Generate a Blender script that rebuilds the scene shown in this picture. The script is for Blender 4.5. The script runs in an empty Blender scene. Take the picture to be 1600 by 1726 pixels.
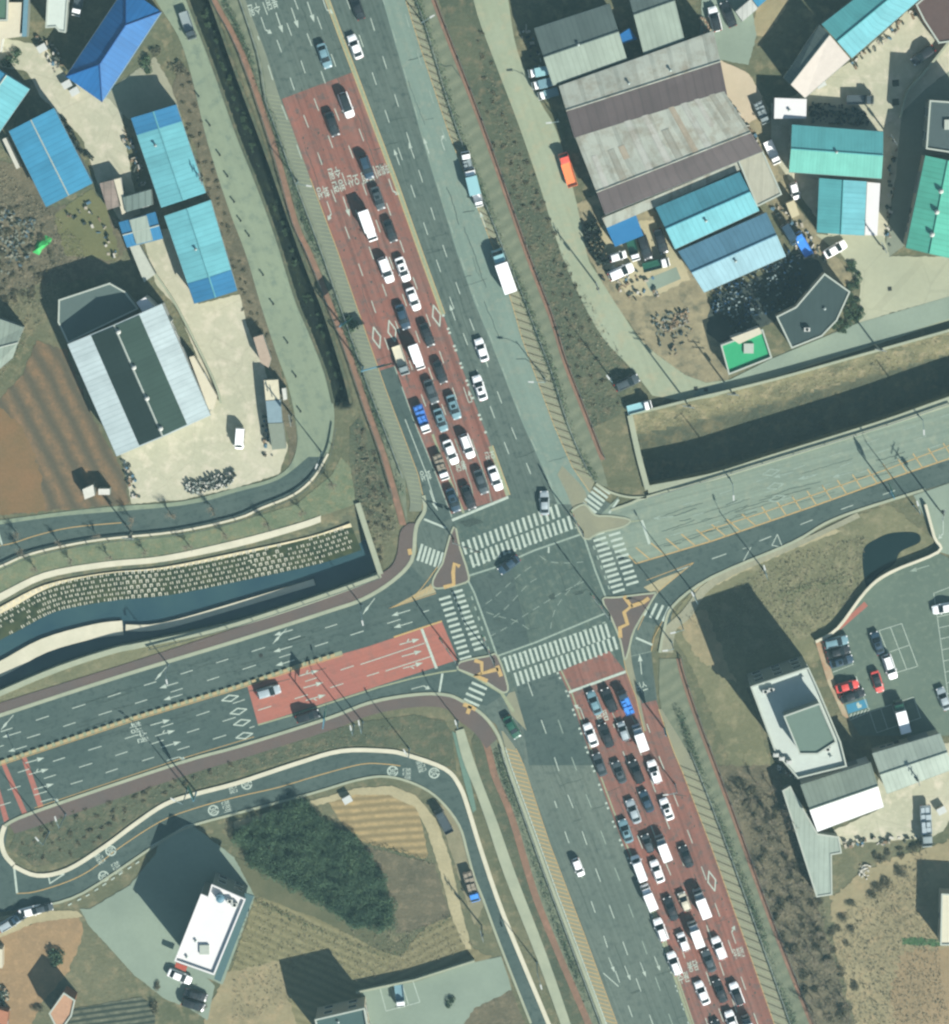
import bpy, bmesh, math, random
import numpy as np
from mathutils import Vector, Matrix, Euler
from mathutils.geometry import tessellate_polygon
random.seed(7)
S = bpy.context.scene
COL = S.collection
# ------------------------------------------------------------------ camera, sky, sun, exposure
PXM = 0.11                    # metres per photo pixel at the ground
DIST = 650.0
TILT = math.radians(-9)      # aircraft slightly north of the crossroads, looking a little south
cam = bpy.data.objects.new('camera', bpy.data.cameras.new('camera')); COL.objects.link(cam)
cam.data.sensor_fit = 'VERTICAL'; cam.data.sensor_height = 24
cam.data.lens = 24 * DIST / (1726 * PXM)
cam.data.clip_start = 10; cam.data.clip_end = 3000
cam.rotation_euler = (TILT, 0, 0)
CAMLOC = Vector((0, -DIST * math.sin(TILT), DIST * math.cos(TILT)))
cam.location = CAMLOC
S.camera = cam
SHX, SHY = -0.88, 1.16        # shadow offset per metre of height
SUN_EL = math.atan(1 / math.hypot(SHX, SHY))
sun_dir = Vector((-SHX, -SHY, 1)).normalized()     # towards the sun
sun = bpy.data.objects.new('sun', bpy.data.lights.new('sun', 'SUN')); COL.objects.link(sun)
sun.data.energy = 5.0; sun.data.angle = math.radians(0.5); sun.data.color = (1.0, 0.97, 0.90)
sun.rotation_euler = sun_dir.to_track_quat('Z', 'Y').to_euler(); sun.location = (60, -80, 120)
W = bpy.data.worlds.new('World'); S.world = W; W.use_nodes = True
nt = W.node_tree; sky = nt.nodes.new('ShaderNodeTexSky'); sky.sky_type = 'NISHITA'; sky.sun_disc = False
sky.sun_elevation = SUN_EL; sky.sun_rotation = math.atan2(sun_dir.x, sun_dir.y)
sky.air_density = 1.1; sky.dust_density = 0.6; sky.ozone_density = 1.0
nt.links.new(sky.outputs[0], nt.nodes['Background'].inputs[0]); nt.nodes['Background'].inputs[1].default_value = 0.05
S.view_settings.view_transform = 'Standard'; S.view_settings.look = 'None'
S.view_settings.exposure = 1.02; S.view_settings.gamma = 1.0
S.render.engine = 'CYCLES'
S.cycles.filter_width = 2.4
S.cycles.max_bounces = 4; S.cycles.volume_bounces = 0

# ------------------------------------------------------------------ helpers
RC = Matrix.Rotation(TILT, 3, 'X')
def P(px, py, z=0.0):
    """photo pixel -> the world point at height z seen there"""
    d = RC @ Vector(((px - 800) * PXM, (863 - py) * PXM, -DIST))
    t = (z - CAMLOC.z) / d.z
    return Vector((CAMLOC.x + d.x * t, CAMLOC.y + d.y * t, z))
def PP(pts, z=0.0): return [P(x, y, z) for x, y in pts]
K = 0.56
def lin(c): return tuple(((v / 255 / 12.92) if v / 255 <= 0.04045 else ((v / 255 + 0.055) / 1.055) ** 2.4) for v in c)
VEIL = (0.014, 0.026, 0.027)   # what the air adds, taken off when a colour is read from the photograph
def alb(c): return tuple(min(0.86, max(v * 0.35, v - q) * K) for v, q in zip(lin(c), VEIL))
MATS = {}
def base_mat(name):
    m = bpy.data.materials.new(name); m.use_nodes = True
    n = m.node_tree.nodes; l = m.node_tree.links
    b = n['Principled BSDF']; b.inputs['Specular IOR Level'].default_value = 0.12
    return m, n, l, b
def NM(n, l, op, a, b=None, c=None):
    k = n.new('ShaderNodeMath'); k.operation = op
    for i, v in enumerate((a, b, c)):
        if v is None: continue
        if isinstance(v, (int, float)): k.inputs[i].default_value = v
        else: l.new(v, k.inputs[i])
    return k.outputs[0]
def mixc(n, l, fac, a, b, mode='MIX'):
    k = n.new('ShaderNodeMix'); k.data_type = 'RGBA'; k.blend_type = mode
    for i, v in ((0, fac), (6, a), (7, b)):
        if isinstance(v, (int, float)): k.inputs[i].default_value = v
        elif isinstance(v, tuple): k.inputs[i].default_value = (*v, 1)
        else: l.new(v, k.inputs[i])
    return k.outputs[2]
def noise(n, l, vec, scale, detail=4, rough=0.55, lo=0.35, hi=0.65):
    t = n.new('ShaderNodeTexNoise'); t.inputs['Scale'].default_value = scale
    t.inputs['Detail'].default_value = detail; t.inputs['Roughness'].default_value = rough
    l.new(vec, t.inputs['Vector'])
    r = n.new('ShaderNodeMapRange'); r.inputs[1].default_value = lo; r.inputs[2].default_value = hi
    l.new(t.outputs[0], r.inputs[0]); return r.outputs[0]
def rotvec(n, l, ang, sc=(1, 1, 1)):
    g = n.new('ShaderNodeNewGeometry'); mp = n.new('ShaderNodeMapping'); mp.vector_type = 'TEXTURE'
    mp.inputs['Rotation'].default_value = (0, 0, ang); mp.inputs['Scale'].default_value = sc
    l.new(g.outputs['Position'], mp.inputs[0]); return mp.outputs[0]
def ground_mat(name, c1, c2=None, c3=None, s1=0.25, s2=2.5, rough=0.95, bump=0.0, streak=None, fine=0.25, cracks=0):
    """earth, grass, concrete, asphalt: large patches, finer mottling, optional streaks along a direction"""
    if name in MATS: return MATS[name]
    m, n, l, b = base_mat(name); c1 = alb(c1); c2 = alb(c2) if c2 else tuple(v * 0.8 for v in c1)
    g = n.new('ShaderNodeNewGeometry').outputs['Position']
    col = mixc(n, l, noise(n, l, g, s1), c1, c2)
    if c3: col = mixc(n, l, noise(n, l, g, s2 * 0.35, 6, 0.6, 0.5, 0.68), col, alb(c3))
    f = noise(n, l, g, s2, 5, 0.7, 0.25, 0.75)
    f = NM(n, l, 'MULTIPLY_ADD', f, fine, 1 - fine / 2)
    f2 = noise(n, l, g, s2 * 5, 3, 0.8, 0.2, 0.8); f2 = NM(n, l, 'MULTIPLY_ADD', f2, fine * 0.6, 1 - fine * 0.3)
    f = NM(n, l, 'MULTIPLY', f, f2)
    if streak:
        ang, period, amt = streak
        v = rotvec(n, l, ang, (1 / 0.02, period, 1))
        st = noise(n, l, v, 1.0, 3, 0.6, 0.3, 0.7); st = NM(n, l, 'MULTIPLY_ADD', st, amt, 1 - amt / 2)
        f = NM(n, l, 'MULTIPLY', f, st)
    if cracks:
        vo = n.new('ShaderNodeTexVoronoi'); vo.feature = 'DISTANCE_TO_EDGE'; vo.inputs['Scale'].default_value = cracks
        l.new(g, vo.inputs['Vector'])
        c = NM(n, l, 'LESS_THAN', vo.outputs['Distance'], 0.012 ); f = NM(n, l, 'MULTIPLY', f, NM(n, l, 'MULTIPLY_ADD', c, -0.07, 1.0))
    k = n.new('ShaderNodeVectorMath'); k.operation = 'SCALE'; l.new(col, k.inputs[0]); l.new(f, k.inputs['Scale'])
    l.new(k.outputs[0], b.inputs['Base Color']); b.inputs['Roughness'].default_value = rough
    if bump:
        bp = n.new('ShaderNodeBump'); bp.inputs['Strength'].default_value = bump; bp.inputs['Distance'].default_value = 0.3
        t = n.new('ShaderNodeTexNoise'); t.inputs['Scale'].default_value = s2 * 1.3; t.inputs['Detail'].default_value = 6; l.new(g, t.inputs['Vector'])
        l.new(t.outputs[0], bp.inputs['Height']); l.new(bp.outputs[0], b.inputs['Normal'])
    MATS[name] = m; return m
def furrow_mat(name, c1, c2, ang, period, mott=0.3):
    """ploughed or planted rows, and painted fence-shadow stripes"""
    if name in MATS: return MATS[name]
    m, n, l, b = base_mat(name)
    v = rotvec(n, l, ang); sx = n.new('ShaderNodeSeparateXYZ'); l.new(v, sx.inputs[0])
    g = n.new('ShaderNodeNewGeometry').outputs['Position']
    wob = noise(n, l, g, 0.15, 2, 0.5, 0, 1)
    w = NM(n, l, 'SINE', NM(n, l, 'MULTIPLY_ADD', wob, 3.0, NM(n, l, 'MULTIPLY', sx.outputs[1], 2 * math.pi / period)))
    w = NM(n, l, 'MULTIPLY_ADD', w, 0.5, 0.5); w = NM(n, l, 'MULTIPLY', w, noise(n, l, g, 0.6, 5, 0.7, 0.25, 0.7))
    col = mixc(n, l, w, alb(c1), alb(c2))
    f = NM(n, l, 'MULTIPLY_ADD', noise(n, l, g, 1.6, 6, 0.75, 0.2, 0.8), mott, 1 - mott / 2)
    k = n.new('ShaderNodeVectorMath'); k.operation = 'SCALE'; l.new(col, k.inputs[0]); l.new(f, k.inputs['Scale'])
    l.new(k.outputs[0], b.inputs['Base Color']); b.inputs['Roughness'].default_value = 0.95
    MATS[name] = m; return m
def sheet_metal(name, c, rib=0.9, amt=0.14, rust=None, rustamt=0.5, grid=0, rough=0.5):
    """profiled roof sheet; u runs along the ridge, v down the slope, both in metres"""
    if name in MATS: return MATS[name]
    m, n, l, b = base_mat(name); c = alb(c)
    uv = n.new('ShaderNodeUVMap').outputs[0]; sx = n.new('ShaderNodeSeparateXYZ'); l.new(uv, sx.inputs[0])
    u, vv = sx.outputs[0], sx.outputs[1]
    fr = NM(n, l, 'FRACT', NM(n, l, 'DIVIDE', u, rib)); line = NM(n, l, 'LESS_THAN', fr, 0.22)
    wn = n.new('ShaderNodeTexWhiteNoise'); wn.noise_dimensions = '1D'; l.new(NM(n, l, 'FLOOR', NM(n, l, 'DIVIDE', u, rib * 2)), wn.inputs['W'])
    g = n.new('ShaderNodeNewGeometry').outputs['Position']
    f = NM(n, l, 'MULTIPLY_ADD', wn.outputs[0], amt * 1.1, 1 - amt * 0.55)
    f = NM(n, l, 'MULTIPLY', f, NM(n, l, 'MULTIPLY_ADD', line, -amt, 1.0))
    f = NM(n, l, 'MULTIPLY', f, NM(n, l, 'MULTIPLY_ADD', noise(n, l, g, 0.35, 5, 0.6, 0.3, 0.7), 0.16, 0.92))
    f = NM(n, l, 'MULTIPLY', f, NM(n, l, 'MULTIPLY_ADD', noise(n, l, g, 5, 4, 0.7, 0.2, 0.8), 0.10, 0.95))
    if grid:
        fv = NM(n, l, 'LESS_THAN', NM(n, l, 'FRACT', NM(n, l, 'DIVIDE', vv, grid)), 0.06)
        f = NM(n, l, 'MULTIPLY', f, NM(n, l, 'MULTIPLY_ADD', fv, -0.2, 1.0))
    # rain streaks running down the slope
    cv = n.new('ShaderNodeCombineXYZ'); l.new(NM(n, l, 'MULTIPLY', u, 3.0), cv.inputs[0]); l.new(NM(n, l, 'MULTIPLY', vv, 0.25), cv.inputs[1])
    f = NM(n, l, 'MULTIPLY', f, NM(n, l, 'MULTIPLY_ADD', noise(n, l, cv.outputs[0], 1, 4, 0.6, 0.3, 0.75), -0.16, 1.07))
    col = c
    if rust:
        col = mixc(n, l, NM(n, l, 'MULTIPLY', noise(n, l, g, 0.4, 6, 0.7, 0.45, 0.7), rustamt), c, alb(rust))
    k = n.new('ShaderNodeVectorMath'); k.operation = 'SCALE'
    if isinstance(col, tuple): k.inputs[0].default_value = col
    else: l.new(col, k.inputs[0])
    l.new(f, k.inputs['Scale']); l.new(k.outputs[0], b.inputs['Base Color'])
    b.inputs['Roughness'].default_value = rough
    MATS[name] = m; return m
def plain(name, c, rough=0.6, metal=0.0, raw=False, var=0.12, coat=0.0, scale=1.2):
    if name in MATS: return MATS[name]
    m, n, l, b = base_mat(name); c = c if raw else alb(c)
    g = n.new('ShaderNodeNewGeometry').outputs['Position']
    f = NM(n, l, 'MULTIPLY_ADD', noise(n, l, g, scale, 5, 0.7, 0.25, 0.75), var, 1 - var / 2)
    k = n.new('ShaderNodeVectorMath'); k.operation = 'SCALE'; k.inputs[0].default_value = c; l.new(f, k.inputs['Scale'])
    l.new(k.outputs[0], b.inputs['Base Color']); b.inputs['Roughness'].default_value = rough; b.inputs['Metallic'].default_value = metal
    if coat: b.inputs['Coat Weight'].default_value = coat; b.inputs['Coat Roughness'].default_value = 0.08
    MATS[name] = m; return m
def paint(name, c, wear=0.45):
    """worn road paint: the road shows through"""
    if name in MATS: return MATS[name]
    m, n, l, b = base_mat(name); g = n.new('ShaderNodeNewGeometry').outputs['Position']
    w = noise(n, l, g, 3.0, 6, 0.75, 0.42, 0.7)
    w = NM(n, l, 'MULTIPLY', w, wear)
    l.new(mixc(n, l, w, alb(c), alb((105, 125, 116))), b.inputs['Base Color']); b.inputs['Roughness'].default_value = 0.8
    MATS[name] = m; return m

def link(name, me, mat, parent=None, loc=None, rot=0):
    o = bpy.data.objects.new(name, me); COL.objects.link(o)
    if mat is not None:
        for mm in (mat if isinstance(mat, list) else [mat]): me.materials.append(mm)
    if parent: o.parent = parent
    if loc is not None: o.location = loc
    if rot: o.rotation_euler = (0, 0, rot)
    return o
def tag(o, label, cat, group=None, kind=None):
    o['label'] = label; o['category'] = cat
    if group: o['group'] = group
    if kind: o['kind'] = kind
    return o
def struct(o): o['kind'] = 'structure'; return o
def thing(name, label, cat, loc=(0, 0, 0), rot=0, group=None):
    o = bpy.data.objects.new(name, None); COL.objects.link(o); o.empty_display_size = 0.5
    o.location = loc; o.rotation_euler = (0, 0, rot); return tag(o, label, cat, group)
class MB:
    def __init__(s): s.v = []; s.f = []; s.uv = []; s.mi = []
    def face(s, pts, mi=0, uv=None):
        i = len(s.v); s.v += [tuple(p) for p in pts]; s.f.append(tuple(range(i, i + len(pts)))); s.mi.append(mi)
        s.uv.append(uv or [(p[0], p[1]) for p in pts])
    def poly(s, pts, mi=0, flip=False):
        """possibly concave flat polygon, facing up"""
        for t in tessellate_polygon([[Vector((p[0], p[1], 0)) for p in pts]]):
            q = [pts[k] for k in t]
            a = (q[1][0] - q[0][0]) * (q[2][1] - q[0][1]) - (q[1][1] - q[0][1]) * (q[2][0] - q[0][0])
            if (a < 0) != flip: q = q[::-1]
            s.face(q, mi)
    def prism(s, pts, z0, z1, mi=0, top=True, bot=False, mside=None):
        n = len(pts)
        ar = sum(pts[i][0] * pts[(i + 1) % n][1] - pts[(i + 1) % n][0] * pts[i][1] for i in range(n))
        if ar < 0: pts = pts[::-1]
        if top: s.poly([(p[0], p[1], z1) for p in pts], mi)
        if bot: s.poly([(p[0], p[1], z0) for p in pts], mi, flip=True)
        for i in range(n):
            a, b = pts[i], pts[(i + 1) % n]; L = math.hypot(b[0] - a[0], b[1] - a[1])
            s.face([(a[0], a[1], z0), (b[0], b[1], z0), (b[0], b[1], z1), (a[0], a[1], z1)], mi if mside is None else mside, [(0, z0), (L, z0), (L, z1), (0, z1)])
    def box(s, x0, x1, y0, y1, z0, z1, mi=0):
        s.prism([(x0, y0), (x1, y0), (x1, y1), (x0, y1)], z0, z1, mi, bot=True)
    def obox(s, c, dx, dy, L, Wd, z0, z1, mi=0):
        """box centred at c with long axis (dx,dy)"""
        k = math.hypot(dx, dy) or 1; dx /= k; dy /= k; nx, ny = -dy, dx
        s.prism([(c[0] + sx * dx * L / 2 + sy * nx * Wd / 2, c[1] + sx * dy * L / 2 + sy * ny * Wd / 2) for sx, sy in ((-1, -1), (1, -1), (1, 1), (-1, 1))], z0, z1, mi, bot=True)
    def tube(s, a, b, r0, r1=None, k=6, mi=0):
        a, b = Vector(a), Vector(b); r1 = r0 if r1 is None else r1; d = (b - a).normalized()
        u = d.orthogonal().normalized(); w = d.cross(u)
        ra = [a + (u * math.cos(t) + w * math.sin(t)) * r0 for t in [2 * math.pi * i / k for i in range(k)]]
        rb = [b + (u * math.cos(t) + w * math.sin(t)) * r1 for t in [2 * math.pi * i / k for i in range(k)]]
        for i in range(k): s.face([ra[i], ra[(i + 1) % k], rb[(i + 1) % k], rb[i]], mi)
        s.face(rb, mi); s.face(ra[::-1], mi)
    def mesh(s, name):
        me = bpy.data.meshes.new(name); me.from_pydata(s.v, [], s.f); uvl = me.uv_layers.new(name='UVMap')
        flat = [c for u in s.uv for c in u]
        uvl.data.foreach_set('uv', [x for c in flat for x in c[:2]])
        me.polygons.foreach_set('material_index', s.mi); me.update(); return me
    def build(s, name, mat, parent=None, loc=None, rot=0, smooth=False):
        me = s.mesh(name)
        if smooth: me.polygons.foreach_set('use_smooth', [True] * len(me.polygons))
        return link(name, me, mat, parent, loc, rot)
def smooth(pts, n=6, closed=False):
    out = []; N = len(pts); rng = range(N if closed else N - 1)
    g = (lambda i: pts[i % N]) if closed else (lambda i: pts[max(0, min(N - 1, i))])
    for i in rng:
        p0, p1, p2, p3 = g(i - 1), g(i), g(i + 1), g(i + 2)
        for k in range(n):
            t = k / n
            out.append(tuple(0.5 * (2 * p1[j] + (p2[j] - p0[j]) * t + (2 * p0[j] - 5 * p1[j] + 4 * p2[j] - p3[j]) * t * t + (-p0[j] + 3 * p1[j] - 3 * p2[j] + p3[j]) * t ** 3) for j in (0, 1)))
    if not closed: out.append(tuple(pts[-1]))
    return out
def rag(pts, amp, step=5):
    """ragged natural outline (photo pixels)"""
    out = []; N = len(pts)
    for i in range(N):
        a, b = pts[i], pts[(i + 1) % N]; L = math.hypot(b[0] - a[0], b[1] - a[1]); k = max(1, int(L / step))
        for j in range(k):
            t = j / k; out.append((a[0] + (b[0] - a[0]) * t + random.uniform(-amp, amp), a[1] + (b[1] - a[1]) * t + random.uniform(-amp, amp)))
    return out
LEV = {'n': 0}
def sheet(name, pts, mat, z=0.0, ragged=0, thick=0):
    if ragged: pts = rag(pts, ragged)
    m = MB(); w = [(p.x, p.y, z) for p in PP(pts, z)]
    if thick: m.prism([(p[0], p[1]) for p in w], z - thick, z)
    else: m.poly(w)
    return struct(m.build(name, mat))
def at(line, y):
    """x of a photo polyline at height y"""
    for a, b in zip(line, line[1:]):
        if a[1] <= y <= b[1] or b[1] <= y <= a[1]:
            t = (y - a[1]) / ((b[1] - a[1]) or 1); return a[0] + (b[0] - a[0]) * t
    return line[0][0] if y < line[0][1] else line[-1][0]
def resample(pts, step):
    out = [Vector(pts[0][:2])]; acc = 0
    for a, b in zip(pts, pts[1:]):
        a = Vector(a[:2]); b = Vector(b[:2]); L = (b - a).length
        if L < 1e-6: continue
        d = step - acc
        while d <= L: out.append(a + (b - a) * d / L); d += step
        acc = L - (d - step)
    return out
def offs(pts, d):
    """offset polyline (world xy)"""
    out = []
    for i, p in enumerate(pts):
        a = Vector(pts[max(0, i - 1)][:2]); b = Vector(pts[min(len(pts) - 1, i + 1)][:2]); t = (b - a)
        if t.length < 1e-9: t = Vector((1, 0))
        t.normalize(); out.append(Vector((p[0] - t.y * d, p[1] + t.x * d)))
    return out
def strip(mb, pts, w, z, mi=0, o=0.0):
    """flat band along world polyline"""
    L, R = offs(pts, o + w / 2), offs(pts, o - w / 2)
    for i in range(len(pts) - 1): mb.face([(R[i].x, R[i].y, z), (R[i + 1].x, R[i + 1].y, z), (L[i + 1].x, L[i + 1].y, z), (L[i].x, L[i].y, z)], mi)
def wallband(mb, pts, w, z0, z1, mi=0, o=0.0):
    L, R = offs(pts, o + w / 2), offs(pts, o - w / 2); n = len(pts)
    for i in range(n - 1):
        a, b, c, d = R[i], R[i + 1], L[i + 1], L[i]
        mb.face([(a.x, a.y, z1), (b.x, b.y, z1), (c.x, c.y, z1), (d.x, d.y, z1)], mi)
        mb.face([(a.x, a.y, z0), (b.x, b.y, z0), (b.x, b.y, z1), (a.x, a.y, z1)], mi)
        mb.face([(c.x, c.y, z0), (d.x, d.y, z0), (d.x, d.y, z1), (c.x, c.y, z1)], mi)
    for i in (0, n - 1):
        mb.face([(R[i].x, R[i].y, z0), (L[i].x, L[i].y, z0), (L[i].x, L[i].y, z1), (R[i].x, R[i].y, z1)], mi)
def W2(pts, z=0.0): return [Vector((p.x, p.y)) for p in PP(pts, z)]
#@@PART2@@
# ------------------------------------------------------------------ ground materials
ROADANG = math.atan2(-1.03, 0.36)
G_grass = ground_mat('dry_grass', (126, 130, 106), (106, 116, 94), (148, 144, 116), 0.06, 1.2, bump=0.4, fine=0.38)
G_scrub = ground_mat('scrub_grass', (108, 118, 98), (92, 106, 90), (130, 128, 106), 0.1, 1.6, bump=0.5, fine=0.42)
G_straw = ground_mat('straw_grass', (176, 168, 134), (156, 150, 120), (182, 168, 134), 0.08, 1.1, bump=0.2, fine=0.26)
G_olive = ground_mat('olive_grass', (142, 144, 114), (124, 130, 104), (156, 154, 124), 0.08, 1.2, bump=0.3, fine=0.3)
G_verge = ground_mat('verge_grass', (138, 150, 122), (116, 134, 108), (150, 150, 118), 0.3, 2.0, bump=0.3, fine=0.4)
G_slope = furrow_mat('fence_shadow_striped_grass', (126, 138, 118), (148, 157, 133), math.radians(35), 2.3)  # diagonal stripes paint the fence shadows onto the verge grass
G_asph = ground_mat('dark_asphalt', (86, 107, 103), (99, 118, 112), (78, 98, 95), 0.08, 2.5, 0.85, fine=0.2, streak=(math.radians(17), 0.5, 0.16))
G_asphN = ground_mat('main_road_asphalt', (100, 119, 112), (112, 129, 120), (88, 107, 102), 0.05, 2.5, 0.85, fine=0.2, streak=(ROADANG, 0.45, 0.36))
G_asphS = ground_mat('south_road_asphalt', (110, 127, 118), (122, 137, 126), (100, 117, 110), 0.05, 2.5, 0.85, fine=0.18, streak=(math.atan2(-1.03, 0.4), 0.5, 0.32))
G_asphL = ground_mat('pale_asphalt', (144, 166, 152), (132, 156, 144), (150, 166, 150), 0.07, 2.0, 0.9, fine=0.16, streak=(ROADANG, 0.8, 0.12))
G_asphP = ground_mat('worn_road_asphalt', (152, 168, 146), (140, 158, 138), None, 0.05, 1.5, 0.9, fine=0.14, streak=(math.radians(15), 0.7, 0.14))
G_eastN = ground_mat('east_road_concrete', (150, 168, 150), (140, 159, 144), (158, 172, 152), 0.06, 2, 0.9, fine=0.16, streak=(math.radians(15), 0.6, 0.26))
G_side = ground_mat('side_road_concrete', (176, 188, 162), (166, 178, 150), (184, 186, 156), 0.05, 1.2, 0.9, fine=0.14, streak=(ROADANG, 0.9, 0.10))
G_conc = ground_mat('yard_concrete', (214, 212, 186), (196, 198, 172), (228, 222, 198), 0.07, 1.2, 0.9, fine=0.2, cracks=0.12)
G_conc2 = ground_mat('pale_drive_concrete', (160, 178, 160), (148, 166, 150), None, 0.09, 1.4, 0.9, fine=0.12)
G_peach = ground_mat('peach_concrete', (224, 208, 180), (212, 200, 172), None, 0.1, 1.2, 0.9, fine=0.1)
G_park = ground_mat('car_park_asphalt', (118, 138, 124), (108, 128, 116), (126, 144, 128), 0.08, 2.5, 0.9, fine=0.14)
G_red = ground_mat('dull_red_paving', (146, 114, 104), (160, 114, 102), (124, 113, 107), 0.1, 2.0, 0.85, fine=0.24, streak=(ROADANG, 0.7, 0.55))
G_redB = ground_mat('bright_red_paving', (192, 128, 112), (184, 124, 112), (172, 124, 112), 0.1, 2.0, 0.85, fine=0.14, streak=(math.radians(17), 0.6, 0.12))
G_path = ground_mat('red_footpath', (158, 128, 108), (142, 122, 106), (172, 138, 118), 0.15, 2.0, 0.9, fine=0.2)
G_walk = ground_mat('brown_paving', (114, 110, 106), (122, 112, 106), None, 0.15, 3.0, 0.9, fine=0.2)
G_shoulder = ground_mat('hatched_shoulder', (162, 164, 138), (152, 156, 134), None, 0.2, 2.0, 0.9, fine=0.16)
G_shoulderG = ground_mat('green_grey_shoulder', (146, 156, 136), (136, 147, 130), None, 0.2, 2.0, 0.9, fine=0.14)
G_kerb = ground_mat('kerb_concrete', (186, 194, 168), (174, 184, 160), None, 0.3, 2.0, 0.9, fine=0.12)
G_white = ground_mat('new_concrete', (240, 236, 210), (226, 224, 198), None, 0.3, 2.0, 0.9, fine=0.10)
G_cream = ground_mat('cream_gravel', (222, 212, 180), (206, 200, 166), None, 0.3, 2.0, 0.95, fine=0.25)
G_tan = ground_mat('tan_gravel', (198, 190, 154), (182, 176, 142), None, 0.2, 2.0, 0.95, fine=0.3)
G_soil = furrow_mat('brown_soil', (106, 106, 92), (160, 134, 104), math.radians(-64), 3.4, 0.45)
G_orange = ground_mat('orange_soil', (176, 152, 118), (162, 142, 112), (186, 160, 124), 0.2, 2.0, fine=0.3)
G_furrow = furrow_mat('mown_field', (134, 134, 104), (166, 162, 126), math.radians(-24), 1.5, 0.35)
G_furrowE = furrow_mat('mown_field_east', (134, 132, 104), (164, 160, 126), math.radians(28), 1.5, 0.35)
G_terr = furrow_mat('planted_beds', (150, 140, 108), (208, 186, 138), math.radians(4), 1.45, 0.3)
G_rows = furrow_mat('black_film_rows', (66, 82, 76), (146, 152, 130), math.radians(8), 1.1, 0.3)
G_fields = ground_mat('brown_brush_ground', (126, 124, 104), (108, 110, 94), (142, 136, 114), 0.15, 1.8, bump=0.4, fine=0.45)
G_dirt = ground_mat('work_yard_dirt', (176, 168, 136), (150, 146, 120), (120, 124, 106), 0.2, 1.3, fine=0.4)
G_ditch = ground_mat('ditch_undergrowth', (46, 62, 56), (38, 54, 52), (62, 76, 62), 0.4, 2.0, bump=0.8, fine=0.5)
G_bank = ground_mat('reed_bank', (132, 132, 104), (104, 110, 90), (154, 148, 120), 0.25, 1.5, bump=0.5, fine=0.45)
G_bed = ground_mat('channel_bed', (112, 118, 98), (92, 104, 90), (132, 130, 104), 0.15, 1.2, bump=0.5, fine=0.5)
WALLC = plain('wall_concrete', (170, 180, 158), 0.9, var=0.2)

# ------------------------------------------------------------------ terrain: one sheet with the stream, channel and ditch cut into it
def inpoly(X, Y, poly):
    ins = np.zeros(X.shape, bool); n = len(poly)
    for i in range(n):
        x0, y0 = poly[i]; x1, y1 = poly[(i + 1) % n]
        c = ((y0 > Y) != (y1 > Y)) & (X < (x1 - x0) * (Y - y0) / ((y1 - y0) or 1e-9) + x0); ins ^= c
    return ins
def dist_line(X, Y, pl):
    D = np.full(X.shape, 1e9)
    for (x0, y0), (x1, y1) in zip(pl, pl[1:]):
        dx, dy = x1 - x0, y1 - y0; t = np.clip(((X - x0) * dx + (Y - y0) * dy) / (dx * dx + dy * dy), 0, 1)
        D = np.minimum(D, np.hypot(X - x0 - t * dx, Y - y0 - t * dy))
    return D
def w2(pts): return [(p.x, p.y) for p in PP(pts)]
CH_N = [(1062, 700), (1160, 676), (1300, 642), (1450, 600), (1600, 560), (1800, 506)]
CH_S = [(1800, 606), (1600, 674), (1480, 716), (1300, 772), (1200, 803), (1092, 824)]
ST_N = [(-300, 1150), (-100, 1062), (0, 1012), (75, 975), (175, 957), (275, 947), (400, 922), (520, 897), (575, 876), (603, 852)]
ST_S = [(642, 968), (550, 1003), (400, 1051), (240, 1086), (192, 1096), (100, 1126), (0, 1168), (-100, 1212), (-300, 1300)]
DI_L = [(285, -100), (317, 0), (360, 112), (400, 225), (432, 305), (467, 400), (500, 505), (525, 565), (550, 630), (562, 680)]
DI_R = [(592, 680), (580, 632), (548, 530), (509, 430), (450, 262), (400, 128), (355, 0), (320, -100)]
inner = np.arange(-112, 112.01, 0.7)
ax = np.concatenate([[-900, -500, -300, -200, -150], inner, [150, 200, 300, 500, 900]])
GX, GY = np.meshgrid(ax, ax, indexing='xy')
GZ = np.full(GX.shape, -0.04)
m_ = inpoly(GX, GY, w2(CH_N + CH_S)); GZ = np.where(m_, -np.minimum(4.4, 0.15 + dist_line(GX, GY, w2(CH_N)) * 1.0), GZ)
m_ = inpoly(GX, GY, w2(ST_N + ST_S)); GZ = np.where(m_, -np.minimum(2.6, 0.1 + dist_line(GX, GY, w2(ST_N)) * 0.36), GZ)
m_ = inpoly(GX, GY, w2(DI_L + DI_R)); dd = np.minimum(dist_line(GX, GY, w2(DI_L)), dist_line(GX, GY, w2(DI_R))); GZ = np.where(m_, -np.minimum(2.6, 0.3 + dd * 1.9), GZ)
nx = len(ax); me = bpy.data.meshes.new('ground')
me.from_pydata(np.stack([GX.ravel(), GY.ravel(), GZ.ravel()], 1).tolist(), [], [(j * nx + i, j * nx + i + 1, (j + 1) * nx + i + 1, (j + 1) * nx + i) for j in range(nx - 1) for i in range(nx - 1)])
me.polygons.foreach_set('use_smooth', [True] * len(me.polygons))
# material by area of the terrain
cx = ((ax[:-1] + ax[1:]) / 2); CX, CY = np.meshgrid(cx, cx, indexing='xy'); mi = np.zeros(CX.shape, int)
mch = inpoly(CX, CY, w2(CH_N + CH_S)); dch = dist_line(CX, CY, w2(CH_N)); mi[mch & (dch < 4.6)] = 1; mi[mch & (dch >= 4.6)] = 2
mst = inpoly(CX, CY, w2(ST_N + ST_S)); mi[mst] = 2
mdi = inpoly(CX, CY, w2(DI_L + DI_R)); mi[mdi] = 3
me.polygons.foreach_set('material_index', mi.ravel().tolist())
gnd = struct(link('ground', me, [G_grass, G_bank, G_bed, G_ditch]))

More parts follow.
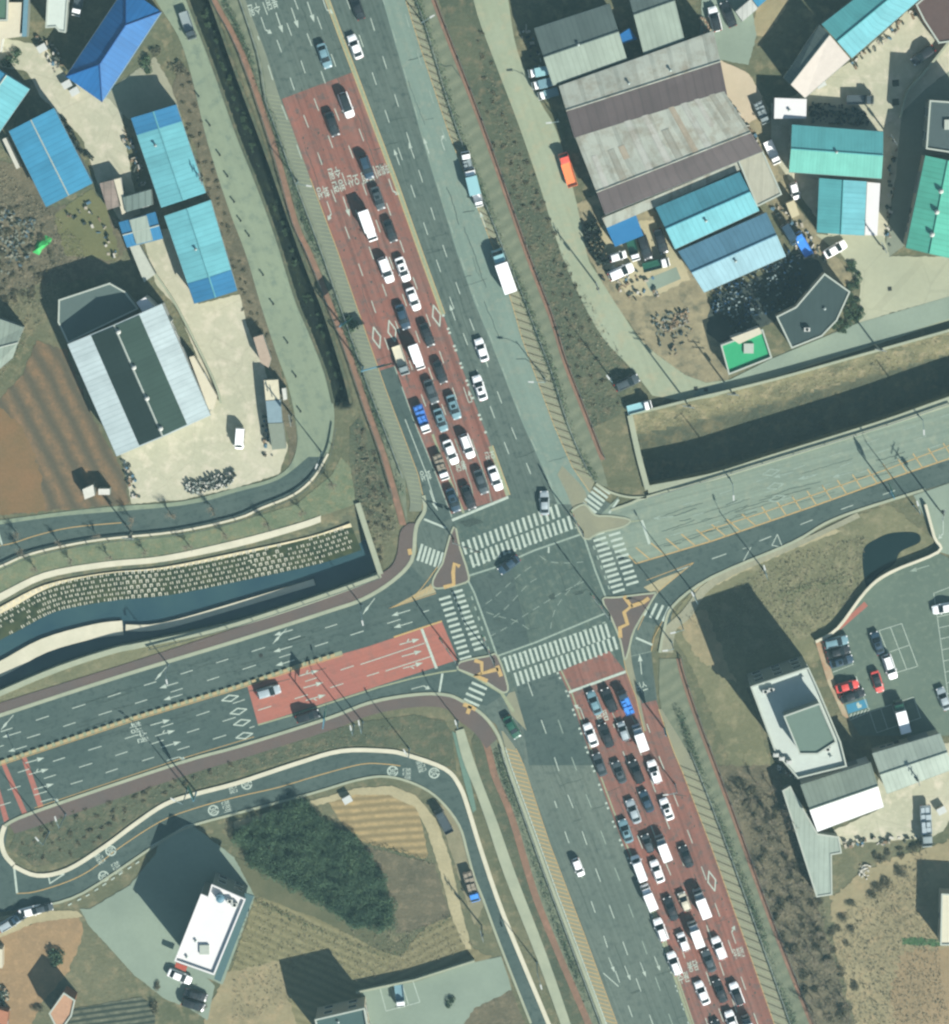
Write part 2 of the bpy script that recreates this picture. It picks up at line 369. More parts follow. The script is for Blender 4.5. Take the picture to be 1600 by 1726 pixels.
# ------------------------------------------------------------------ earth, fields and yards
sheet('brown_field', [(62, 575), (112, 590), (150, 690), (205, 790), (220, 850), (118, 858), (-60, 872), (-60, 690), (0, 672), (40, 630)], G_soil, 0.01, 2)
sheet('field_corner', [(-60, 700), (0, 685), (40, 720), (70, 800), (75, 862), (-60, 875)], ground_mat('field_soil', (150, 124, 94), (136, 120, 92), None, 0.2, 2, fine=0.3), 0.015, 3)
sheet('waste_ground', [(-60, 270), (50, 275), (78, 350), (160, 340), (210, 380), (215, 420), (160, 470), (60, 480), (-60, 520)], G_fields, 0.01, 4)
sheet('olive_lawn', [(92, 362), (155, 318), (178, 345), (200, 420), (195, 440), (110, 430)], ground_mat('yard_grass', (128, 132, 98), (120, 126, 94), None, 0.2, 2, fine=0.3), 0.02, 2)
sheet('works_yard', [(-60, 52), (36, 70), (75, 78), (110, 125), (185, 168), (205, 190), (222, 300), (238, 360), (205, 375), (165, 310), (140, 235), (100, 190), (70, 165), (45, 120), (-60, 100)], G_conc, 0.02, 1)
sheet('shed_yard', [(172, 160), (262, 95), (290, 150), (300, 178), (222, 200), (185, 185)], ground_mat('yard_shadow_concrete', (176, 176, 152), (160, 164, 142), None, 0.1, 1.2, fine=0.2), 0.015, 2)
sheet('lower_yard', [(238, 388), (285, 385), (335, 512), (412, 494), (428, 560), (452, 640), (470, 700), (486, 755), (470, 800), (400, 822), (308, 842), (222, 850), (205, 772), (200, 745), (352, 690), (360, 672), (300, 520), (262, 478)], G_conc, 0.02, 1)
sheet('slope_below_yard', [(322, 125), (305, 105), (290, 150), (330, 250), (352, 330), (400, 480), (420, 560), (460, 640), (487, 740), (487, 787), (500, 755), (500, 730), (465, 592), (415, 430), (385, 350), (350, 240)], G_fields, 0.025, 1)
sheet('east_bank', [(727, -40), (805, -40), (805, 25), (837, 112), (875, 212), (912, 320), (947, 430), (980, 505), (1017, 570), (1062, 618), (1058, 650), (1045, 700), (1000, 720), (950, 610), (885, 425), (800, 190)], G_scrub, 0.01, 1)
sheet('repair_yard', [(972, 342), (1000, 330), (1100, 350), (1150, 430), (1190, 495), (1215, 580), (1235, 660), (1155, 632), (1087, 580), (1050, 530), (1007, 462), (990, 430)], G_dirt, 0.01, 2)
sheet('car_lane', [(985, 385), (1100, 370), (1150, 440), (1165, 470), (1100, 500), (1060, 500), (1020, 450)], ground_mat('pale_yard', (206, 196, 160), (190, 186, 152), None, 0.2, 2, fine=0.2), 0.02, 2)
sheet('asphalt_patch', [(1087, 472), (1140, 450), (1148, 470), (1097, 492)], G_conc2, 0.035)
sheet('rear_yard', [(1150, 90), (1200, 95), (1262, 122), (1290, 170), (1320, 260), (1345, 350), (1400, 420), (1440, 470), (1400, 500), (1290, 340), (1200, 140)], G_dirt, 0.01, 2)
sheet('upper_yard', [(1185, -40), (1260, -40), (1275, 60), (1262, 110), (1210, 100), (1180, 60)], G_conc2, 0.02, 1)
sheet('peach_yard', [(1176, 108), (1212, 100), (1262, 124), (1284, 160), (1285, 195), (1236, 220), (1215, 160)], G_peach, 0.03, 1)
sheet('straw_slope', [(1280, -40), (1350, -40), (1320, 20), (1290, 60), (1262, 62), (1275, 20)], G_straw, 0.015, 2)
sheet('large_yard', [(1300, 175), (1330, 165), (1440, 100), (1550, 0), (1640, 40), (1640, 90), (1560, 150), (1530, 215), (1510, 300), (1492, 400), (1488, 430), (1400, 400), (1300, 260)], G_conc, 0.02, 1)
sheet('gate_yard', [(1375, 395), (1490, 398), (1500, 432), (1640, 432), (1640, 492), (1520, 522), (1447, 545), (1450, 480), (1420, 430)], ground_mat('gate_yard_concrete', (196, 200, 172), (184, 190, 164), None, 0.06, 1, fine=0.12, cracks=0.1), 0.025, 1)
sheet('shadow_toned_lane', [(1520, 190), (1560, 150), (1600, 120), (1640, 110), (1640, 260), (1560, 262), (1530, 410), (1500, 432), (1490, 430), (1510, 300)], ground_mat('shadow_toned_concrete', (150, 160, 142), (140, 152, 136), None, 0.1, 1.5, fine=0.2), 0.022)  # lane concrete toned darker across the green hall's cast shadow
sheet('tan_field', [(1120, 1050), (1165, 1000), (1345, 915), (1440, 870), (1500, 850), (1590, 925), (1500, 965), (1460, 997), (1412, 1060), (1372, 1082), (1385, 1110), (1260, 1160), (1300, 1290), (1320, 1340), (1250, 1330), (1210, 1230), (1170, 1130)], G_olive, 0.01, 2)
sheet('tan_field_path', [(1170, 1002), (1210, 985), (1270, 955), (1340, 925), (1420, 895), (1400, 890), (1335, 912), (1200, 968), (1160, 990)], G_tan, 0.02, 2)
sheet('bare_patch', [(1150, 1030), (1190, 1030), (1215, 1090), (1240, 1150), (1215, 1140), (1170, 1100), (1145, 1060)], G_straw, 0.02, 3)
sheet('brush_ground', [(1205, 1290), (1310, 1290), (1325, 1340), (1375, 1510), (1400, 1600), (1450, 1760), (1370, 1760), (1300, 1560)], G_fields, 0.012, 3)
sheet('straw_field', [(1400, 1510), (1470, 1460), (1560, 1430), (1640, 1400), (1640, 1760), (1450, 1760), (1410, 1610)], G_straw, 0.012, 4)
sheet('orange_field', [(1520, 1605), (1640, 1590), (1640, 1760), (1520, 1760), (1500, 1680)], ground_mat('orange_grass', (174, 156, 124), (162, 148, 118), None, 0.1, 1.2, fine=0.25), 0.02, 6)
sheet('green_strip', [(1520, 1580), (1548, 1580), (1585, 1586), (1585, 1594), (1550, 1594), (1522, 1592)], ground_mat('green_grass', (92, 128, 92), None, None, 0.3, 3, fine=0.4), 0.03, 2)
sheet('depot_yard', [(1480, 1292), (1500, 1280), (1640, 1240), (1640, 1320), (1590, 1400), (1570, 1412), (1418, 1424), (1405, 1400), (1480, 1365)], G_conc, 0.02, 1)
sheet('dry_slope', [(600, 845), (690, 880), (700, 890), (668, 945), (645, 965), (603, 855), (590, 780), (590, 720), (608, 700), (640, 770), (662, 840), (672, 880)], G_scrub, 0.012, 1)
sheet('stream_lawn', [(-60, 985), (0, 955), (42, 937), (175, 912), (300, 900), (400, 880), (500, 850), (560, 800), (575, 770), (592, 790), (600, 850), (540, 870), (400, 910), (275, 937), (175, 947), (75, 965), (0, 1000), (-60, 1030)], G_verge, 0.012, 0.5)
sheet('traffic_island_grass', [(15, 1430), (30, 1400), (100, 1360), (300, 1300), (400, 1272), (500, 1245), (620, 1215), (700, 1205), (750, 1215), (762, 1235), (770, 1300), (750, 1290), (687, 1262), (600, 1255), (500, 1275), (400, 1308), (300, 1340), (227, 1378), (140, 1445), (60, 1462)], G_scrub, 0.02, 1)
sheet('mown_field', [(395, 1620), (428, 1515), (450, 1512), (560, 1555), (680, 1612), (690, 1610), (690, 1680), (600, 1690), (520, 1726), (400, 1760), (360, 1760), (370, 1680)], G_furrow, 0.012, 2)
sheet('mown_field_corner', [(672, 1610), (720, 1560), (765, 1540), (800, 1600), (830, 1612), (690, 1680), (600, 1690)], G_furrowE, 0.016, 2)
sheet('straw_corner', [(380, 1640), (470, 1620), (500, 1726), (500, 1760), (330, 1760), (355, 1690)], G_straw, 0.02, 3)
sheet('planted_beds', [(553, 1352), (602, 1335), (660, 1336), (705, 1360), (722, 1440), (715, 1448), (610, 1418), (575, 1385)], G_terr, 0.02, 2)
sheet('cleared_plot', [(612, 1425), (700, 1448), (732, 1455), (760, 1545), (690, 1570), (668, 1575), (655, 1500)], G_fields, 0.02, 2)
sheet('farm_track', [(398, 1445), (430, 1455), (500, 1495), (600, 1540), (668, 1590), (690, 1575), (690, 1600), (672, 1612), (640, 1602), (540, 1550), (440, 1512), (405, 1490)], ground_mat('track_earth', (118, 122, 98), (106, 114, 92), None, 0.3, 2, fine=0.3), 0.025, 1)
sheet('copse_floor', [(402, 1402), (455, 1378), (515, 1352), (545, 1385), (605, 1420), (640, 1470), (660, 1545), (640, 1558), (610, 1560), (560, 1530), (480, 1480), (425, 1452)], ground_mat('copse_green', (66, 92, 72), (54, 78, 64), (84, 108, 78), .4, 2, fine=.5), 0.03, 3)
sheet('gravel_edge', [(395, 1385), (524, 1350), (602, 1328), (660, 1325), (700, 1340), (735, 1380), (760, 1450), (775, 1520), (795, 1600), (785, 1600), (760, 1540), (742, 1470), (720, 1400), (700, 1360), (655, 1340), (600, 1340), (520, 1362), (395, 1398)], G_tan, 0.03, 1)
sheet('verge_path', [(750, 1345), (800, 1440), (818, 1520), (800, 1560), (780, 1500), (755, 1420), (735, 1370)], ground_mat('kerbside_gravel', (162, 158, 130), (146, 146, 120), None, 0.3, 2, fine=0.3), 0.028, 1)
sheet('lower_car_park', [(608, 1672), (700, 1655), (800, 1622), (845, 1612), (858, 1650), (865, 1680), (800, 1720), (800, 1760), (618, 1760)], G_conc2, 0.03)
sheet('scrub_patch', [(775, 1740), (800, 1700), (862, 1668), (900, 1760), (775, 1760)], G_fields, 0.035, 2)
sheet('orange_plot', [(-60, 1600), (0, 1572), (80, 1550), (135, 1545), (140, 1575), (115, 1640), (70, 1690), (40, 1760), (-60, 1760)], G_orange, 0.015, 2)
sheet('drive', [(135, 1532), (152, 1532), (222, 1490), (300, 1600), (362, 1662), (350, 1720), (320, 1700), (278, 1684), (227, 1644), (167, 1578), (150, 1560)], G_conc2, 0.04, 0.6)
sheet('building_yard', [(215, 1500), (222, 1488), (262, 1440), (280, 1380), (330, 1395), (395, 1445), (430, 1512), (375, 1660), (300, 1625)], G_conc2, 0.03, 0.6)
sheet('planted_rows', [(115, 1726), (125, 1700), (240, 1680), (262, 1700), (262, 1760), (110, 1760)], G_rows, 0.03, 1)
sheet('footway_gravel', [(-60, 1560), (0, 1545), (70, 1535), (130, 1535), (140, 1545), (60, 1555), (0, 1580), (-60, 1600)], G_tan, 0.035, 1)

# ------------------------------------------------------------------ roads
M_ = [(528, -60), (552, 0), (573, 57), (596, 117), (627, 200), (646, 250), (670, 315), (709, 425), (747, 530), (797, 670), (826, 748), (857, 835)]
L_ = [(393, -60), (414, 0), (450, 95), (472, 165), (487, 200), (521, 295), (540, 345), (570, 425), (600, 512), (622, 575), (650, 655), (667, 700), (687, 752), (705, 800), (713, 835), (712, 862)]
R1 = [(622, -60), (645, 0), (674, 100), (712, 235), (770, 425), (800, 510), (825, 570), (875, 700), (915, 790), (940, 850)]
R2 = [(665, -60), (684, 0), (703, 62), (757, 225), (836, 430), (857, 490), (880, 570), (900, 625), (934, 717), (965, 787), (995, 830)]
R3 = [(675, -60), (698, 0), (720, 62), (770, 225), (850, 430), (875, 490), (907, 575), (930, 637), (955, 717), (985, 787), (1002, 812)]
RP1 = [(712, -60), (727, 0), (800, 190), (835, 287), (885, 430), (925, 535), (950, 615), (985, 705), (1012, 775)]
LP = [(333, -60), (355, 0), (402, 90), (457, 250), (492, 375), (517, 430), (550, 512), (585, 605), (615, 695), (640, 765), (662, 840), (674, 885)]
SLe = [(867, 1160), (885, 1225), (883, 1290), (926, 1420), (985, 1575), (1040, 1725), (1055, 1765)]
SLo = [(800, 1192), (837, 1222), (852, 1260), (861, 1290), (903, 1405), (941, 1510), (1022, 1725), (1036, 1765)]
SM = [(942, 1132), (960, 1170), (1001, 1290), (1048, 1416), (1098, 1530), (1164, 1725), (1178, 1765)]
SR = [(1097, 1100), (1110, 1195), (1137, 1270), (1150, 1300), (1200, 1430), (1262, 1603), (1305, 1725), (1320, 1765)]
sheet('main_road', [(393, -60)] + L_[1:] + [(700, 897), (705, 930), (690, 960), (740, 1010), (760, 1100), (775, 1180), (800, 1192)] + SLo[1:] + [SR[-1]] + SR[::-1][1:] + [(1098, 1080), (1110, 1040), (1135, 1020), (1105, 960), (1060, 880), (1040, 855), (995, 830)] + R2[::-1][1:], G_asphN, 0.05)
sheet('south_road', SLe[1:] + [SM[-1]] + SM[::-1][2:] + [(905, 1290)], G_asphS, 0.056)
sheet('road_patch', [(892, 1290), (1000, 1290), (965, 1180), (948, 1132), (870, 1150), (880, 1215)], G_asph, 0.06)
sheet('shoulder_lane', R1[:] + [(965, 850), (985, 840), (995, 830)] + R2[::-1][1:], G_asphL, 0.056)
sheet('crossroads', [(762, 872), (857, 840), (905, 845), (940, 850), (985, 905), (1040, 1030), (1055, 1132), (959, 1167), (862, 1165), (800, 1090), (760, 985)], ground_mat('crossroads_asphalt', (102, 122, 113), (90, 112, 106), (116, 133, 120), 0.05, 2.5, 0.85, fine=0.2, streak=(ROADANG, 0.6, 0.3)), 0.056)
sheet('crossroads_patch', [(790, 975), (862, 955), (872, 1000), (885, 1050), (893, 1085), (838, 1104)], G_asph, 0.06)
sheet('west_road', [(-60, 1228), (0, 1207), (212, 1137), (400, 1081), (555, 1031), (612, 1011), (662, 981), (690, 952), (730, 990), (790, 985), (848, 1115), (858, 1165), (820, 1190), (775, 1180), (750, 1171), (700, 1171), (625, 1183), (550, 1211), (400, 1258), (300, 1287), (60, 1368), (0, 1393), (-60, 1415)], G_asph, 0.052)
sheet('east_road', [(1000, 880), (1045, 835), (1030, 860), (1090, 838), (1200, 806), (1330, 768), (1600, 683), (1700, 655), (1700, 755), (1640, 765), (1600, 775), (1550, 790), (1500, 806), (1375, 851), (1200, 911), (1072, 949), (1000, 905)], G_eastN, 0.058)
sheet('east_road_south', [(1062, 935), (1072, 949), (1200, 911), (1375, 851), (1500, 806), (1600, 772), (1700, 740), (1700, 775), (1640, 800), (1550, 829), (1445, 862), (1390, 884), (1335, 916), (1200, 973), (1135, 1020), (1128, 1060), (1060, 1040), (1020, 990)], G_asph, 0.057)
sheet('east_side_road', [(1540, 835), (1700, 780), (1700, 1100), (1600, 935), (1582, 930), (1575, 905)], G_conc2, 0.054)
sheet('red_lanes', [(475, 167)] + [p for p in L_ if 170 < p[1] < 620] + [(640, 625), (665, 617), (700, 715), (735, 800), (756, 868), (857, 838)] + [p for p in M_[::-1] if 120 < p[1] < 830] + [(594, 122)], G_red, 0.062)
sheet('red_lanes_south', SM[:] + [SR[-1]] + SR[::-1][1:-2] + [(1106, 1180), (1075, 1180), (1055, 1132), (1027, 1097)], G_red, 0.062)
sheet('turn_lane_asphalt', [(640, 625), (665, 617), (700, 715), (735, 800), (762, 872), (740, 884), (712, 872), (713, 835), (705, 800), (687, 752), (667, 700), (650, 655)], G_asph, 0.063)
sheet('turn_lane_paving', [(1064, 1110), (1098, 1098), (1106, 1180), (1082, 1186)], G_asph, 0.064)
sheet('red_west_lanes', [(417, 1156), (520, 1118), (620, 1090), (745, 1048), (772, 1112), (620, 1162), (500, 1200), (435, 1221)], G_redB, 0.062)
for q in ([(2, 1287), (9, 1285), (46, 1370), (38, 1373)], [(36, 1277), (44, 1274), (74, 1360), (65, 1363)], [(-8, 1330), (-2, 1325), (15, 1381), (7, 1386)]): sheet('red_rumble_band', q, G_redB, 0.064)
LR = [(-60, 1490), (0, 1470), (23, 1460), (63, 1476), (114, 1466), (177, 1427), (227, 1390), (278, 1356), (328, 1339), (400, 1320), (500, 1287), (575, 1266), (650, 1266), (687, 1273), (750, 1296), (775, 1325), (790, 1365), (810, 1430), (850, 1545), (925, 1726), (940, 1765)]
LI = [(905, 1765), (895, 1725), (843, 1593), (815, 1517), (800, 1480), (789, 1441), (774, 1391), (741, 1348), (703, 1323), (653, 1309), (602, 1315), (524, 1338), (400, 1371), (313, 1396), (253, 1431), (141, 1505), (76, 1527), (0, 1537), (-60, 1545)]
LRs, LIs = smooth(LR, 4), smooth(LI, 4)
sheet('loop_road', LRs + LIs, G_asph, 0.05)
sheet('loop_road_mouth', [(-60, 1400), (0, 1392), (14, 1388), (8, 1430), (23, 1460), (30, 1505), (0, 1537), (-60, 1545)], G_asph, 0.053)
NRl = [(230, -60), (262, 0), (300, 60), (322, 125), (350, 240), (385, 350), (415, 430), (437, 505), (465, 592), (487, 655), (500, 720), (500, 755), (487, 787), (455, 808), (400, 822), (307, 845), (200, 853), (112, 862), (0, 877), (-60, 885)]
NRr = [(-60, 975), (0, 955), (42, 937), (100, 922), (175, 910), (300, 897), (400, 875), (442, 857), (495, 835), (530, 805), (553, 765), (563, 720), (562, 680), (550, 630), (525, 565), (500, 505), (467, 400), (432, 305), (400, 225), (360, 112), (317, 0), (300, -60)]
sheet('side_road', smooth(NRl, 4) + smooth(NRr, 4), ground_mat('west_side_road', (158, 174, 148), (146, 162, 140), (134, 152, 134), 0.05, 1.5, 0.9, fine=0.12, streak=(ROADANG, 1.0, 0.12)), 0.05)
sheet('side_road_bend', smooth([(-60, 892), (0, 884), (112, 869), (307, 852), (400, 829), (470, 808), (520, 770)], 4) + smooth([(548, 770), (525, 805), (495, 833), (442, 856), (400, 873), (300, 895), (175, 908), (42, 935), (0, 953), (-60, 973)], 4), G_asph, 0.055)
sheet('dirt_lane', smooth([(790, -40), (805, 25), (837, 112), (875, 212), (912, 320), (947, 430), (980, 505), (1017, 570), (1065, 622), (1100, 667)], 4) + [(1155, 676), (1200, 670), (1300, 638), (1450, 590), (1600, 540), (1700, 508), (1700, 475), (1600, 500), (1445, 545), (1340, 590), (1300, 605), (1230, 640), (1190, 645), (1155, 632)] + smooth([(1155, 632), (1087, 580), (1050, 530), (1007, 462), (990, 430), (972, 342), (940, 225), (910, 170), (872, 85), (857, 0), (850, -40)], 4), G_side, 0.05)
sheet('lane_asphalt', [(1230, 640), (1300, 605), (1445, 545), (1600, 500), (1700, 475), (1700, 508), (1600, 537), (1450, 587), (1200, 668), (1160, 676), (1180, 655)], G_conc2, 0.055)
sheet('car_park', [(1378, 1082), (1412, 1060), (1460, 997), (1500, 966), (1582, 932), (1640, 960), (1640, 1240), (1450, 1240), (1420, 1192), (1385, 1100)], G_park, 0.05)

# ------------------------------------------------------------------ footways, verges, kerbs
def band(name, a, b, mat, z, thick=0.0, kind=None):
    return sheet(name, smooth(a, 4) + smooth(b, 4)[::-1], mat, z, 0, thick)
def shift(pl, d): return [(x + d, y) for x, y in pl]
band('hatched_shoulder', [(x - 4 - 18 * min(1, max(0, (y - 60) / 120)), y + (6 if y < 860 else 0)) for x, y in L_], L_, G_shoulderG, 0.06)
band('grass_verge', [(x + 13, y) for x, y in LP], [(x - 4 - 18 * min(1, max(0, (y - 60) / 120)), y + 6) for x, y in L_[:-2]], G_slope, 0.04)
band('red_footpath', LP, shift(LP, 11), G_path, 0.1, 0.1)
band('hatched_shoulder_east', R2, R3, G_shoulder, 0.06)
band('verge_slope', R3 + [(1012, 820)], RP1 + [(1025, 820)], G_slope, 0.04)
band('red_footpath_east', RP1, shift(RP1, 8), G_path, 0.1, 0.1)
band('hatched_shoulder_southwest', [(845, 1232), (852, 1260), (861, 1290), (903, 1405), (941, 1510), (1022, 1725), (1036, 1765)], [(848, 1232), (870, 1262), (883, 1290), (926, 1420), (985, 1575), (1040, 1725), (1055, 1765)], G_shoulder, 0.065)
SRo = [(x + 24, y) for x, y in SR[2:]]
band('hatched_shoulder_southeast', SR[1:], [(1115, 1195)] + SRo, G_shoulder, 0.065)
RP2 = [(1140, 1110), (1147, 1140), (1170, 1210), (1200, 1290), (1231, 1373), (1298, 1558), (1364, 1725), (1380, 1765)]
band('verge_slope_southeast', [(1112, 1110), (1115, 1195)] + SRo, shift(RP2, 1), G_slope, 0.04)
band('red_footpath_southeast', RP2, shift(RP2, 8), G_path, 0.1, 0.1)
RP3 = [(805, 1225), (822, 1260), (835, 1310), (863, 1378), (901, 1505), (941, 1606), (992, 1725), (1005, 1765)]
band('scrub_strip', [(795, 1250), (812, 1320), (835, 1390), (868, 1480), (905, 1590), (950, 1726), (962, 1765)], RP3, G_scrub, 0.035)
band('red_footpath_southwest', shift(RP3, -6), shift(RP3, 6), G_path, 0.1, 0.1)
band('verge_southwest', shift(RP3, 6), [(815, 1215), (838, 1250), (855, 1290), (897, 1405), (935, 1510), (1016, 1725), (1030, 1765)], G_slope, 0.045)
band('white_channel_top', [(768, 1232), (780, 1280), (800, 1330), (820, 1385), (850, 1475), (905, 1615), (945, 1726), (958, 1765)], [(782, 1228), (797, 1275), (815, 1325), (840, 1390), (870, 1475), (922, 1610), (962, 1726), (975, 1765)], G_kerb, 0.2, 0.2)
sheet('green_channel', [(762, 1232), (768, 1236), (790, 1300), (803, 1365), (797, 1370), (783, 1320)], plain('channel_lining', (120, 152, 136), 0.6, var=0.3), 0.06)
band('brown_footway', [(-60, 1207), (0, 1185), (212, 1119), (400, 1058), (552, 1008), (642, 967), (667, 942), (675, 897), (690, 882)], [(-60, 1226), (0, 1205), (212, 1136), (400, 1079), (555, 1029), (612, 1009), (660, 979), (692, 944), (698, 900), (702, 882)], G_walk, 0.14, 0.14)
band('stream_verge', [(-60, 1196), (0, 1170), (100, 1128), (192, 1097), (240, 1088), (400, 1052), (552, 1004), (640, 968)], [(-60, 1207), (0, 1185), (212, 1119), (400, 1058), (552, 1008), (642, 969)], G_olive, 0.05)
band('brown_footway_south', [(14, 1388), (60, 1370), (300, 1290), (400, 1262), (550, 1215), (625, 1187), (700, 1174), (750, 1174), (780, 1184), (815, 1210), (838, 1245)], [(25, 1405), (80, 1387), (310, 1308), (410, 1278), (560, 1230), (630, 1204), (700, 1192), (750, 1194), (770, 1212), (800, 1235), (820, 1262)], G_walk, 0.14, 0.14)
band('pale_footway', [(1112, 1100), (1120, 1060), (1150, 1030), (1200, 975), (1335, 917), (1445, 864)], [(1135, 1100), (1140, 1062), (1165, 1040), (1208, 985), (1340, 924), (1450, 872)], ground_mat('pale_footway_concrete', (176, 176, 150), (160, 164, 142), None, 0.2, 1.5, fine=0.3), 0.1, 0.1)
band('promenade', [(-60, 1028), (0, 1000), (75, 965), (175, 947), (275, 937), (400, 910), (500, 883), (541, 869)], [(-60, 1045), (0, 1014), (75, 976), (175, 957), (275, 947), (400, 922), (500, 894), (541, 880)], G_white, 0.12, 0.3)
band('channel_path', [(1092, 826), (1200, 804), (1330, 764), (1480, 717), (1600, 676), (1800, 608)], [(1092, 838), (1200, 808), (1330, 769), (1480, 722), (1600, 682), (1800, 616)], G_olive, 0.06)
for nm, isl in (('splitter_island', [(746, 950), (765, 888), (775, 922), (789, 966), (785, 982), (737, 992), (730, 978)]),
                ('splitter_island', [(772, 1128), (776, 1116), (822, 1106), (839, 1106), (856, 1156), (852, 1167), (842, 1164), (822, 1151), (798, 1138)]),
                ('splitter_island', [(1030, 1040), (1016, 1010), (1040, 1007), (1100, 1000), (1104, 1004), (1070, 1060), (1060, 1095), (1053, 1112), (1046, 1080)]),
                ('splitter_island', [(962, 862), (985, 850), (1003, 868), (1028, 870), (1062, 876), (1050, 888), (1010, 898), (985, 908)])):
    o = sheet(nm, smooth(isl, 3, True), G_walk if isl[0][0] != 962 else G_shoulder, 0.16, 0, 0.12)
    mb = MB(); pl = W2(smooth(isl + [isl[0]], 3), 0.18); wallband(mb, pl, 0.35, 0.03, 0.19); struct(mb.build('island_kerb', G_kerb))
def kerb(pl, mat=G_kerb, w=0.4, z1=0.19, name='kerb'):
    mb = MB(); wallband(mb, W2(smooth(pl, 4), z1), w, 0.0, z1); return struct(mb.build(name, mat))
kerb([(-60, 1227), (0, 1206), (212, 1137), (400, 1080), (555, 1030), (612, 1010), (661, 980), (694, 945), (700, 900), (704, 882), (716, 860), (714, 835)], w=0.7)
kerb([(8, 1392), (60, 1368), (300, 1287), (400, 1259), (550, 1212), (625, 1184), (700, 1171), (750, 1171), (778, 1181), (815, 1206), (840, 1240), (856, 1290), (898, 1405), (936, 1510), (1018, 1725), (1032, 1765)], w=0.6)
kerb([(1030, 860), (1060, 850), (1090, 838), (1200, 807), (1330, 769), (1600, 683), (1800, 617)], w=0.5)
kerb([(1112, 1100), (1120, 1060), (1135, 1021), (1200, 973), (1335, 915), (1390, 883), (1445, 861), (1560, 825)], w=0.5)
kerb([(1005, 815), (1030, 830), (1060, 838), (1090, 838)], w=0.4)
kerb(LR[2:] , mat=G_white, w=0.8); kerb(LI[1:-2], w=0.45)
kerb([(8, 1392), (2, 1415), (8, 1440), (23, 1458)], mat=G_white, w=0.9)
kerb([(-60, 974), (0, 955), (42, 937), (100, 922), (175, 909), (300, 896), (400, 874), (442, 856), (495, 834), (530, 804), (553, 765)], mat=G_white, w=0.4)
kerb([(1375, 1082), (1412, 1060), (1460, 997), (1500, 966), (1582, 931)], mat=G_white, w=0.5)
sheet('red_parking_strip', [(1411, 1057), (1416, 1062), (1463, 1021), (1457, 1014)], G_redB, 0.06)
sheet('building_footway', [(1374, 1080), (1386, 1076), (1392, 1100), (1408, 1150), (1423, 1190), (1433, 1215), (1420, 1205), (1395, 1150)], ground_mat('building_paving', (206, 200, 170), (190, 160, 130), None, 0.3, 1, fine=0.2), 0.12, 0, 0.12)
# gore areas with yellow-edged paint
sheet('gore', [(858, 1168), (868, 1165), (888, 1232), (862, 1205), (850, 1180)], G_shoulder, 0.063)
sheet('gore', [(1104, 1003), (1170, 948), (1150, 962), (1115, 975), (1085, 990)], G_tan, 0.063)
sheet('gore', [(660, 1024), (735, 998), (728, 985)], G_tan, 0.066)
band('pale_separator', [(1046, 1080), (1056, 1132), (1068, 1160), (1085, 1232)], [(1062, 1085), (1066, 1120), (1075, 1160), (1090, 1232)], G_shoulder, 0.068)
band('pale_separator', [(940, 800), (955, 830), (968, 860), (990, 880)], [(948, 785), (985, 825), (990, 850), (1000, 868)], G_shoulder, 0.068)
# ------------------------------------------------------------------ painted markings
PW = paint('white_road_paint', (214, 230, 214)); PY = paint('yellow_road_paint', (222, 190, 128), 0.35); PT = paint('faded_cream_paint', (176, 186, 152), 0.5)
PF = paint('faded_white_paint', (176, 196, 180), 0.6)
mk = {'w': MB(), 'y': MB(), 't': MB(), 'f': MB()}
ZM = 0.078
def dash(pl, c='w', on=2.6, off=4.6, w=0.16, ph=0.0, o=0.0, z=ZM):
    pts = W2(pl, z); L = 0; cur = []; pos = -ph; per = on + off
    fine = resample(pts, 0.2)
    for i, p in enumerate(fine):
        d = (i * 0.2 + ph) % per
        if d < on: cur.append(p)
        else:
            if len(cur) > 2: strip(mk[c], cur, w, z, 0, o)
            cur = []
    if len(cur) > 2: strip(mk[c], cur, w, z, 0, o)
def line(pl, c='w', w=0.18, z=ZM, o=0.0, sm=False):
    pts = W2(smooth(pl, 4) if sm else pl, z); strip(mk[c], pts, w, z, 0, o)
def cut(pl, y0, y1):
    a = [(at(pl, y0), y0)] + [p for p in pl if y0 < p[1] < y1] + [(at(pl, y1), y1)]; return a
def frac(a, b, t, y0, y1, step=40):
    ys = list(np.arange(y0, y1, step)) + [y1]; return [(at(a, y) * (1 - t) + at(b, y) * t, y) for y in ys]
# north arm
line(cut(M_, -60, 530), 't', 0.9); line(cut(M_, -60, 530), 'y', 0.12, z=ZM + .006, o=0.36); line(cut(M_, -60, 530), 'y', 0.12, z=ZM + .006, o=-0.36)
dash(cut(M_, 530, 750), 'w', 0.45, 0.4, 0.5); line(cut(M_, 752, 835), 't', 0.9); line(cut(M_, 752, 835), 'y', 0.12, z=ZM + .006, o=0.36)
for k, t in enumerate((0.2, 0.4, 0.6, 0.8)): dash(frac(L_, M_, t, -60, 700), 'w', ph=(0, 3.3, 1.2, 4.5)[k])
dash(frac(L_, M_, 0.0, 60, 300), 'w', ph=2, o=-.25, on=3)
line(cut(L_, 300, 862), 'y', 0.13)
line([(665, 617), (700, 715), (735, 800), (762, 872)], 'f', 0.2); line([(700, 700), (735, 790), (755, 855)], 'w', 0.16, o=-2.0)
line([(707, 740), (720, 775), (738, 822), (760, 874)], 't', 0.45, o=2.6)
for t, y0 in ((0.42, 700), (0.6, 700), (0.8, 700)): line(frac(L_, M_, t, y0 + 40, 845), 'f', 0.16)
for k, t in enumerate((0.36, 0.68)): dash(frac(M_, R1, t, -60, 800), 'w', ph=(1, 4.2)[k], w=0.15)
dash(frac(R1, R2, 0.05, -60, 840), 'f', ph=2, w=0.15); dash(frac(R1, R2, 0.8, -60, 240), 'f', ph=5, w=0.15)
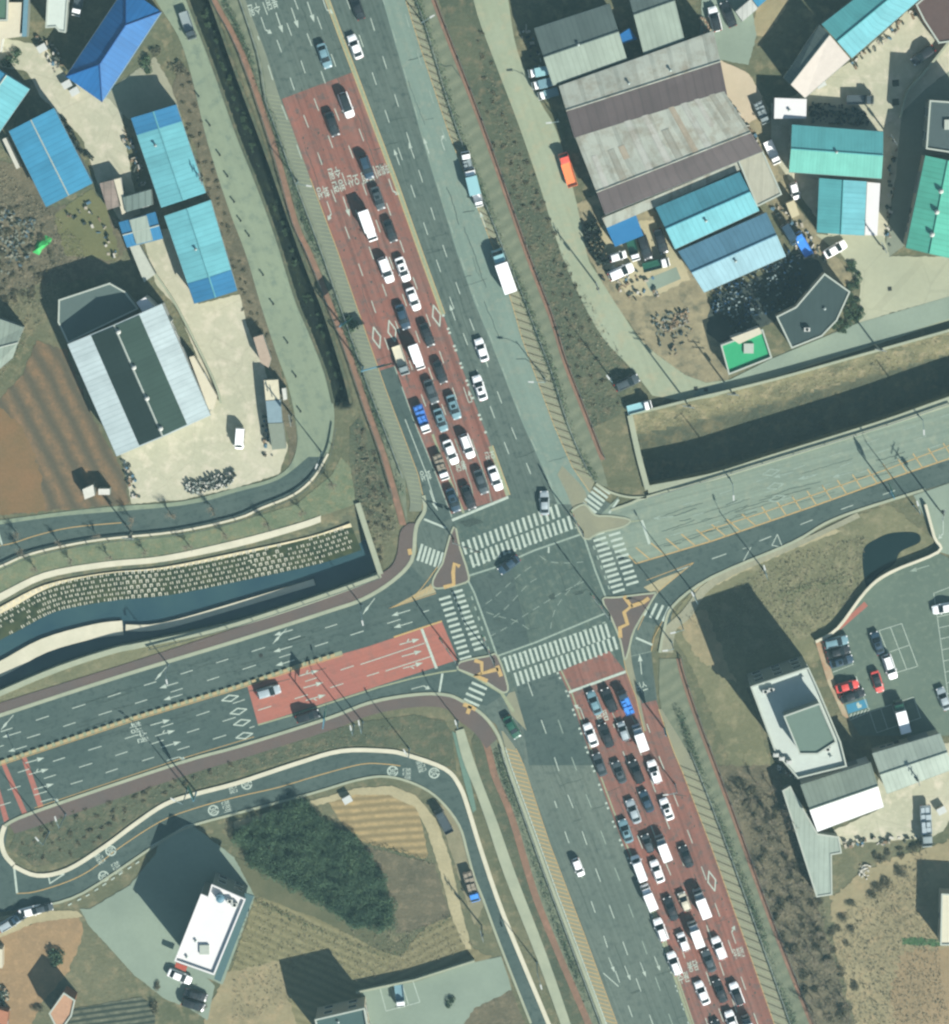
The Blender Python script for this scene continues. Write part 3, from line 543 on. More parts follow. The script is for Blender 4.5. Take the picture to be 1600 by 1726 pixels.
line(cut(R2, -60, 830), 'y', 0.12); line(cut(R3, -60, 800), 't', 0.25)
# diagonal hatching of the shoulders
def hatch(a, b, y0, y1, step, c='y', w=0.13, sl=10, y_b=None):
    y = y0
    while y < y1:
        xa, xb = at(a, y), at(b, y + sl)
        if abs(xb - xa) > 5: line([(xa, y), (xb, y + sl)], c, w, z=ZM)
        y += step
hatch(R2, R3, -50, 800, 7, 't', 0.13, 9); hatch(R2, R3, -50, 800, 14, 'y', 0.12, 9)
hatch([(x - 20, y) for x, y in L_], L_, 160, 850, 7, 't', 0.10, 3)
SLw, SLx = SLo[2:], [(870, 1262), (883, 1290), (926, 1420), (985, 1575), (1040, 1725), (1055, 1765)]
hatch(SLw, SLx, 1262, 1750, 7.5, 'y', 0.16, 6); line(SLw, 'w', 0.22); line(SLx, 'y', 0.12)
hatch(SR[2:], SRo, 1290, 1750, 8, 't', 0.12, 12); hatch(SR[2:], SRo, 1290, 1750, 16, 'y', 0.12, 12); line(SR[1:], 'y', 0.13)
# south arm
line(SM, 't', 0.3, o=0.5); dash(SM, 'w', 0.5, 0.45, 0.4, o=-0.3); line(cut(SM, 1500, 1760), 't', 0.5)
dash([(890, 1150), (912, 1212), (930, 1262), (949, 1320), (974, 1380), (993, 1434), (1012, 1485), (1051, 1590), (1102, 1730)], on=3)
dash([(935, 1350), (957, 1415), (995, 1515), (1016, 1572), (1035, 1630), (1072, 1730)], on=2.6, ph=1)
dash([(927, 1175), (947, 1230), (965, 1280), (982, 1325), (1007, 1385), (1045, 1485), (1084, 1590), (1135, 1730)], on=3, ph=3, c='f')
for t, ph in ((0.2, 0), (0.4, 2), (0.6, 4), (0.8, 1)): dash(frac(SM, SR, t, 1220, 1765), 'w', ph=ph, on=3)
for t in (0.22, 0.42, 0.62): line(frac(SM, [(1055, 1132), (1068, 1180), (1150, 1300)], t * 1.3, 1172, 1235), 'f', 0.16)
line([(1044, 1078), (1056, 1132), (1072, 1175), (1086, 1235)], 'y', 0.12)
line([(1064, 1106), (1098, 1098)], 'f', 0.1)
# stop lines
for a in ([(762, 877), (857, 838)], [(959, 1167), (1055, 1132)], [(711, 1060), (736, 1127)], [(1082, 877), (1095, 917)]): line(a, 'w', 0.5, z=ZM + .004)
for a in ([(715, 875), (752, 890)], [(1072, 1075), (1100, 1087)], [(1043, 842), (1027, 865)], [(746, 1135), (740, 1171)]): line(a, 'w', 0.4, z=ZM + .004)
# crosswalks
def zebra(a, b, n, L, ang=None, w=0.48, c='w', jit=0.02, skip=()):
    A, B = P(*a, ZM), P(*b, ZM); d = (B - A)
    for i in range(n):
        if i in skip: continue
        c0 = A + d * (i / (n - 1)); u = Vector((ang[0], -ang[1], 0)).normalized()
        mk[c].obox((c0.x, c0.y), u.x, u.y, L + random.uniform(-.15, .1), w, ZM - .004, ZM + 0.001)
nv = (0.30, 1.0)
zebra((783, 924), (940, 861), 18, 2.5, nv); zebra((796, 946), (961, 881), 20, 2.5, nv)
zebra((854, 1120), (1024, 1063), 21, 2.9, nv); zebra((871, 1145), (1037, 1084), 20, 2.6, nv)
ev = (1.0, -0.30)
zebra((750, 1008), (785, 1109), 12, 2.2, ev); zebra((771, 997), (808, 1093), 12, 2.0, ev)
zebra((1008, 900), (1043, 996), 12, 2.4, ev); zebra((1033, 891), (1066, 983), 11, 2.3, ev)
zebra((708, 931), (743, 945), 6, 3.2, (-0.28, 1)); zebra((1091, 1026), (1123, 1035), 4, 3.0, (-0.45, 1))
zebra((808, 1156), (795, 1184), 4, 3.2, (1, 0.45)); zebra((1017, 824), (994, 856), 6, 3.2, (0.8, 0.6))
for a in ([(785, 970), (800, 1000), (839, 1108)], [(785, 972), (833, 957), (900, 928), (978, 901)], [(838, 1106), (905, 1082), (1020, 1034)], [(984, 903), (1003, 960), (1028, 1024)]): line(a, 'f', 0.35)
for a in ([(782, 960), (900, 914), (975, 888)], [(846, 1112), (940, 1080), (1022, 1048)], [(795, 1005), (825, 1098)], [(994, 903), (1030, 1000)]): dash(a, 'f', 0.9, 1.1, 0.3)
for arc in ([(895, 955), (875, 970), (852, 990), (830, 1010), (812, 1022)], [(905, 975), (890, 985), (867, 1010), (847, 1030), (822, 1047)], [(985, 980), (950, 997), (912, 1020), (877, 1042), (850, 1060), (827, 1072)],
            [(910, 937), (925, 946), (950, 949), (985, 947)], [(820, 1032), (845, 1040), (870, 1047), (900, 1066)], [(978, 980), (955, 1000), (935, 1030), (928, 1060)]):
    dash(smooth(arc, 5), 'f', 1.5, 0.9, 0.12)
line([(925, 922), (925, 932)], 'w', 0.3)
# west arm
rowA = [(-60, 1253), (37, 1222), (97, 1202), (160, 1182), (225, 1161), (350, 1122), (475, 1082), (600, 1042)]; rowB = [(-60, 1277), (75, 1235), (136, 1215), (202, 1194), (325, 1155), (450, 1115), (577, 1075), (725, 1028)]
rowC = [(-60, 1331), (122, 1273), (180, 1255), (305, 1215), (425, 1175), (489, 1157), (600, 1121)]; rowD = [(-60, 1355), (160, 1285), (221, 1265), (340, 1227), (471, 1186), (640, 1133)]; rowE = [(-60, 1376), (138, 1316), (195, 1297), (257, 1277), (375, 1241), (430, 1224)]
for k, r in enumerate((rowA, rowB, rowC, rowD, rowE)): dash(r, 'w', 2.7, 4.4, 0.16, ph=k * 1.9)
line([(608, 1120), (716, 1084)], 'w', 0.16); line([(650, 1131), (728, 1106)], 'w', 0.16)
WMd = [(-60, 1304), (0, 1285), (225, 1210), (400, 1157), (520, 1117), (577, 1100)]
line(WMd, 'y', 0.12, o=-0.55); dash([(577, 1100), (664, 1074)], 'w', 0.3, 0.3, 0.7); line([(664, 1074), (745, 1047)], 'y', 0.3)
for q in ([(60, 1367), (300, 1286), (430, 1247)], [(400, 1080), (555, 1030), (612, 1010)]): line(q, 'y', 0.12, o=0.6)
line([(655, 1026), (700, 1003), (738, 955), (746, 945)], 'y', 0.14, sm=True); line([(655, 1026), (735, 1000)], 'y', 0.12)
for t in range(6): line([(690 + t * 7, 1012 - t * 3), (702 + t * 6, 1004 - t * 5)], 'y', 0.12)
line([(435, 1222), (500, 1203), (640, 1158), (700, 1142), (745, 1133), (770, 1130)], 't', 0.3); line([(775, 1128), (800, 1140), (845, 1167), (866, 1200)], 't', 0.6)
# east arm
line([(1072, 950), (1200, 912), (1375, 852), (1500, 807), (1600, 773), (1700, 741)], 'y', 0.22); line([(1060, 936), (1072, 950)], 'y', 0.2)
line([(1180, 898), (1280, 866), (1407, 822), (1490, 793), (1600, 751), (1700, 717)], 'y', 0.16)
for i in range(22):
    x = 1082 + i * 25.5; low = at([(y_, x_) for x_, y_ in [(1072, 950), (1200, 912), (1375, 852), (1500, 807), (1600, 773), (1700, 741)]], x + 14)
    line([(x - (10 if i < 8 else 2), low - (20 if i < 8 else 24)), (x + 14, low)], 'y', 0.2)
for dy, ph in ((-27, 0), (-50, 3), (-73, 5)): dash([(1130, 930 + dy), (1200, 910 + dy), (1375, 851 + dy), (1500, 806 + dy), (1600, 771 + dy)], 'f', 2.6, 4.6, 0.15, ph=ph)
dash([(1140, 962), (1200, 942), (1260, 921)], 'w', 3, 4); dash([(1280, 912), (1380, 872), (1550, 812)], 'w', 2.6, 5.5, 0.15)
line([(1170, 948), (1104, 1003), (1085, 1040), (1075, 1062)], 'y', 0.13, sm=True); line([(1170, 948), (1090, 978)], 'y', 0.12)
line([(1098, 1098), (1102, 1075), (1118, 1045)], 'y', 0.12); line([(990, 868), (1040, 882), (1082, 877)], 't', 0.25)
# side and loop roads
line([(28, 1506), (60, 1503), (114, 1486), (155, 1465), (200, 1430), (270, 1385), (330, 1362), (400, 1343), (470, 1327), (540, 1306), (610, 1288), (650, 1288), (675, 1291)], 'y', 0.16, sm=True)
line([(-60, 930), (15, 917), (60, 903), (120, 889), (205, 881)], 'y', 0.15, sm=True); line([(-5, 890), (4, 920)], 'w', 0.35); line([(24, 1462), (29, 1506)], 'w', 0.4)
dash([(115, 1526), (150, 1508), (200, 1475), (235, 1452)], 'w', 1.0, 0.9, 0.25)
line([(400, 1368), (313, 1392), (253, 1427)], 'w', 0.15)
# arrows, diamonds, triangles
def local(px, py, vx, vy, polys, c='w', s=1.0, z=ZM + .004):
    a = P(px, py, z); u = P(px + vx, py + vy, z) - a; u.normalize(); n = Vector((-u.y, u.x, 0))
    for q in polys: mk[c].poly([(a.x + (u.x * x + n.x * y) * s, a.y + (u.y * x + n.y * y) * s, z) for x, y in q])
SH = [(-1.9, -.09), (.7, -.09), (.7, .09), (-1.9, .09)]
HD = [(.6, -.42), (2.0, 0), (.6, .42)]
def turn(sd): return [[(-1.9, -.08), (.5, -.08), (.5, .08), (-1.9, .08)], [(.3, 0), (.55, -.1 * sd), (1.1, .45 * sd), (.85, .6 * sd)], [(1.5, .95 * sd), (.55, .75 * sd), (1.25, .15 * sd)]]
ARR = {'s': [SH, HD], 'l': turn(1), 'r': turn(-1), 'sl': [SH, HD] + [[(-.6, 0), (-.3, 0), (.2, .6), (-.05, .6)]], 'sr': [SH, HD] + [[(-.6, 0), (-.3, 0), (.2, -.6), (-.05, -.6)]],
       'u': [[(-1.9, -.4), (1.1, -.4), (1.1, -.25), (-1.9, -.25)], [(1.0, -.4), (1.2, -.4), (1.2, .4), (1.0, .4)], [(-.2, .25), (1.1, .25), (1.1, .4), (-.2, .4)], [(-.1, 0), (-1.1, .33), (-.1, .65)]]}
dn, upn = (0.34, 1), (-0.36, -1)
for x, y, k in ((446, 46, 'l'), (471, 38, 's'), (497, 30, 's'), (524, 20, 's'), (549, 12, 'l')): local(x, y, *dn, ARR[k])
for x, y, k in ((557, 356, 'r'), (584, 348, 's'), (661, 318, 'l'), (730, 842, 's'), (790, 668, 'u')): local(x, y, *dn, ARR[k])
for x, y, k in ((669, 265, 's'), (694, 254, 's'), (719, 246, 's'), (745, 240, 'r'), (763, 527, 's'), (814, 370, 's')): local(x, y, *upn, ARR[k], s=.8)
for x, y, k in ((1031, 1626, 's'), (1058, 1640, 's'), (1084, 1634, 's'), (1108, 1624, 's')): local(x, y, 0.4, 1, ARR[k], s=.8)
line([(1017, 1640), (1043, 1663)], 'w', 0.18)
for x, y, k in ((980, 1198, 'l'), (1235, 1575, 'r'), (1080, 1120, 's')): local(x, y, -0.1 if x == 1080 else -0.36, -1, ARR[k])
for x, y in ((458, 0), (676, 1033), (680, 1053), (477, 1094), (481, 1117), (285, 1155), (292, 1175), (20, 1238), (478, 1066), (30, 1262)):
    if y > 10: local(x, y, -1, 0.3, ARR['s'], s=.95)
for x, y, k in ((270, 1218, 's'), (278, 1236, 'sl'), (288, 1255, 's'), (298, 1277, 'r'), (520, 1135, 'sl'), (528, 1155, 's'), (532, 1176, 'sr'), (690, 1082, 'sl'), (694, 1102, 's'), (696, 1122, 'sr'), (710, 1157, 'r'), (58, 1282, 's'), (65, 1301, 'sl'), (74, 1326, 's'), (85, 1347, 'r')): local(x, y, 1, -0.28, ARR[k])
for a in ([(632, 1008), (612, 1035)], [(483, 1060), (460, 1085)], [(283, 1122), (262, 1146)], [(23, 1205), (2, 1230)]): line(a, 'w', 0.14); local(*[(a[0][0] + 2 * a[1][0]) / 3, (a[0][1] + 2 * a[1][1]) / 3], a[1][0] - a[0][0], a[1][1] - a[0][1], [[(-.9, -.05), (0, -.25), (1.2, 0), (0, .25)]])
for x, y in ((1320, 800), (1362, 803), (1420, 800)): local(x, y, -1, .27, ARR['s'], 'f')
local(1118, 872, -1, 0.1, ARR['s'], 'f'); local(1590, 895, 0, 1, ARR['r']); local(1550, 958, -1, .3, ARR['s'], 'f')
def ring(x, y, vx, vy, pts, w=0.24, c='w'):
    a = P(x, y, ZM); u = (P(x + vx, y + vy, ZM) - a).normalized(); n = Vector((-u.y, u.x, 0))
    q = [Vector((a.x + u.x * p + n.x * r, a.y + u.y * p + n.y * r)) for p, r in pts]
    for i, p in enumerate(q):
        r_ = q[(i + 1) % len(q)]; t = (r_ - p).normalized() * w * .35; strip(mk[c], [p - t, r_ + t], w, ZM + .004 + i * .001)
DIA = [(2.0, 0), (0, .75), (-2.0, 0), (0, -.75)]; TRI = [(1.8, 0), (-1.2, .8), (-1.2, -.8)]
for x, y in ((635, 569), (661, 558), (736, 532), (1200, 1485)): ring(x, y, 0.3, 1, DIA)
for x, y in ((388, 1177), (402, 1199), (408, 1218), (412, 1240), (1300, 796), (1307, 819), (1310, 840)): ring(x, y, 1, -.27, [(p * .8, r * .8) for p, r in DIA], c='w' if x < 1000 else 'f')
ring(95, 1482, 1, 0, [(-1.5, .8), (1.5, 1.0), (-1.2, -.8)]); ring(1312, 912, 0.2, -1, [(-1, -1), (1.2, .4), (-1, 1)], 0.15); line([(1253, 946), (1266, 922), (1252, 925)], 'w', 0.16)
# islands: tactile paving
sheetz = 0.185
for pl in ([(748, 990), (765, 985), (764, 965), (766, 950), (775, 955)], [(800, 1113), (812, 1117), (813, 1135), (830, 1130), (840, 1128)], [(812, 1135), (800, 1138), (822, 1148)], [(1052, 1005), (1064, 1022), (1052, 1032), (1058, 1052), (1045, 1058), (1046, 1075)], [(1064, 1022), (1085, 1015), (1094, 1008)],
           [(690, 925), (692, 935)], [(781, 1187), (795, 1192), (802, 1196)], [(793, 1190), (788, 1203)], [(838, 1122), (845, 1140)]):
    mb = MB(); strip(mb, W2(pl, 0.2), 0.75, 0.2); struct(mb.build('tactile_paving', paint('tactile_yellow', (222, 190, 130), 0.4)))
# car-park bays
def bays(a, b, c, d, n, w=0.12):
    """outline a-b-c-d with n divisions along a-b"""
    line([a, b], w=w); line([d, c], w=w)
    for i in range(n + 1):
        t = i / n; line([(a[0] + (b[0] - a[0]) * t, a[1] + (b[1] - a[1]) * t), (d[0] + (c[0] - d[0]) * t, d[1] + (c[1] - d[1]) * t)], w=w)
bays((1482, 1063), (1520, 1051), (1547, 1123), (1510, 1134), 2); line([(1497, 1100), (1534, 1087)], w=.12)
line([(1501, 1135), (1512, 1131)], w=.12)
bays((1580, 1040), (1598, 1170), (1640, 1160), (1622, 1030), 7); line([(1574, 1000), (1640, 975)], w=.12); line([(1574, 1000), (1580, 1040)], w=.12)
bays((1466, 1200), (1540, 1175), (1552, 1210), (1478, 1235), 4); line([(1424, 1083), (1438, 1120), (1404, 1133)], w=.15); line([(1443, 1140), (1466, 1200), (1432, 1214)], w=.15)
bays((640, 1663), (695, 1650), (708, 1689), (651, 1704), 3, 0.15)
sheet('accessible_bay', [(1426, 1188), (1460, 1178), (1464, 1192), (1430, 1203)], plain('blue_bay_paint', (84, 158, 188), 0.8), 0.075)
for i in range(6): line([(1431 + i * 6, 1212 - i * 1.8), (1436 + i * 6, 1203 - i * 1.8)], w=.2)
local(1448, 1188, 1, -.3, [[(-.35, -.6), (.35, -.6), (.5, -.1), (.1, 0), (.1, .5), (-.3, .5), (-.45, .1)]], z=.085)
# joints, sealed cracks and oil drips
mk['d'] = MB(); random.seed(77)
def crack(x, y, vx, vy, L):
    pts = []; px, py = x, y
    for k in range(int(L / 4)): pts.append((px, py)); px += vx * 4 + random.uniform(-.9, .9); py += vy * 4 + random.uniform(-.9, .9)
    if len(pts) > 2: strip(mk['d'], W2(smooth(pts, 2), ZM), random.uniform(.05, .12), ZM - .002)
for _ in range(46):
    y = random.uniform(0, 820); t = random.uniform(0, .9); x = at(L_, y) + (at(R2, y) - at(L_, y)) * t
    if random.random() < .6: crack(x, y, .34, .94, random.uniform(30, 120))
    else: crack(x, y, .95, -.27, random.uniform(15, 50))
for _ in range(40):
    y = random.uniform(1180, 1726); x = at(SLe, y) + (at(SR, y) - at(SLe, y)) * random.uniform(.02, .9)
    if random.random() < .6: crack(x, y, .36, .93, random.uniform(30, 110))
    else: crack(x, y, .95, -.3, random.uniform(15, 50))
for _ in range(40): x = random.uniform(0, 640); crack(x, 1240 - x * .31 + random.uniform(-25, 75), .955, -.3, random.uniform(20, 90))
for _ in range(26): x = random.uniform(1100, 1500); crack(x, 905 - (x - 1100) * .28 + random.uniform(-40, 25), .96, -.28, random.uniform(20, 110))
for _ in range(24): crack(random.uniform(800, 990), random.uniform(940, 1070), random.choice((.34, .95)), random.choice((.9, -.3)), random.uniform(15, 60))
for q in [[(740, 108), (752, 112), (762, 110), (775, 128), (790, 150)], [(870, 605), (886, 605), (905, 618), (922, 636)], [(780, 358), (800, 355)], [(1130, 1338), (1158, 1342)]]: line(q, 'd', .13)
for _ in range(170):
    if random.random() < .5: y = random.uniform(140, 860); x = at(L_, y) + (at(M_, y) - at(L_, y)) * (random.randrange(5) + .5 + random.gauss(0, .1)) / 5
    else: y = random.uniform(1160, 1726); x = at(SM, y) + (at(SR, y) - at(SM, y)) * (random.randrange(5) + .5 + random.gauss(0, .1)) / 5
    p = P(x, y, ZM); r = random.uniform(.06, .2); mk['d'].poly([(p.x + r * math.cos(a) * random.uniform(.6, 1.1), p.y + 1.6 * r * math.sin(a) * random.uniform(.6, 1.1), ZM - .003) for a in np.linspace(0, 5.6, 7)])
for pts in ([(770, 880), (800, 872), (815, 880), (790, 890)], [(925, 1004), (935, 1000), (938, 1008), (928, 1011)], [(968, 1000), (985, 995), (984, 1000), (970, 1004)], [(830, 1046), (845, 1040), (842, 1046)]): mk['d'].poly([(p.x, p.y, ZM - .003) for p in PP(rag(pts, 1.5), ZM)])
# writing on the road
def writing(text, x, y, vx, vy, w, h, mirror=False):
    """vx,vy = reading direction in the photo"""
    cu = bpy.data.curves.new('t', 'FONT'); cu.body = text; cu.size = 1; cu.align_x = 'CENTER'; cu.align_y = 'CENTER'; cu.space_line = 0.95; cu.offset = 0.012
    o = bpy.data.objects.new('t', cu); COL.objects.link(o); bpy.context.view_layer.update()
    me = bpy.data.meshes.new_from_object(o.evaluated_get(bpy.context.evaluated_depsgraph_get())); bpy.data.objects.remove(o)
    if not len(me.vertices): return
    a = P(x, y, ZM); u = (P(x + vx, y + vy, ZM) - a).normalized(); n = Vector((-u.y, u.x, 0))
    xs = [v.co.x for v in me.vertices]; ys = [v.co.y for v in me.vertices]; cx_, cy_ = (min(xs) + max(xs)) / 2, (min(ys) + max(ys)) / 2
    sx, sy = w / (max(xs) - min(xs)), h / (max(ys) - min(ys)); b = len(mk['w'].v)
    for v in me.vertices:
        p = u * (v.co.x - cx_) * sx + n * (v.co.y - cy_) * sy; mk['w'].v.append((a.x + p.x, a.y + p.y, ZM + .006))
    for p in me.polygons: mk['w'].f.append(tuple(b + i for i in p.vertices)); mk['w'].mi.append(0); mk['w'].uv.append([(0, 0)] * len(p.vertices))
rd = (-1, 0.30)     # read by drivers heading down the photo
for t, x, y in (('수원', 429, 16), ('봉담', 458, 6), ('화성', 545, 324), ('방면', 571, 314), ('수원', 564, 292), ('오산', 596, 304), ('병점', 620, 298)): writing(t, x, y, *rd, 2.1, 2.2)
writing('좌회전', 646, 286, *rd, 2.4, 2.0); writing('화성', 718, 801, *rd, 1.9, 2.0); writing('봉담', 777, 786, *rd, 2.0, 1.8); writing('오산', 826, 768, *rd, 1.8, 1.6)
for t, x, y in (('버스', 1082, 1158), ('우회전', 1245, 1606), ('수원', 1152, 1648), ('봉담', 1168, 1628), ('병점', 1015, 1207)): writing(t, x, y, 1, -.3, 2.0, 2.1)
writing('화성', 229, 1226, 0.28, 1, 2.0, 2.2); writing('수원', 240, 1242, .28, 1, 2, 2.2)
def speed_disc(x, y, vx, vy, tx, ty):
    a = P(x, y, ZM); u = (P(x + vx, y + vy, ZM) - a).normalized(); q = []
    for k in range(24): t = k / 24 * 2 * math.pi; q.append(Vector((a.x + math.cos(t) * .92, a.y + math.sin(t) * .92)))
    strip(mk['w'], q + [q[0], q[1]], 0.26, ZM + .004); writing('30', x, y, vx, vy, 1.15, 1.2)
    writing('천천히', tx, ty, vx, vy, 2.2, 1.6)
speed_disc(416, 1322, -.28, -1, 392, 1328); speed_disc(360, 1366, .28, 1, 382, 1359)
speed_disc(187, 1434, -.6, -1, 168, 1447); speed_disc(175, 1477, .5, 1, 197, 1462)
speed_disc(662, 1300, .0, 1, 686, 1304); speed_disc(732, 1303, -.3, -1, 710, 1292)
for k, nm, mt in (('w', 'white_road_markings', PW), ('y', 'yellow_road_markings', PY), ('t', 'cream_road_markings', PT), ('f', 'faded_road_markings', PF), ('d', 'sealed_cracks', paint('bitumen', (70, 88, 84), .75))): struct(mk[k].build(nm, mt))
# ------------------------------------------------------------------ buildings
WALLS = {'cream': plain('cream_wall_panel', (206, 200, 176), 0.7), 'grey': plain('grey_wall_panel', (150, 160, 150), 0.7), 'white': plain('white_wall_panel', (226, 230, 220), 0.7), 'blue': plain('blue_wall_panel', (96, 150, 180), 0.6), 'brick': plain('brick_wall', (160, 120, 96), 0.9, var=0.3)}
M_dark = plain('dark_opening', (40, 50, 52), 0.4); M_glass = plain('window_glass', (60, 84, 92), 0.12); M_frame = plain('white_frame', (220, 224, 216), 0.6); M_steel = plain('galvanised_steel', (158, 172, 168), 0.45, 0.4)
M_trim = plain('roof_trim', (200, 210, 196), 0.6); M_door = plain('shutter_grey', (150, 158, 154), 0.6)
def lerp(a, b, t): return a + (b - a) * t
def openings(root, A, B, h, n, door=True):
    """shutters, windows and a door on the wall from A to B (world xy, outward to the right of A->B)"""
    d = (B - A); L = d.length
    if L < 4: return
    u = d.normalized(); nrm = Vector((u.y, -u.x))
    def panel(nm, s, w, z0, z1, mat, out=0.04, par=root):
        mb = MB(); c = A + u * s + nrm * out; mb.obox((c.x, c.y), u.x, u.y, w, 0.08, z0, z1)
        return mb.build(nm, mat, par)
    if door and L > 6: panel('roller_shutter', L * 0.3, min(4, L * .3), 0.05, min(3.6, h * .7), M_door)
    if door: panel('door', L * 0.62, 1.0, 0.05, 2.1, M_dark)
    for k in range(n):
        s = L * (0.72 + 0.22 * k / max(1, n)) if door else L * (k + 0.7) / (n + .4)
        f = panel('window', s, 1.3, 1.2, 2.3, M_frame); panel('pane', s, 1.1, 1.3, 2.2, M_glass, 0.06, f)
def gable(name, label, A, B, C, D, h, rise, m1, m2=None, wall='cream', t=0.5, base=0.0, trim=True, cat='building', over=0.25, vents=(), doors=True):
    """A,B,C,D: eaves corners in the photo; ridge runs parallel to A-B; AB side uses m1, DC side m2; unlike pairs carry slope shade in their colour"""
    root = thing(name, label, cat); cen = P((A[0] + C[0]) / 2, (A[1] + C[1]) / 2, h); root.location = (cen.x, cen.y, base)
    a, b, c, d = [P(*q, h) for q in (A, B, C, D)]
    e, f = lerp(a, d, t), lerp(b, c, t); e.z += rise; f.z += rise
    L = (b - a).length; w1 = (e - a).length; w2_ = (e - d).length; off = Vector((cen.x, cen.y, base))
    mb = MB()
    def F(q, mi, uv): mb.face([p - off for p in q], mi, uv)
    q1 = [a, b, f, e]; q2 = [d, c, f, e]
    if ((b - a).cross(f - a)).z < 0: q1 = q1[::-1]; uv1 = [(0, w1), (L, w1), (L, 0), (0, 0)][::-1]; uv1 = [(0, w1 * 0), (L, 0), (L, w1), (0, w1)]
    else: uv1 = [(0, w1), (L, w1), (L, 0), (0, 0)]
    F(q1, 0, uv1)
    if ((c - d).cross(f - d)).z < 0: q2 = q2[::-1]; uv2 = [(0, 0), (L, 0), (L, w2_), (0, w2_)]
    else: uv2 = [(0, w2_), (L, w2_), (L, 0), (0, 0)]
    F(q2, 1, uv2)
    dn_ = Vector((0, 0, 0.14))
    for s, q in ((0, (a, b)), (1, (d, c))):
        F([q[0] - dn_, q[1] - dn_, q[1], q[0]], s, [(0, 0), (L, 0), (L, .1), (0, .1)])
    for x, y, z in ((a, e, d), (b, f, c)):
        F([x - dn_, y - dn_, y, x], 0, [(0, 0), (w1, 0), (w1, .1), (0, .1)]); F([y - dn_, z - dn_, z, y], 1, [(0, 0), (w2_, 0), (w2_, .1), (0, .1)])
    roof = mb.build('roof', [m1, m2 or m1], root)
    # ridge cap
    mb = MB(); z3 = Vector((0, 0, .05)); mb.tube(e - off + z3, f - off + z3, 0.13, k=5); mb.build('ridge_cap', M_trim if trim else m1, roof)
    # walls
    ab = (b - a).normalized(); ad = (d - a).normalized(); k = over
    wa, wb, wc, wd = a + (ab + ad) * k, b + (-ab + ad) * k, c + (-ab - ad) * k, d + (ab - ad) * k
    we, wf = lerp(wa, wd, t), lerp(wb, wc, t); mb = MB(); zt = rise - .2
    for q in ((wa, wb), (wd, wc)): F([Vector((q[0].x, q[0].y, base)), Vector((q[1].x, q[1].y, base)), q[1] + Vector((0, 0, -.05)), q[0] + Vector((0, 0, -.05))], 0, [(0, 0), (L, 0), (L, h), (0, h)])
    for x, y, z in ((wa, we, wd), (wb, wf, wc)): F([Vector((x.x, x.y, base)), Vector((z.x, z.y, base)), z + Vector((0, 0, -.05)), y + Vector((0, 0, -.12)), x + Vector((0, 0, -.05))], 0, [(0, 0), (w1, 0), (w1, h), (w1 / 2, h), (0, h)])
    mb.build('wall', WALLS[wall], root)
    # gutters along both eaves
    for q in ((a, b), (d, c)):
        mb = MB(); mb.tube(q[0] - off - dn_, q[1] - off - dn_, 0.09, k=5); mb.build('gutter', M_steel, root)
    if doors:
        pts = [wa, wb, wc, wd]; ar = (wb - wa).cross(wc - wa).z
        if ar < 0: pts = pts[::-1]
        for i in range(4):
            p, q = pts[i], pts[(i + 1) % 4]; dd_ = (q - p)
            if dd_.length > 5: openings(root, Vector((p.x - off.x, p.y - off.y)), Vector((q.x - off.x, q.y - off.y)), h - base, 2, door=(i % 2 == 0))
    for vx, vy in vents:
        p = P(vx, vy, h + rise) - off; mb = MB(); mb.tube((p.x, p.y, p.z - .3), (p.x, p.y, p.z + .35), .3, .3, 8); mb.tube((p.x, p.y, p.z + .35), (p.x, p.y, p.z + .75), .5, .2, 8); mb.build('roof_vent', M_frame, root)
    return root
def flat(name, label, pts, h, roof, wall='cream', parapet=0.5, base=0.0, cat='building', slab=None, win=2, pw=0.3, capm=None):
    root = thing(name, label, cat); W_ = PP(pts, h); cen = sum(W_, Vector()) / len(W_); root.location = (cen.x, cen.y, base)
    q = [(p.x - cen.x, p.y - cen.y) for p in W_]; ar = sum(q[i][0] * q[(i + 1) % len(q)][1] - q[(i + 1) % len(q)][0] * q[i][1] for i in range(len(q)))
    if ar < 0: q = q[::-1]
    mb = MB(); mb.prism(q, 0, h - base - .02, top=False); mb.build('wall', WALLS[wall] if isinstance(wall, str) else wall, root)
    mb = MB(); mb.prism(q, h - base - .2, h - base) if parapet == 0 else mb.poly([(x, y, h - base) for x, y in q]); r = mb.build('roof', roof, root)
    if parapet:
        mb = MB(); cl = [Vector(p) for p in q] + [Vector(q[0])]
        for i in range(len(q)):
            mb.obox(((cl[i].x + cl[i + 1].x) / 2, (cl[i].y + cl[i + 1].y) / 2), cl[i + 1].x - cl[i].x, cl[i + 1].y - cl[i].y, (cl[i + 1] - cl[i]).length + pw * .98, pw, h - base - .15, h - base + parapet + i * .003)
        mb.build('parapet', capm or M_trim, root)
    for i in range(len(q)):
        A_, B_ = Vector(q[i]), Vector(q[(i + 1) % len(q)]); n = int((B_ - A_).length / 3.2)
        if win and (B_ - A_).length > 3.5:
            if h - base > 5.5:
                u = (B_ - A_).normalized(); nr = Vector((u.y, -u.x))
                for fl in range(int((h - base) / 3.2)):
                    for k in range(max(1, n)):
                        c = A_ + u * (B_ - A_).length * (k + .5) / max(1, n) + nr * .03
                        m1_ = MB(); m1_.obox((c.x, c.y), u.x, u.y, 1.7, .1, fl * 3.2 + 1.0, fl * 3.2 + 2.5); fr = m1_.build('window', M_frame, root)
                        c += nr * .05; m2_ = MB(); m2_.obox((c.x, c.y), u.x, u.y, 1.5, .04, fl * 3.2 + 1.1, fl * 3.2 + 2.4); m2_.build('pane', M_glass, fr)
            else: openings(root, A_, B_, h - base, 1, door=(i == 0))
    return root
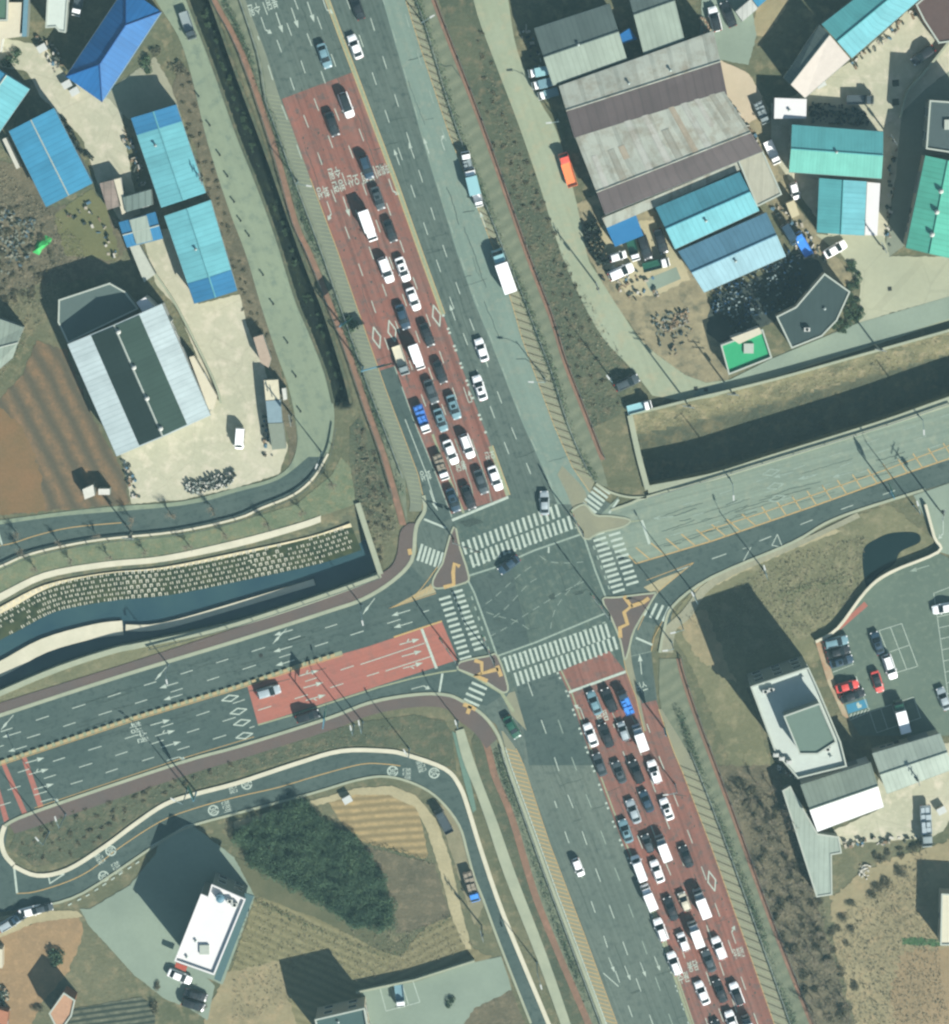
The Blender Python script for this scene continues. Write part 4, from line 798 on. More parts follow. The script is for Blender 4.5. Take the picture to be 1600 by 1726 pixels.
def part(name, root, pts, z0, z1, mat):
    mb = MB(); off = root.location; mb.prism([(p.x - off.x, p.y - off.y) for p in PP(pts, z1)], z0 - off.z, z1 - off.z); return mb.build(name, mat, root)
def strip_on(root, A, B, C, D, h, rise, s0, s1, side, mat, e=.07, t0=0.01, t1=.99, name='solar_panel', rt=.5):
    a, b, c, d = [P(*q, h) - root.location for q in (A, B, C, D)]; ee, ff = lerp(a, d, rt), lerp(b, c, rt); ee.z += rise; ff.z += rise; p, q = (a, b) if side == 0 else (d, c); up = Vector((0, 0, e)); mb = MB()
    g = lambda t, s: lerp(lerp(ee, ff, t), lerp(p, q, t), s) + up
    qd = [g(t0, s0), g(t1, s0), g(t1, s1), g(t0, s1)]; l_ = (qd[1] - qd[0]).length; w = (qd[2] - qd[1]).length; uv = [(0, 0), (l_, 0), (l_, w), (0, w)]
    if (qd[1] - qd[0]).cross(qd[2] - qd[0]).z < 0: qd = qd[::-1]; uv = uv[::-1]
    mb.face(qd, 0, uv); return mb.build(name, mat, root)
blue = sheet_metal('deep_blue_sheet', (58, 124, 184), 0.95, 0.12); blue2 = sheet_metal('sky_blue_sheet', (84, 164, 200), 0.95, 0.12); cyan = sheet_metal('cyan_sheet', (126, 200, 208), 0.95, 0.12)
bluep = sheet_metal('blue_patch_sheet', (74, 146, 190), 0.95, 0.12); teal = sheet_metal('teal_shaded_sheet', (108, 190, 192), 0.6, 0.10); green = sheet_metal('green_sheet', (104, 196, 172), 0.95, 0.12)  # the teal sheet puts the shade of the away-facing slopes into colour
gdark = sheet_metal('charcoal_shaded_sheet', (112, 130, 126), 0.95, 0.12); pale = sheet_metal('weathered_sheet', (204, 211, 196), 3.4, 0.16, (168, 160, 140), 0.8); brown = sheet_metal('rust_brown_shaded_sheet', (98, 94, 94), 1.7, 0.14)  # charcoal carries the shade of north-west slopes in its colour
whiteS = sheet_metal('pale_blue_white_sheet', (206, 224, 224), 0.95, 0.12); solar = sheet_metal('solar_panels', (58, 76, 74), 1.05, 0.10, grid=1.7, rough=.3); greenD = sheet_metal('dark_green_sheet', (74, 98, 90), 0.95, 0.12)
steelb = sheet_metal('steel_blue_shaded_sheet', (112, 160, 182), 0.95, 0.12); palec = sheet_metal('pale_cyan_lit_sheet', (160, 202, 212), 0.95, 0.12); tealb = sheet_metal('teal_blue_shaded_sheet', (98, 172, 188), 0.95, 0.12)  # steel blue and teal blue hold slope shade, pale cyan the sunlit side
greyS = sheet_metal('grey_sheet', (160, 176, 162), 0.95, 0.12); greyL = sheet_metal('light_grey_sheet', (182, 198, 184), 0.95, 0.12); WHT = plain('white_roof_membrane', (255, 255, 252), 0.7, var=0.06, scale=.3); CRM = plain('cream_roof', (232, 226, 200), 0.8)
pinkw = plain('pinkish_roof_felt', (226, 218, 206), 0.9, var=.15)
# north-west
def hip(name, label, A, B, C, D, h, rise, m, wall, inset):
    root = thing(name, label, 'building'); cen = P((A[0] + C[0]) / 2, (A[1] + C[1]) / 2, h); root.location = (cen.x, cen.y, 0); off = Vector((cen.x, cen.y, 0))
    a, b, c, d = [P(*q, h) - off for q in (A, B, C, D)]; e, f = lerp(a, d, .5), lerp(b, c, .5); u = (f - e).normalized(); e = e + u * inset + Vector((0, 0, rise)); f = f - u * inset + Vector((0, 0, rise)); L = (b - a).length; w = (d - a).length
    mb = MB()
    for q, uv in (([a, b, f, e], [(0, 5), (L, 5), (L - inset, 0), (inset, 0)]), ([c, d, e, f], [(0, 5), (L, 5), (L - inset, 0), (inset, 0)]), ([b, c, f], [(0, 5), (w, 5), (w / 2, 0)]), ([d, a, e], [(0, 5), (w, 5), (w / 2, 0)])):
        if (q[1] - q[0]).cross(q[2] - q[0]).z < 0: q = q[::-1]; uv = uv[::-1]
        mb.face(q, 0, uv)
    r = mb.build('roof', m, root); mb = MB()
    for p, q in ((e, f), (a, e), (d, e), (b, f), (c, f)): mb.tube(p + Vector((0, 0, .04)), q + Vector((0, 0, .04)), .12, k=5)
    mb.build('ridge_cap', plain('navy_ridge', (36, 84, 140), .6), r)
    g = lambda p: (p.x * .96, p.y * .96); q = [g(a), g(b), g(c), g(d)]; mb = MB(); mb.prism(q, 0, h - .1, top=False); mb.build('wall', WALLS[wall], root)
    for p, s in ((a, b), (d, c)): mb = MB(); mb.tube(p - Vector((0, 0, .1)), s - Vector((0, 0, .1)), .1, k=5); mb.build('gutter', M_steel, root)
    return root
hip('hip_roof_workshop', 'long workshop with a deep blue hipped roof and navy ridges', (111, 129), (212, -22), (272, 20), (172, 172), 5, 2.0, blue, 'blue', 5.5)
gable('blue_shed', 'blue gabled shed with a pale ridge line, above the olive lawn', (91, 182), (156, 309), (78, 349), (15, 221), 4.5, .9, blue2, blue2, 'blue')
g_ = gable('cyan_shed', 'northern cyan shed with darker blue sheets at its upper end', (297, 176), (347, 325), (272, 350), (221, 199), 4.5, .8, cyan, cyan, 'cream', trim=False)
g2 = gable('cyan_shed', 'southern cyan shed ending in darker blue sheets beside the concrete yard', (355, 337), (400, 490), (328, 512), (277, 364), 4.5, .8, cyan, cyan, 'cream', trim=False)
def slab_on(root, A, B, C, D, h, rise, t0, t1, mat, e=0.04):
    """sheets of another colour over a stretch of a gable roof"""
    a, b, c, d = [P(*q, h) - root.location for q in (A, B, C, D)]; ee, ff = lerp(a, d, .5), lerp(b, c, .5); ee.z += rise; ff.z += rise; up = Vector((0, 0, e)); mb = MB()
    for p, q in ((a, b), (d, c)):
        qd = [lerp(p, q, t0) + up, lerp(p, q, t1) + up, lerp(ee, ff, t1) + up, lerp(ee, ff, t0) + up]; w = (qd[2] - qd[1]).length; l_ = (qd[1] - qd[0]).length; uv = [(0, 0), (l_, 0), (l_, w), (0, w)]
        if (qd[1] - qd[0]).cross(qd[2] - qd[0]).z < 0: qd = qd[::-1]; uv = uv[::-1]
        mb.face(qd, 0, uv)
    return mb.build('roof_panel', mat, root)
slab_on(g_, (297, 176), (347, 325), (272, 350), (221, 199), 4.5, .8, 0, .19, bluep); slab_on(g2, (355, 337), (400, 490), (328, 512), (277, 364), 4.5, .8, .77, 1.0, bluep)
gable('blue_shed', 'pale blue shed cut by the left edge of the photo', (-26, 102), (-136, 260), (-62, 310), (50, 150), 4.5, .8, blue2, cyan, 'blue', doors=False)
g3 = gable('small_shed', 'small blue shed with a pale middle panel, between the cyan sheds', (200, 375), (262, 357), (275, 402), (214, 417), 3, .3, bluep, bluep, 'grey')
part('roof_panel', g3, [(218, 371), (247, 363), (258, 405), (230, 412)], 3.1, 3.45, greyL)
flat('pallet_store', 'low store with a patchy pinkish grey roof beside the blue shed', [(168, 309), (192, 303), (204, 347), (181, 354)], 2.6, sheet_metal('patchwork_roof', (176, 162, 150), 1.3, .3, (120, 126, 116), .6, grid=1.3), 'grey', 0)
flat('white_container', 'narrow white container leaning against the grey striped lean-to', [(191, 303), (203, 300), (214, 357), (206, 362)], 2.6, CRM, 'white', 0)
flat('lean_to', 'grey lean-to with ribbed roof sheets north of the small blue shed', [(207, 333), (255, 319), (258, 345), (212, 358)], 3, sheet_metal('ribbed_grey', (138, 158, 150), 1.2, .3), 'grey', 0)
flat('green_roof_house', 'house with a dark green flat roof in the top left corner', [(-60, -60), (15, -60), (12, 34), (-60, 34)], 5, plain('dark_green_roof', (98, 134, 114), .8), 'cream', 0.2)
flat('white_annex', 'white annex with a cream roof between the green roof and a blue canopy', [(14, 4), (37, 4), (33, 62), (4, 66), (0, 88), (-60, 88), (-60, 36), (12, 36)], 3.2, CRM, 'white', 0)
flat('blue_canopy', 'thin grey-blue canopy strip beside the white annex', [(43, -60), (51, -60), (45, 62), (37, 62)], 3.6, plain('grey_blue_canopy', (122, 164, 178), .6), 'grey', 0, win=0)
g4 = flat('white_roof_block', 'white flat-roofed block north of the blue hipped roof', [(84, -60), (118, -60), (110, 54), (100, 52), (94, 45), (78, 46)], 4.5, plain('white_green_roof', (224, 236, 224), .8), 'grey', 0.15)
# white hall with dark panels
h9 = 6.5; A9, B9, C9, D9 = (273, 512), (355, 700), (197, 769), (114, 580)
g9 = gable('white_hall', 'large white gabled hall with dark solar panels along its ridge', A9, B9, C9, D9, h9, 1.5, whiteS, whiteS, 'white', vents=[(200, 559), (226, 619), (248, 671), (271, 722)])
strip_on(g9, A9, B9, C9, D9, h9, 1.5, .02, .5, 1, solar); strip_on(g9, A9, B9, C9, D9, h9, 1.5, .02, .52, 0, greenD, name='dark_roof_panel')
flat('lean_to_roof', 'dark grey lean-to on the shaded north end of the white hall', [(100, 506), (185, 478), (210, 492), (232, 520), (115, 577), (99, 543)], 4, plain('grey_felt', (104, 124, 120), .9), 'grey', 0.1)
flat('side_lean_to', 'cream lean-to along the east side of the white hall', [(319, 602), (327, 600), (366, 668), (360, 690), (352, 690)], 2.8, CRM, 'cream', 0)
flat('white_wing', 'bright white wing at the north-east corner of the hall', [(230, 510), (245, 501), (288, 543), (284, 552), (275, 520), (243, 530)], 5.5, WHT, 'white', 0)
gable('grey_shed', 'light grey shed cut by the left edge beside the brown field', (-50, 520), (40, 552), (22, 602), (-70, 680), 4, .4, greyS, greyS, 'grey')
# yard containers
for q, lb, c1 in (([(445, 641), (469, 640), (472, 673), (448, 675)], 'cream shipping container, uppermost in the row beside the concrete yard', (236, 230, 200)), ([(448, 676), (473, 674), (476, 712), (452, 713)], 'container with patchy blue and white roof in the middle of its row', (150, 176, 184)),
                 ([(452, 714), (477, 713), (482, 756), (459, 758)], 'grey container at the lower end of the row beside the yard', (150, 162, 146)), ([(427, 569), (443, 564), (457, 605), (453, 620), (440, 612)], 'pinkish box container above the cream container row', (198, 180, 160)),
                 ([(475, 655), (482, 654), (484, 673), (478, 675)], 'small white cabin behind the cream container', (230, 232, 220)), ([(139, 825), (157, 817), (160, 835), (143, 842)], 'left one of two small white cabins at the corner of the brown field', (236, 236, 222)),
                 ([(166, 824), (185, 824), (185, 834), (166, 834)], 'right one of two small white cabins at the corner of the brown field', (238, 238, 226)),
                 ([(217, 412), (232, 407), (262, 462), (243, 476)], 'long narrow container with a cream and grey roof below the small blue shed', (206, 212, 196)), ([(4, 235), (10, 232), (34, 282), (28, 285)], 'thin white box trailer beside the blue gabled shed', (226, 226, 210))):
    root = flat('container', lb, q, 2.6, plain('container_' + str(c1[0]) + str(c1[2]), c1, .6, var=.2), 'grey', 0, cat='container', win=0)
mid = None
# north-east
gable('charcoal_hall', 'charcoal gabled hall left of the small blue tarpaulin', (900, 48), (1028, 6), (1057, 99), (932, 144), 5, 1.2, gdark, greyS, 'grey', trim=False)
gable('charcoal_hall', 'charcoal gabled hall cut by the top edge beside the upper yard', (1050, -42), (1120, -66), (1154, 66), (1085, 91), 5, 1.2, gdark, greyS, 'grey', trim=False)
gable('weathered_hall', 'northern pale weathered hall with a shade-darkened rust brown lower roof slope', (942, 145), (1203, 52), (1226, 160), (968, 232), 5.5, 1.0, pale, brown, 'grey', t=.47, trim=False)  # brown slope darkened so its colour carries the shade between the halls
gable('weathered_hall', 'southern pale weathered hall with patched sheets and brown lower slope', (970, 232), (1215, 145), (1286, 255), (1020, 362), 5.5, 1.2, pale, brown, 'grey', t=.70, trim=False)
random.seed(41); whall = [o for o in COL.objects if o.name.startswith('weathered_hall')][-1]
for k, t0 in enumerate((.05, .16, .23, .33, .45, .52, .63, .71, .80, .9)):
    s0 = random.choice((0.02, .02, .35)); s1 = random.choice((.98, .6, .98)); c_ = [(214, 216, 204), (182, 186, 172), (196, 186, 164), (206, 210, 198)][k % 4]
    strip_on(whall, (970, 232), (1215, 145), (1286, 255), (1020, 362), 5.5, 1.2, s0, s1, 0, sheet_metal('roof_patch_%d' % (k % 4), c_, 1.1, .12, (168, 160, 140), .7), e=.035, t0=t0, t1=t0 + random.uniform(.03, .05), name='roof_patch', rt=.70)
flat('pale_lean_to', 'narrow pale lean-to running above the blue-roofed halls', [(1015, 368), (1245, 272), (1250, 285), (1102, 350), (1023, 384)], 4.0, pale, 'cream', 0)
flat('pale_annex', 'pale square annex at the east end of the weathered halls', [(1245, 270), (1285, 255), (1317, 327), (1277, 347)], 4.5, sheet_metal('annex_sheet', (198, 198, 178), 2.5, .1), 'cream', 0.15)
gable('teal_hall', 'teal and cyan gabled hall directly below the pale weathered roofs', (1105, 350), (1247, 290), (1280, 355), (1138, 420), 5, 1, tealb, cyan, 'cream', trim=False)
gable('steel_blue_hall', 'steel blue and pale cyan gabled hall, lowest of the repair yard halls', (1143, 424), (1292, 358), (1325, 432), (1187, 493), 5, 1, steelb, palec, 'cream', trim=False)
flat('blue_awning', 'square bright blue awning beside the parked cars', [(1022, 384), (1072, 362), (1085, 397), (1037, 416)], 3.0, plain('bright_blue_awning', (66, 140, 192), .6), 'grey', 0, win=0, cat='awning')
flat('blue_tarpaulin', 'small bright blue tarpaulin between the two charcoal halls', [(1045, 58), (1062, 47), (1074, 66), (1050, 74)], 3.0, plain('bright_blue_tarp', (56, 128, 192), .6), 'grey', 0, win=0, cat='awning')
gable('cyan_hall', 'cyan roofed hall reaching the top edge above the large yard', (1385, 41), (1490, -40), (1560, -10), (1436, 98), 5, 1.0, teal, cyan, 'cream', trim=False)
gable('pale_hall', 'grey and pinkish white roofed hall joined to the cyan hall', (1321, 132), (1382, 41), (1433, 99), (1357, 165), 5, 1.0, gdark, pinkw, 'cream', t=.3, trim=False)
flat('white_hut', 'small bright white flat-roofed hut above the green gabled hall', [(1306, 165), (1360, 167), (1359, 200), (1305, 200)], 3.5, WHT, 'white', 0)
gable('green_hall', 'turquoise gabled hall with its ridge running left to right', (1335, 210), (1489, 222), (1486, 301), (1330, 290), 5, 1.1, teal, sheet_metal('mint_lit_sheet', (126, 204, 188), .6, .1), 'cream', trim=False)  # teal and mint paint the shaded and sunlit slopes of one roof
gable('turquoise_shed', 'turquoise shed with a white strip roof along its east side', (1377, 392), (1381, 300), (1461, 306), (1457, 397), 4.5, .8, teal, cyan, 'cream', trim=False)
flat('white_strip_roof', 'narrow white roof along the east side of the turquoise shed', [(1462, 307), (1484, 309), (1479, 397), (1458, 396)], 3.6, WHT, 'white', 0)
gable('green_hall', 'long green gabled hall on the right edge with three roof vents', (1527, 418), (1560, 262), (1634, 278), (1604, 436), 7, 1.0, green, green, 'cream', trim=False, vents=[(1586, 322), (1579, 357), (1571, 395)])
flat('dark_hall', 'dark flat-roofed hall at the right edge above the green hall', [(1568, 170), (1640, 175), (1640, 262), (1562, 250)], 7, plain('slate_roof', (92, 110, 110), .8), 'grey', .3)
flat('brown_hall', 'dark brown roofed building in the top right corner', [(1545, 8), (1600, -40), (1660, -40), (1660, 62), (1583, 72), (1558, 34)], 4.5, plain('brown_roof', (112, 98, 94), .8, var=.2), 'brick', 0.2)
flat('slate_house', 'dark slate L-shaped house beside the bright green roof', [(1342, 518), (1390, 462), (1432, 492), (1410, 540), (1385, 566), (1335, 586), (1310, 534)], 4.5, sheet_metal('slate_sheet', (78, 98, 97), 1.2, .08), 'cream', .15)
flat('green_deck_building', 'low building with a bright green roof deck and white strip', [(1216, 582), (1285, 556), (1300, 602), (1229, 630)], 3.2, plain('bright_green_deck', (70, 186, 132), .7), 'white', 0.45)
flat('white_strip_hut', 'thin white roof along the upper side of the green deck', [(1232, 570), (1280, 552), (1285, 562), (1246, 580)], 3.8, CRM, 'white', 0)
flat('cream_container', 'cream box container beside the scrap yard lane', [(1325, 343), (1339, 337), (1348, 362), (1335, 368)], 2.8, plain('cream_box', (224, 214, 176), .7), 'cream', 0, cat='container', win=0)
flat('blue_hut', 'small light blue roof at the top edge right of the parked cars', [(1268, -30), (1285, -30), (1292, 0), (1278, 12), (1265, -5)], 3.5, blue2, 'cream', 0)
flat('white_shed', 'white ribbed shed at the top edge beside the straw slope', [(1240, 20), (1266, -2), (1278, 14), (1252, 36)], 3.2, sheet_metal('white_ribbed', (222, 226, 216), .9, .2), 'white', 0)
# south-east
D1 = flat('office_block', 'tall office block with a white terrace roof beside the car park', [(1266, 1157), (1362, 1125), (1378, 1160), (1416, 1250), (1426, 1290), (1345, 1310), (1307, 1266)], 11.2, plain('terrace_white', (214, 226, 216), .8), 'grey', .6)
mb = MB(); q = PP([(1322, 1207), (1381, 1186), (1409, 1250), (1378, 1270), (1348, 1270)], 14.8); o_ = D1.location; q = [(p.x - o_.x, p.y - o_.y) for p in q]
mb.prism(q, 11.2, 14.8, top=False); ph = mb.build('penthouse', WALLS['grey'], D1); mb = MB(); mb.poly([(x, y, 14.82) for x, y in q]); mb.build('penthouse_roof', plain('grey_green_roof', (124, 148, 136), .8), ph)
mb = MB(); c_ = [Vector(p) for p in q]; [mb.obox(((c_[i].x + c_[(i + 1) % 5].x) / 2, (c_[i].y + c_[(i + 1) % 5].y) / 2), c_[(i + 1) % 5].x - c_[i].x, c_[(i + 1) % 5].y - c_[i].y, (c_[i] - c_[(i + 1) % 5]).length + .28, .3, 14.7, 15.1 + i * .003) for i in range(5)]; mb.build('penthouse_parapet', M_trim, ph)
for x, y in ((1308, 1272), (1318, 1278), (1330, 1284)):
    mb = MB(); p = P(x, y, 11.7) - D1.location; mb.box(p.x - .5, p.x + .5, p.y - .35, p.y + .35, 11.22, 12.2); mb.tube((p.x, p.y, 12.2), (p.x, p.y, 12.26), .3, k=10); mb.build('air_conditioner', M_frame, D1)
gable('white_depot', 'grey and bright white gabled depot below the office block', (1349, 1323), (1468, 1285), (1490, 1360), (1378, 1402), 6.5, 1.0, greyS, sheet_metal('bright_white_sheet', (250, 252, 250), .6, .02), 'white', trim=False)
gable('grey_depot', 'pale grey gabled depot right of the white depot', (1470, 1270), (1585, 1236), (1608, 1296), (1495, 1338), 5, .8, greyL, greyL, 'cream', trim=False)
flat('concrete_ramp', 'long raised grey concrete deck tapering down beside the brush', [(1320, 1333), (1332, 1326), (1378, 1406), (1413, 1411), (1418, 1437), (1401, 1440), (1402, 1507), (1377, 1511)], 3.0, greyL, 'grey', 0.12, win=0, cat='deck')
flat('wall_house', 'building with a teal and cream roof at the lower right edge', [(1588, 1507), (1640, 1510), (1640, 1592), (1586, 1592)], 4.5, plain('cream_roof_sheet', (236, 232, 206), .7), 'cream', .2)
# south-west
D6 = flat('white_office', 'tall building with a brilliant white roof and notched corner', [(358, 1491), (413, 1515), (361, 1641), (296, 1618), (340, 1507), (352, 1512)], 9.2, WHT, 'grey', .5, capm=plain('white_cap', (250, 250, 246), .7))
part('balcony_strip', D6, [(413, 1505), (428, 1510), (372, 1655), (361, 1650)], 7.2, 7.6, plain('teal_ledge', (96, 128, 130), .7))
part('door_canopy', D6, [(297, 1622), (316, 1629), (313, 1638), (295, 1630)], 3.0, 3.2, plain('red_canopy', (196, 104, 88), .7))
flat('teal_roof_building', 'building with a grey-teal roof cut by the bottom edge', [(532, 1718), (614, 1699), (625, 1760), (545, 1775)], 7.5, plain('teal_felt', (88, 116, 114), .8), 'cream', .5)
flat('tiled_cottage', 'cottage with a patchy pinkish orange roof near the bottom left corner', [(84, 1708), (108, 1674), (126, 1686), (120, 1712), (100, 1740)], 5, plain('pinkish_tiles', (208, 168, 138), .9, var=.4), 'brick', .2)
flat('reddish_shed', 'reddish shed cut by the bottom left corner', [(-40, 1690), (14, 1706), (10, 1750), (-40, 1750)], 3, plain('reddish_roof', (196, 140, 112), .9, var=.3), 'brick', 0)
flat('pale_shed', 'narrow pale shed at the left edge beside the orange field', [(-20, 1600), (4, 1600), (4, 1632), (-20, 1632)], 3, CRM, 'cream', 0)
def gear(root, x, y, h, kind):
    p = P(x, y, h) - root.location; mb = MB()
    if kind == 'tank': mb.tube((p.x, p.y, p.z), (p.x, p.y, p.z + 1.3), .8, k=14); mb.tube((p.x, p.y, p.z + 1.3), (p.x, p.y, p.z + 1.5), .7, .3, 14); return mb.build('water_tank', plain('tank_blue', (120, 160, 176), .5), root)
    if kind == 'ac': mb.box(p.x - .55, p.x + .55, p.y - .35, p.y + .35, p.z, p.z + .8); o = mb.build('air_conditioner', M_frame, root); mb = MB(); mb.tube((p.x, p.y, p.z + .8), (p.x, p.y, p.z + .84), .28, k=10); mb.build('fan_grille', M_dark, o); return o
    if kind == 'vent': mb.tube((p.x, p.y, p.z - 1.4), (p.x, p.y, p.z + .3), .18, k=8); mb.tube((p.x, p.y, p.z + .3), (p.x, p.y, p.z + .4), .3, .1, 8); return mb.build('roof_vent', M_steel, root)
    mb.box(p.x - .9, p.x + .9, p.y - .9, p.y + .9, p.z, p.z + .45); return mb.build('roof_hatch', M_trim, root)
for x, y, k in ((372, 1512, 'tank'), (388, 1518, 'ac'), (396, 1524, 'ac'), (345, 1600, 'hatch'), (315, 1612, 'vent'), (330, 1585, 'vent')): gear(D6, x, y, 9.2, k)
for x, y, k in ((1290, 1165, 'ac'), (1300, 1162, 'ac'), (1352, 1140, 'vent'), (1395, 1262, 'ac'), (1400, 1274, 'vent')): gear(D1, x, y, 11.2, k)
B_ = {o['label']: o for o in COL.objects if o.parent is None and 'label' in o}
for frag, x, y, h, k in (('northern cyan', 262, 245, 5.3, 'vent'), ('southern cyan', 330, 420, 5.3, 'vent'), ('directly below the pale', 1190, 372, 5.9, 'vent'), ('lowest of the repair', 1240, 440, 5.9, 'vent'), ('ridge running left', 1410, 256, 6.1, 'vent'), ('pale grey gabled depot', 1530, 1290, 5.8, 'vent'), ('dark slate L', 1390, 520, 4.5, 'vent'), ('dark slate L', 1360, 555, 4.5, 'ac'), ('bright green roof deck', 1262, 587, 3.2, 'hatch'), ('teal roof cut', 570, 1722, 7.5, 'vent'), ('dark flat-roofed hall', 1600, 210, 7.0, 'hatch'), ('charcoal gabled hall left', 975, 75, 6.2, 'vent'), ('bright white flat-roofed hut', 1330, 185, 3.5, 'vent'), ('northern pale', 1060, 140, 6.4, 'vent'), ('northern pale', 1130, 118, 6.4, 'vent')):
    for lb, o in B_.items():
        if frag in lb: gear(o, x, y, h, k)
# ------------------------------------------------------------------ walls, rails, fences
def wallthing(name, label, pl, w, z0, z1, mat=WALLC, cat='wall', sm=True, cap=None):
    root = thing(name, label, cat); pts = W2(smooth(pl, 4) if sm else pl, z1); c = pts[len(pts) // 2]; root.location = (c.x, c.y, 0); pts = [p - c for p in pts]
    mb = MB(); wallband(mb, pts, w, z0, z1); mb.build('wall_face', mat, root)
    mb = MB(); wallband(mb, pts, w + .12, z1 + .002, z1 + .1); mb.build('coping', cap or G_kerb, root); return root
wallthing('retaining_wall', 'long straight retaining wall between the dark channel and the east road', [(1800, 607), (1600, 675), (1480, 717), (1300, 773), (1200, 804), (1092, 825)], 1.3, -5.6, .25, G_olive)
wallthing('retaining_wall', 'pale slanting wall closing the west end of the dark channel', [(1092, 825), (1076, 765), (1062, 700)], 0.9, -5.6, .5)
wallthing('retaining_wall', 'pale slanting wall closing the east end of the stream', [(603, 848), (618, 895), (642, 968)], .9, -3.2, .4)
wallthing('retaining_wall', 'pale low wall along the south bank of the stream', [(642, 969), (550, 1004), (400, 1052), (240, 1087), (192, 1097), (100, 1127), (0, 1169), (-100, 1213), (-300, 1301)], 0.9, -3.2, .12)
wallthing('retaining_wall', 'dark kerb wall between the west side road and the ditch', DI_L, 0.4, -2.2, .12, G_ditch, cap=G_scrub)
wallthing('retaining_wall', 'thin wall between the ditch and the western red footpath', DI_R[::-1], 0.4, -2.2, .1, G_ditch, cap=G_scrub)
wallthing('low_wall', 'low concrete wall along the top of the reed bank', [(1062, 698), (1100, 690), (1160, 675), (1300, 641), (1450, 599), (1600, 557), (1800, 500)], 0.35, -.3, 1.0)
wallthing('boundary_wall', 'white wall between the car park and the straw field', [(1375, 1082), (1412, 1059), (1460, 996), (1500, 965), (1582, 930), (1575, 905), (1560, 850)], .4, 0, 0.9, cap=G_white)
wallthing('boundary_wall', 'dark wall along the upper edge of the lower car park', [(600, 1673), (700, 1652), (800, 1620)], .3, 0, 1.4, sm=False)
wallthing('boundary_wall', 'thin wall along the east side of the works yard shed', [(262, 462), (300, 520), (360, 640), (372, 680)], .25, 0, 1.0)
wallthing('boundary_wall', 'thin wall at the west side of the large yard', [(1600, 70), (1560, 120), (1530, 155), (1518, 200)], .3, 0, 1.2)
wallthing('weir_bank', 'pale concrete bank running along the middle of the stream', [(-60, 1150), (0, 1128), (75, 1088), (160, 1064), (207, 1058)], 2.6, -3.2, -1.75, G_white, 'bank', cap=G_white)
wallthing('weir_bank', 'narrow pale concrete bank in the stream, right of the gap', [(212, 1058), (275, 1055), (400, 1020), (530, 981)], 1.1, -3.2, -1.75, G_white, 'bank', cap=G_white)
for nm, pts, z, c1, c2 in (('stream_water', ST_N + ST_S, -2.2, (72, 104, 108), (60, 92, 102)),):
    m, n, l, b = base_mat('water'); b.inputs['Roughness'].default_value = .08; b.inputs['Specular IOR Level'].default_value = .5
    g = n.new('ShaderNodeNewGeometry').outputs['Position']; l.new(mixc(n, l, noise(n, l, g, .12), alb(c1), alb(c2)), b.inputs['Base Color'])
    bp = n.new('ShaderNodeBump'); bp.inputs['Strength'].default_value = .15; t = n.new('ShaderNodeTexNoise'); t.inputs['Scale'].default_value = 3; l.new(g, t.inputs['Vector']); l.new(t.outputs[0], bp.inputs['Height']); l.new(bp.outputs[0], b.inputs['Normal'])
    mb = MB(); mb.poly([(x, y, z) for x, y in w2(pts)]); struct(mb.build(nm, m))
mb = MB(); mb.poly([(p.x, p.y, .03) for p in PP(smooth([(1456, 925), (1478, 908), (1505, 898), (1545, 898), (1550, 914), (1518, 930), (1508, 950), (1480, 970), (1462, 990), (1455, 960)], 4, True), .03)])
struct(mb.build('painted_shadow_patch', plain('painted_shadow_dark', (44, 66, 68), .1)))  # flat dark sheet painted in for a deep shadow above the car park
# revetment blocks on the north bank of the stream
root = thing('block_revetment', 'bank of white hollow concrete blocks grown with grass beside the stream', 'revetment'); mb = MB(); north = W2(smooth([(-60, 1052), (0, 1021), (75, 984), (175, 964), (275, 954), (400, 929), (520, 903), (590, 880)], 4))
rows = MB(); far = resample(north, 1.2)
for r in range(7):
    ln = offs(far, -(0.7 + r * .98))
    for i, p in enumerate(ln[:-1]):
        px_frac = i / len(ln)
        if r > (6 if px_frac < .9 else 4): continue
        if math.sin(i * .21 + r * .9) + math.sin(i * .083 - r * .5) + random.uniform(-.5, .5) < -1.55: continue
        t = (ln[i + 1] - p); t = t / (t.length or 1); n_ = Vector((-t.y, t.x)); d_ = .7 + r * .98; z = -min(2.5, .1 + d_ * .36) + .2
        p = p + t * (.6 if r % 2 else 0) + Vector((random.uniform(-.05, .05), random.uniform(-.05, .05)))
        for s in ((-.2, .2) if random.random() < .93 else (.2,)):
            c = p + t * s; rows.obox((c.x, c.y), n_.x, n_.y, random.uniform(.36, .6), .17, z - .3, z + random.uniform(.0, .06))
        if 0.42 < px_frac < .5 or .72 < px_frac < .82:
            c = p + n_ * .3; rows.obox((c.x, c.y), t.x, t.y, .62, .2, z - .3, z + .02)
rows.build('concrete_blocks', plain('weathered_block', (222, 222, 202), .9, var=.5, scale=.5), root)
mb = MB(); ln = far
for i in range(len(ln) - 1):
    pass
a_, b_ = offs(north, -.3), offs(north, -6.8)
for i in range(len(north) - 1):
    mb.face([(b_[i].x, b_[i].y, -2.5), (b_[i + 1].x, b_[i + 1].y, -2.5), (a_[i + 1].x, a_[i + 1].y, -.17), (a_[i].x, a_[i].y, -.17)])
sl = MB(); a2, b2 = offs(north, -.25), offs(north, -1.5)
for i in range(len(north) - 1):
    w0, w1 = (.5 + .5 * math.sin(j * .35) * math.sin(j * .11 + 1) for j in (i, i + 1)); q0, q1 = a2[i].lerp(b2[i], w0), a2[i + 1].lerp(b2[i + 1], w1); sl.face([(q0.x, q0.y, -.17 - .42 * w0), (q1.x, q1.y, -.17 - .42 * w1), (a2[i + 1].x, a2[i + 1].y, -.1), (a2[i].x, a2[i].y, -.1)])
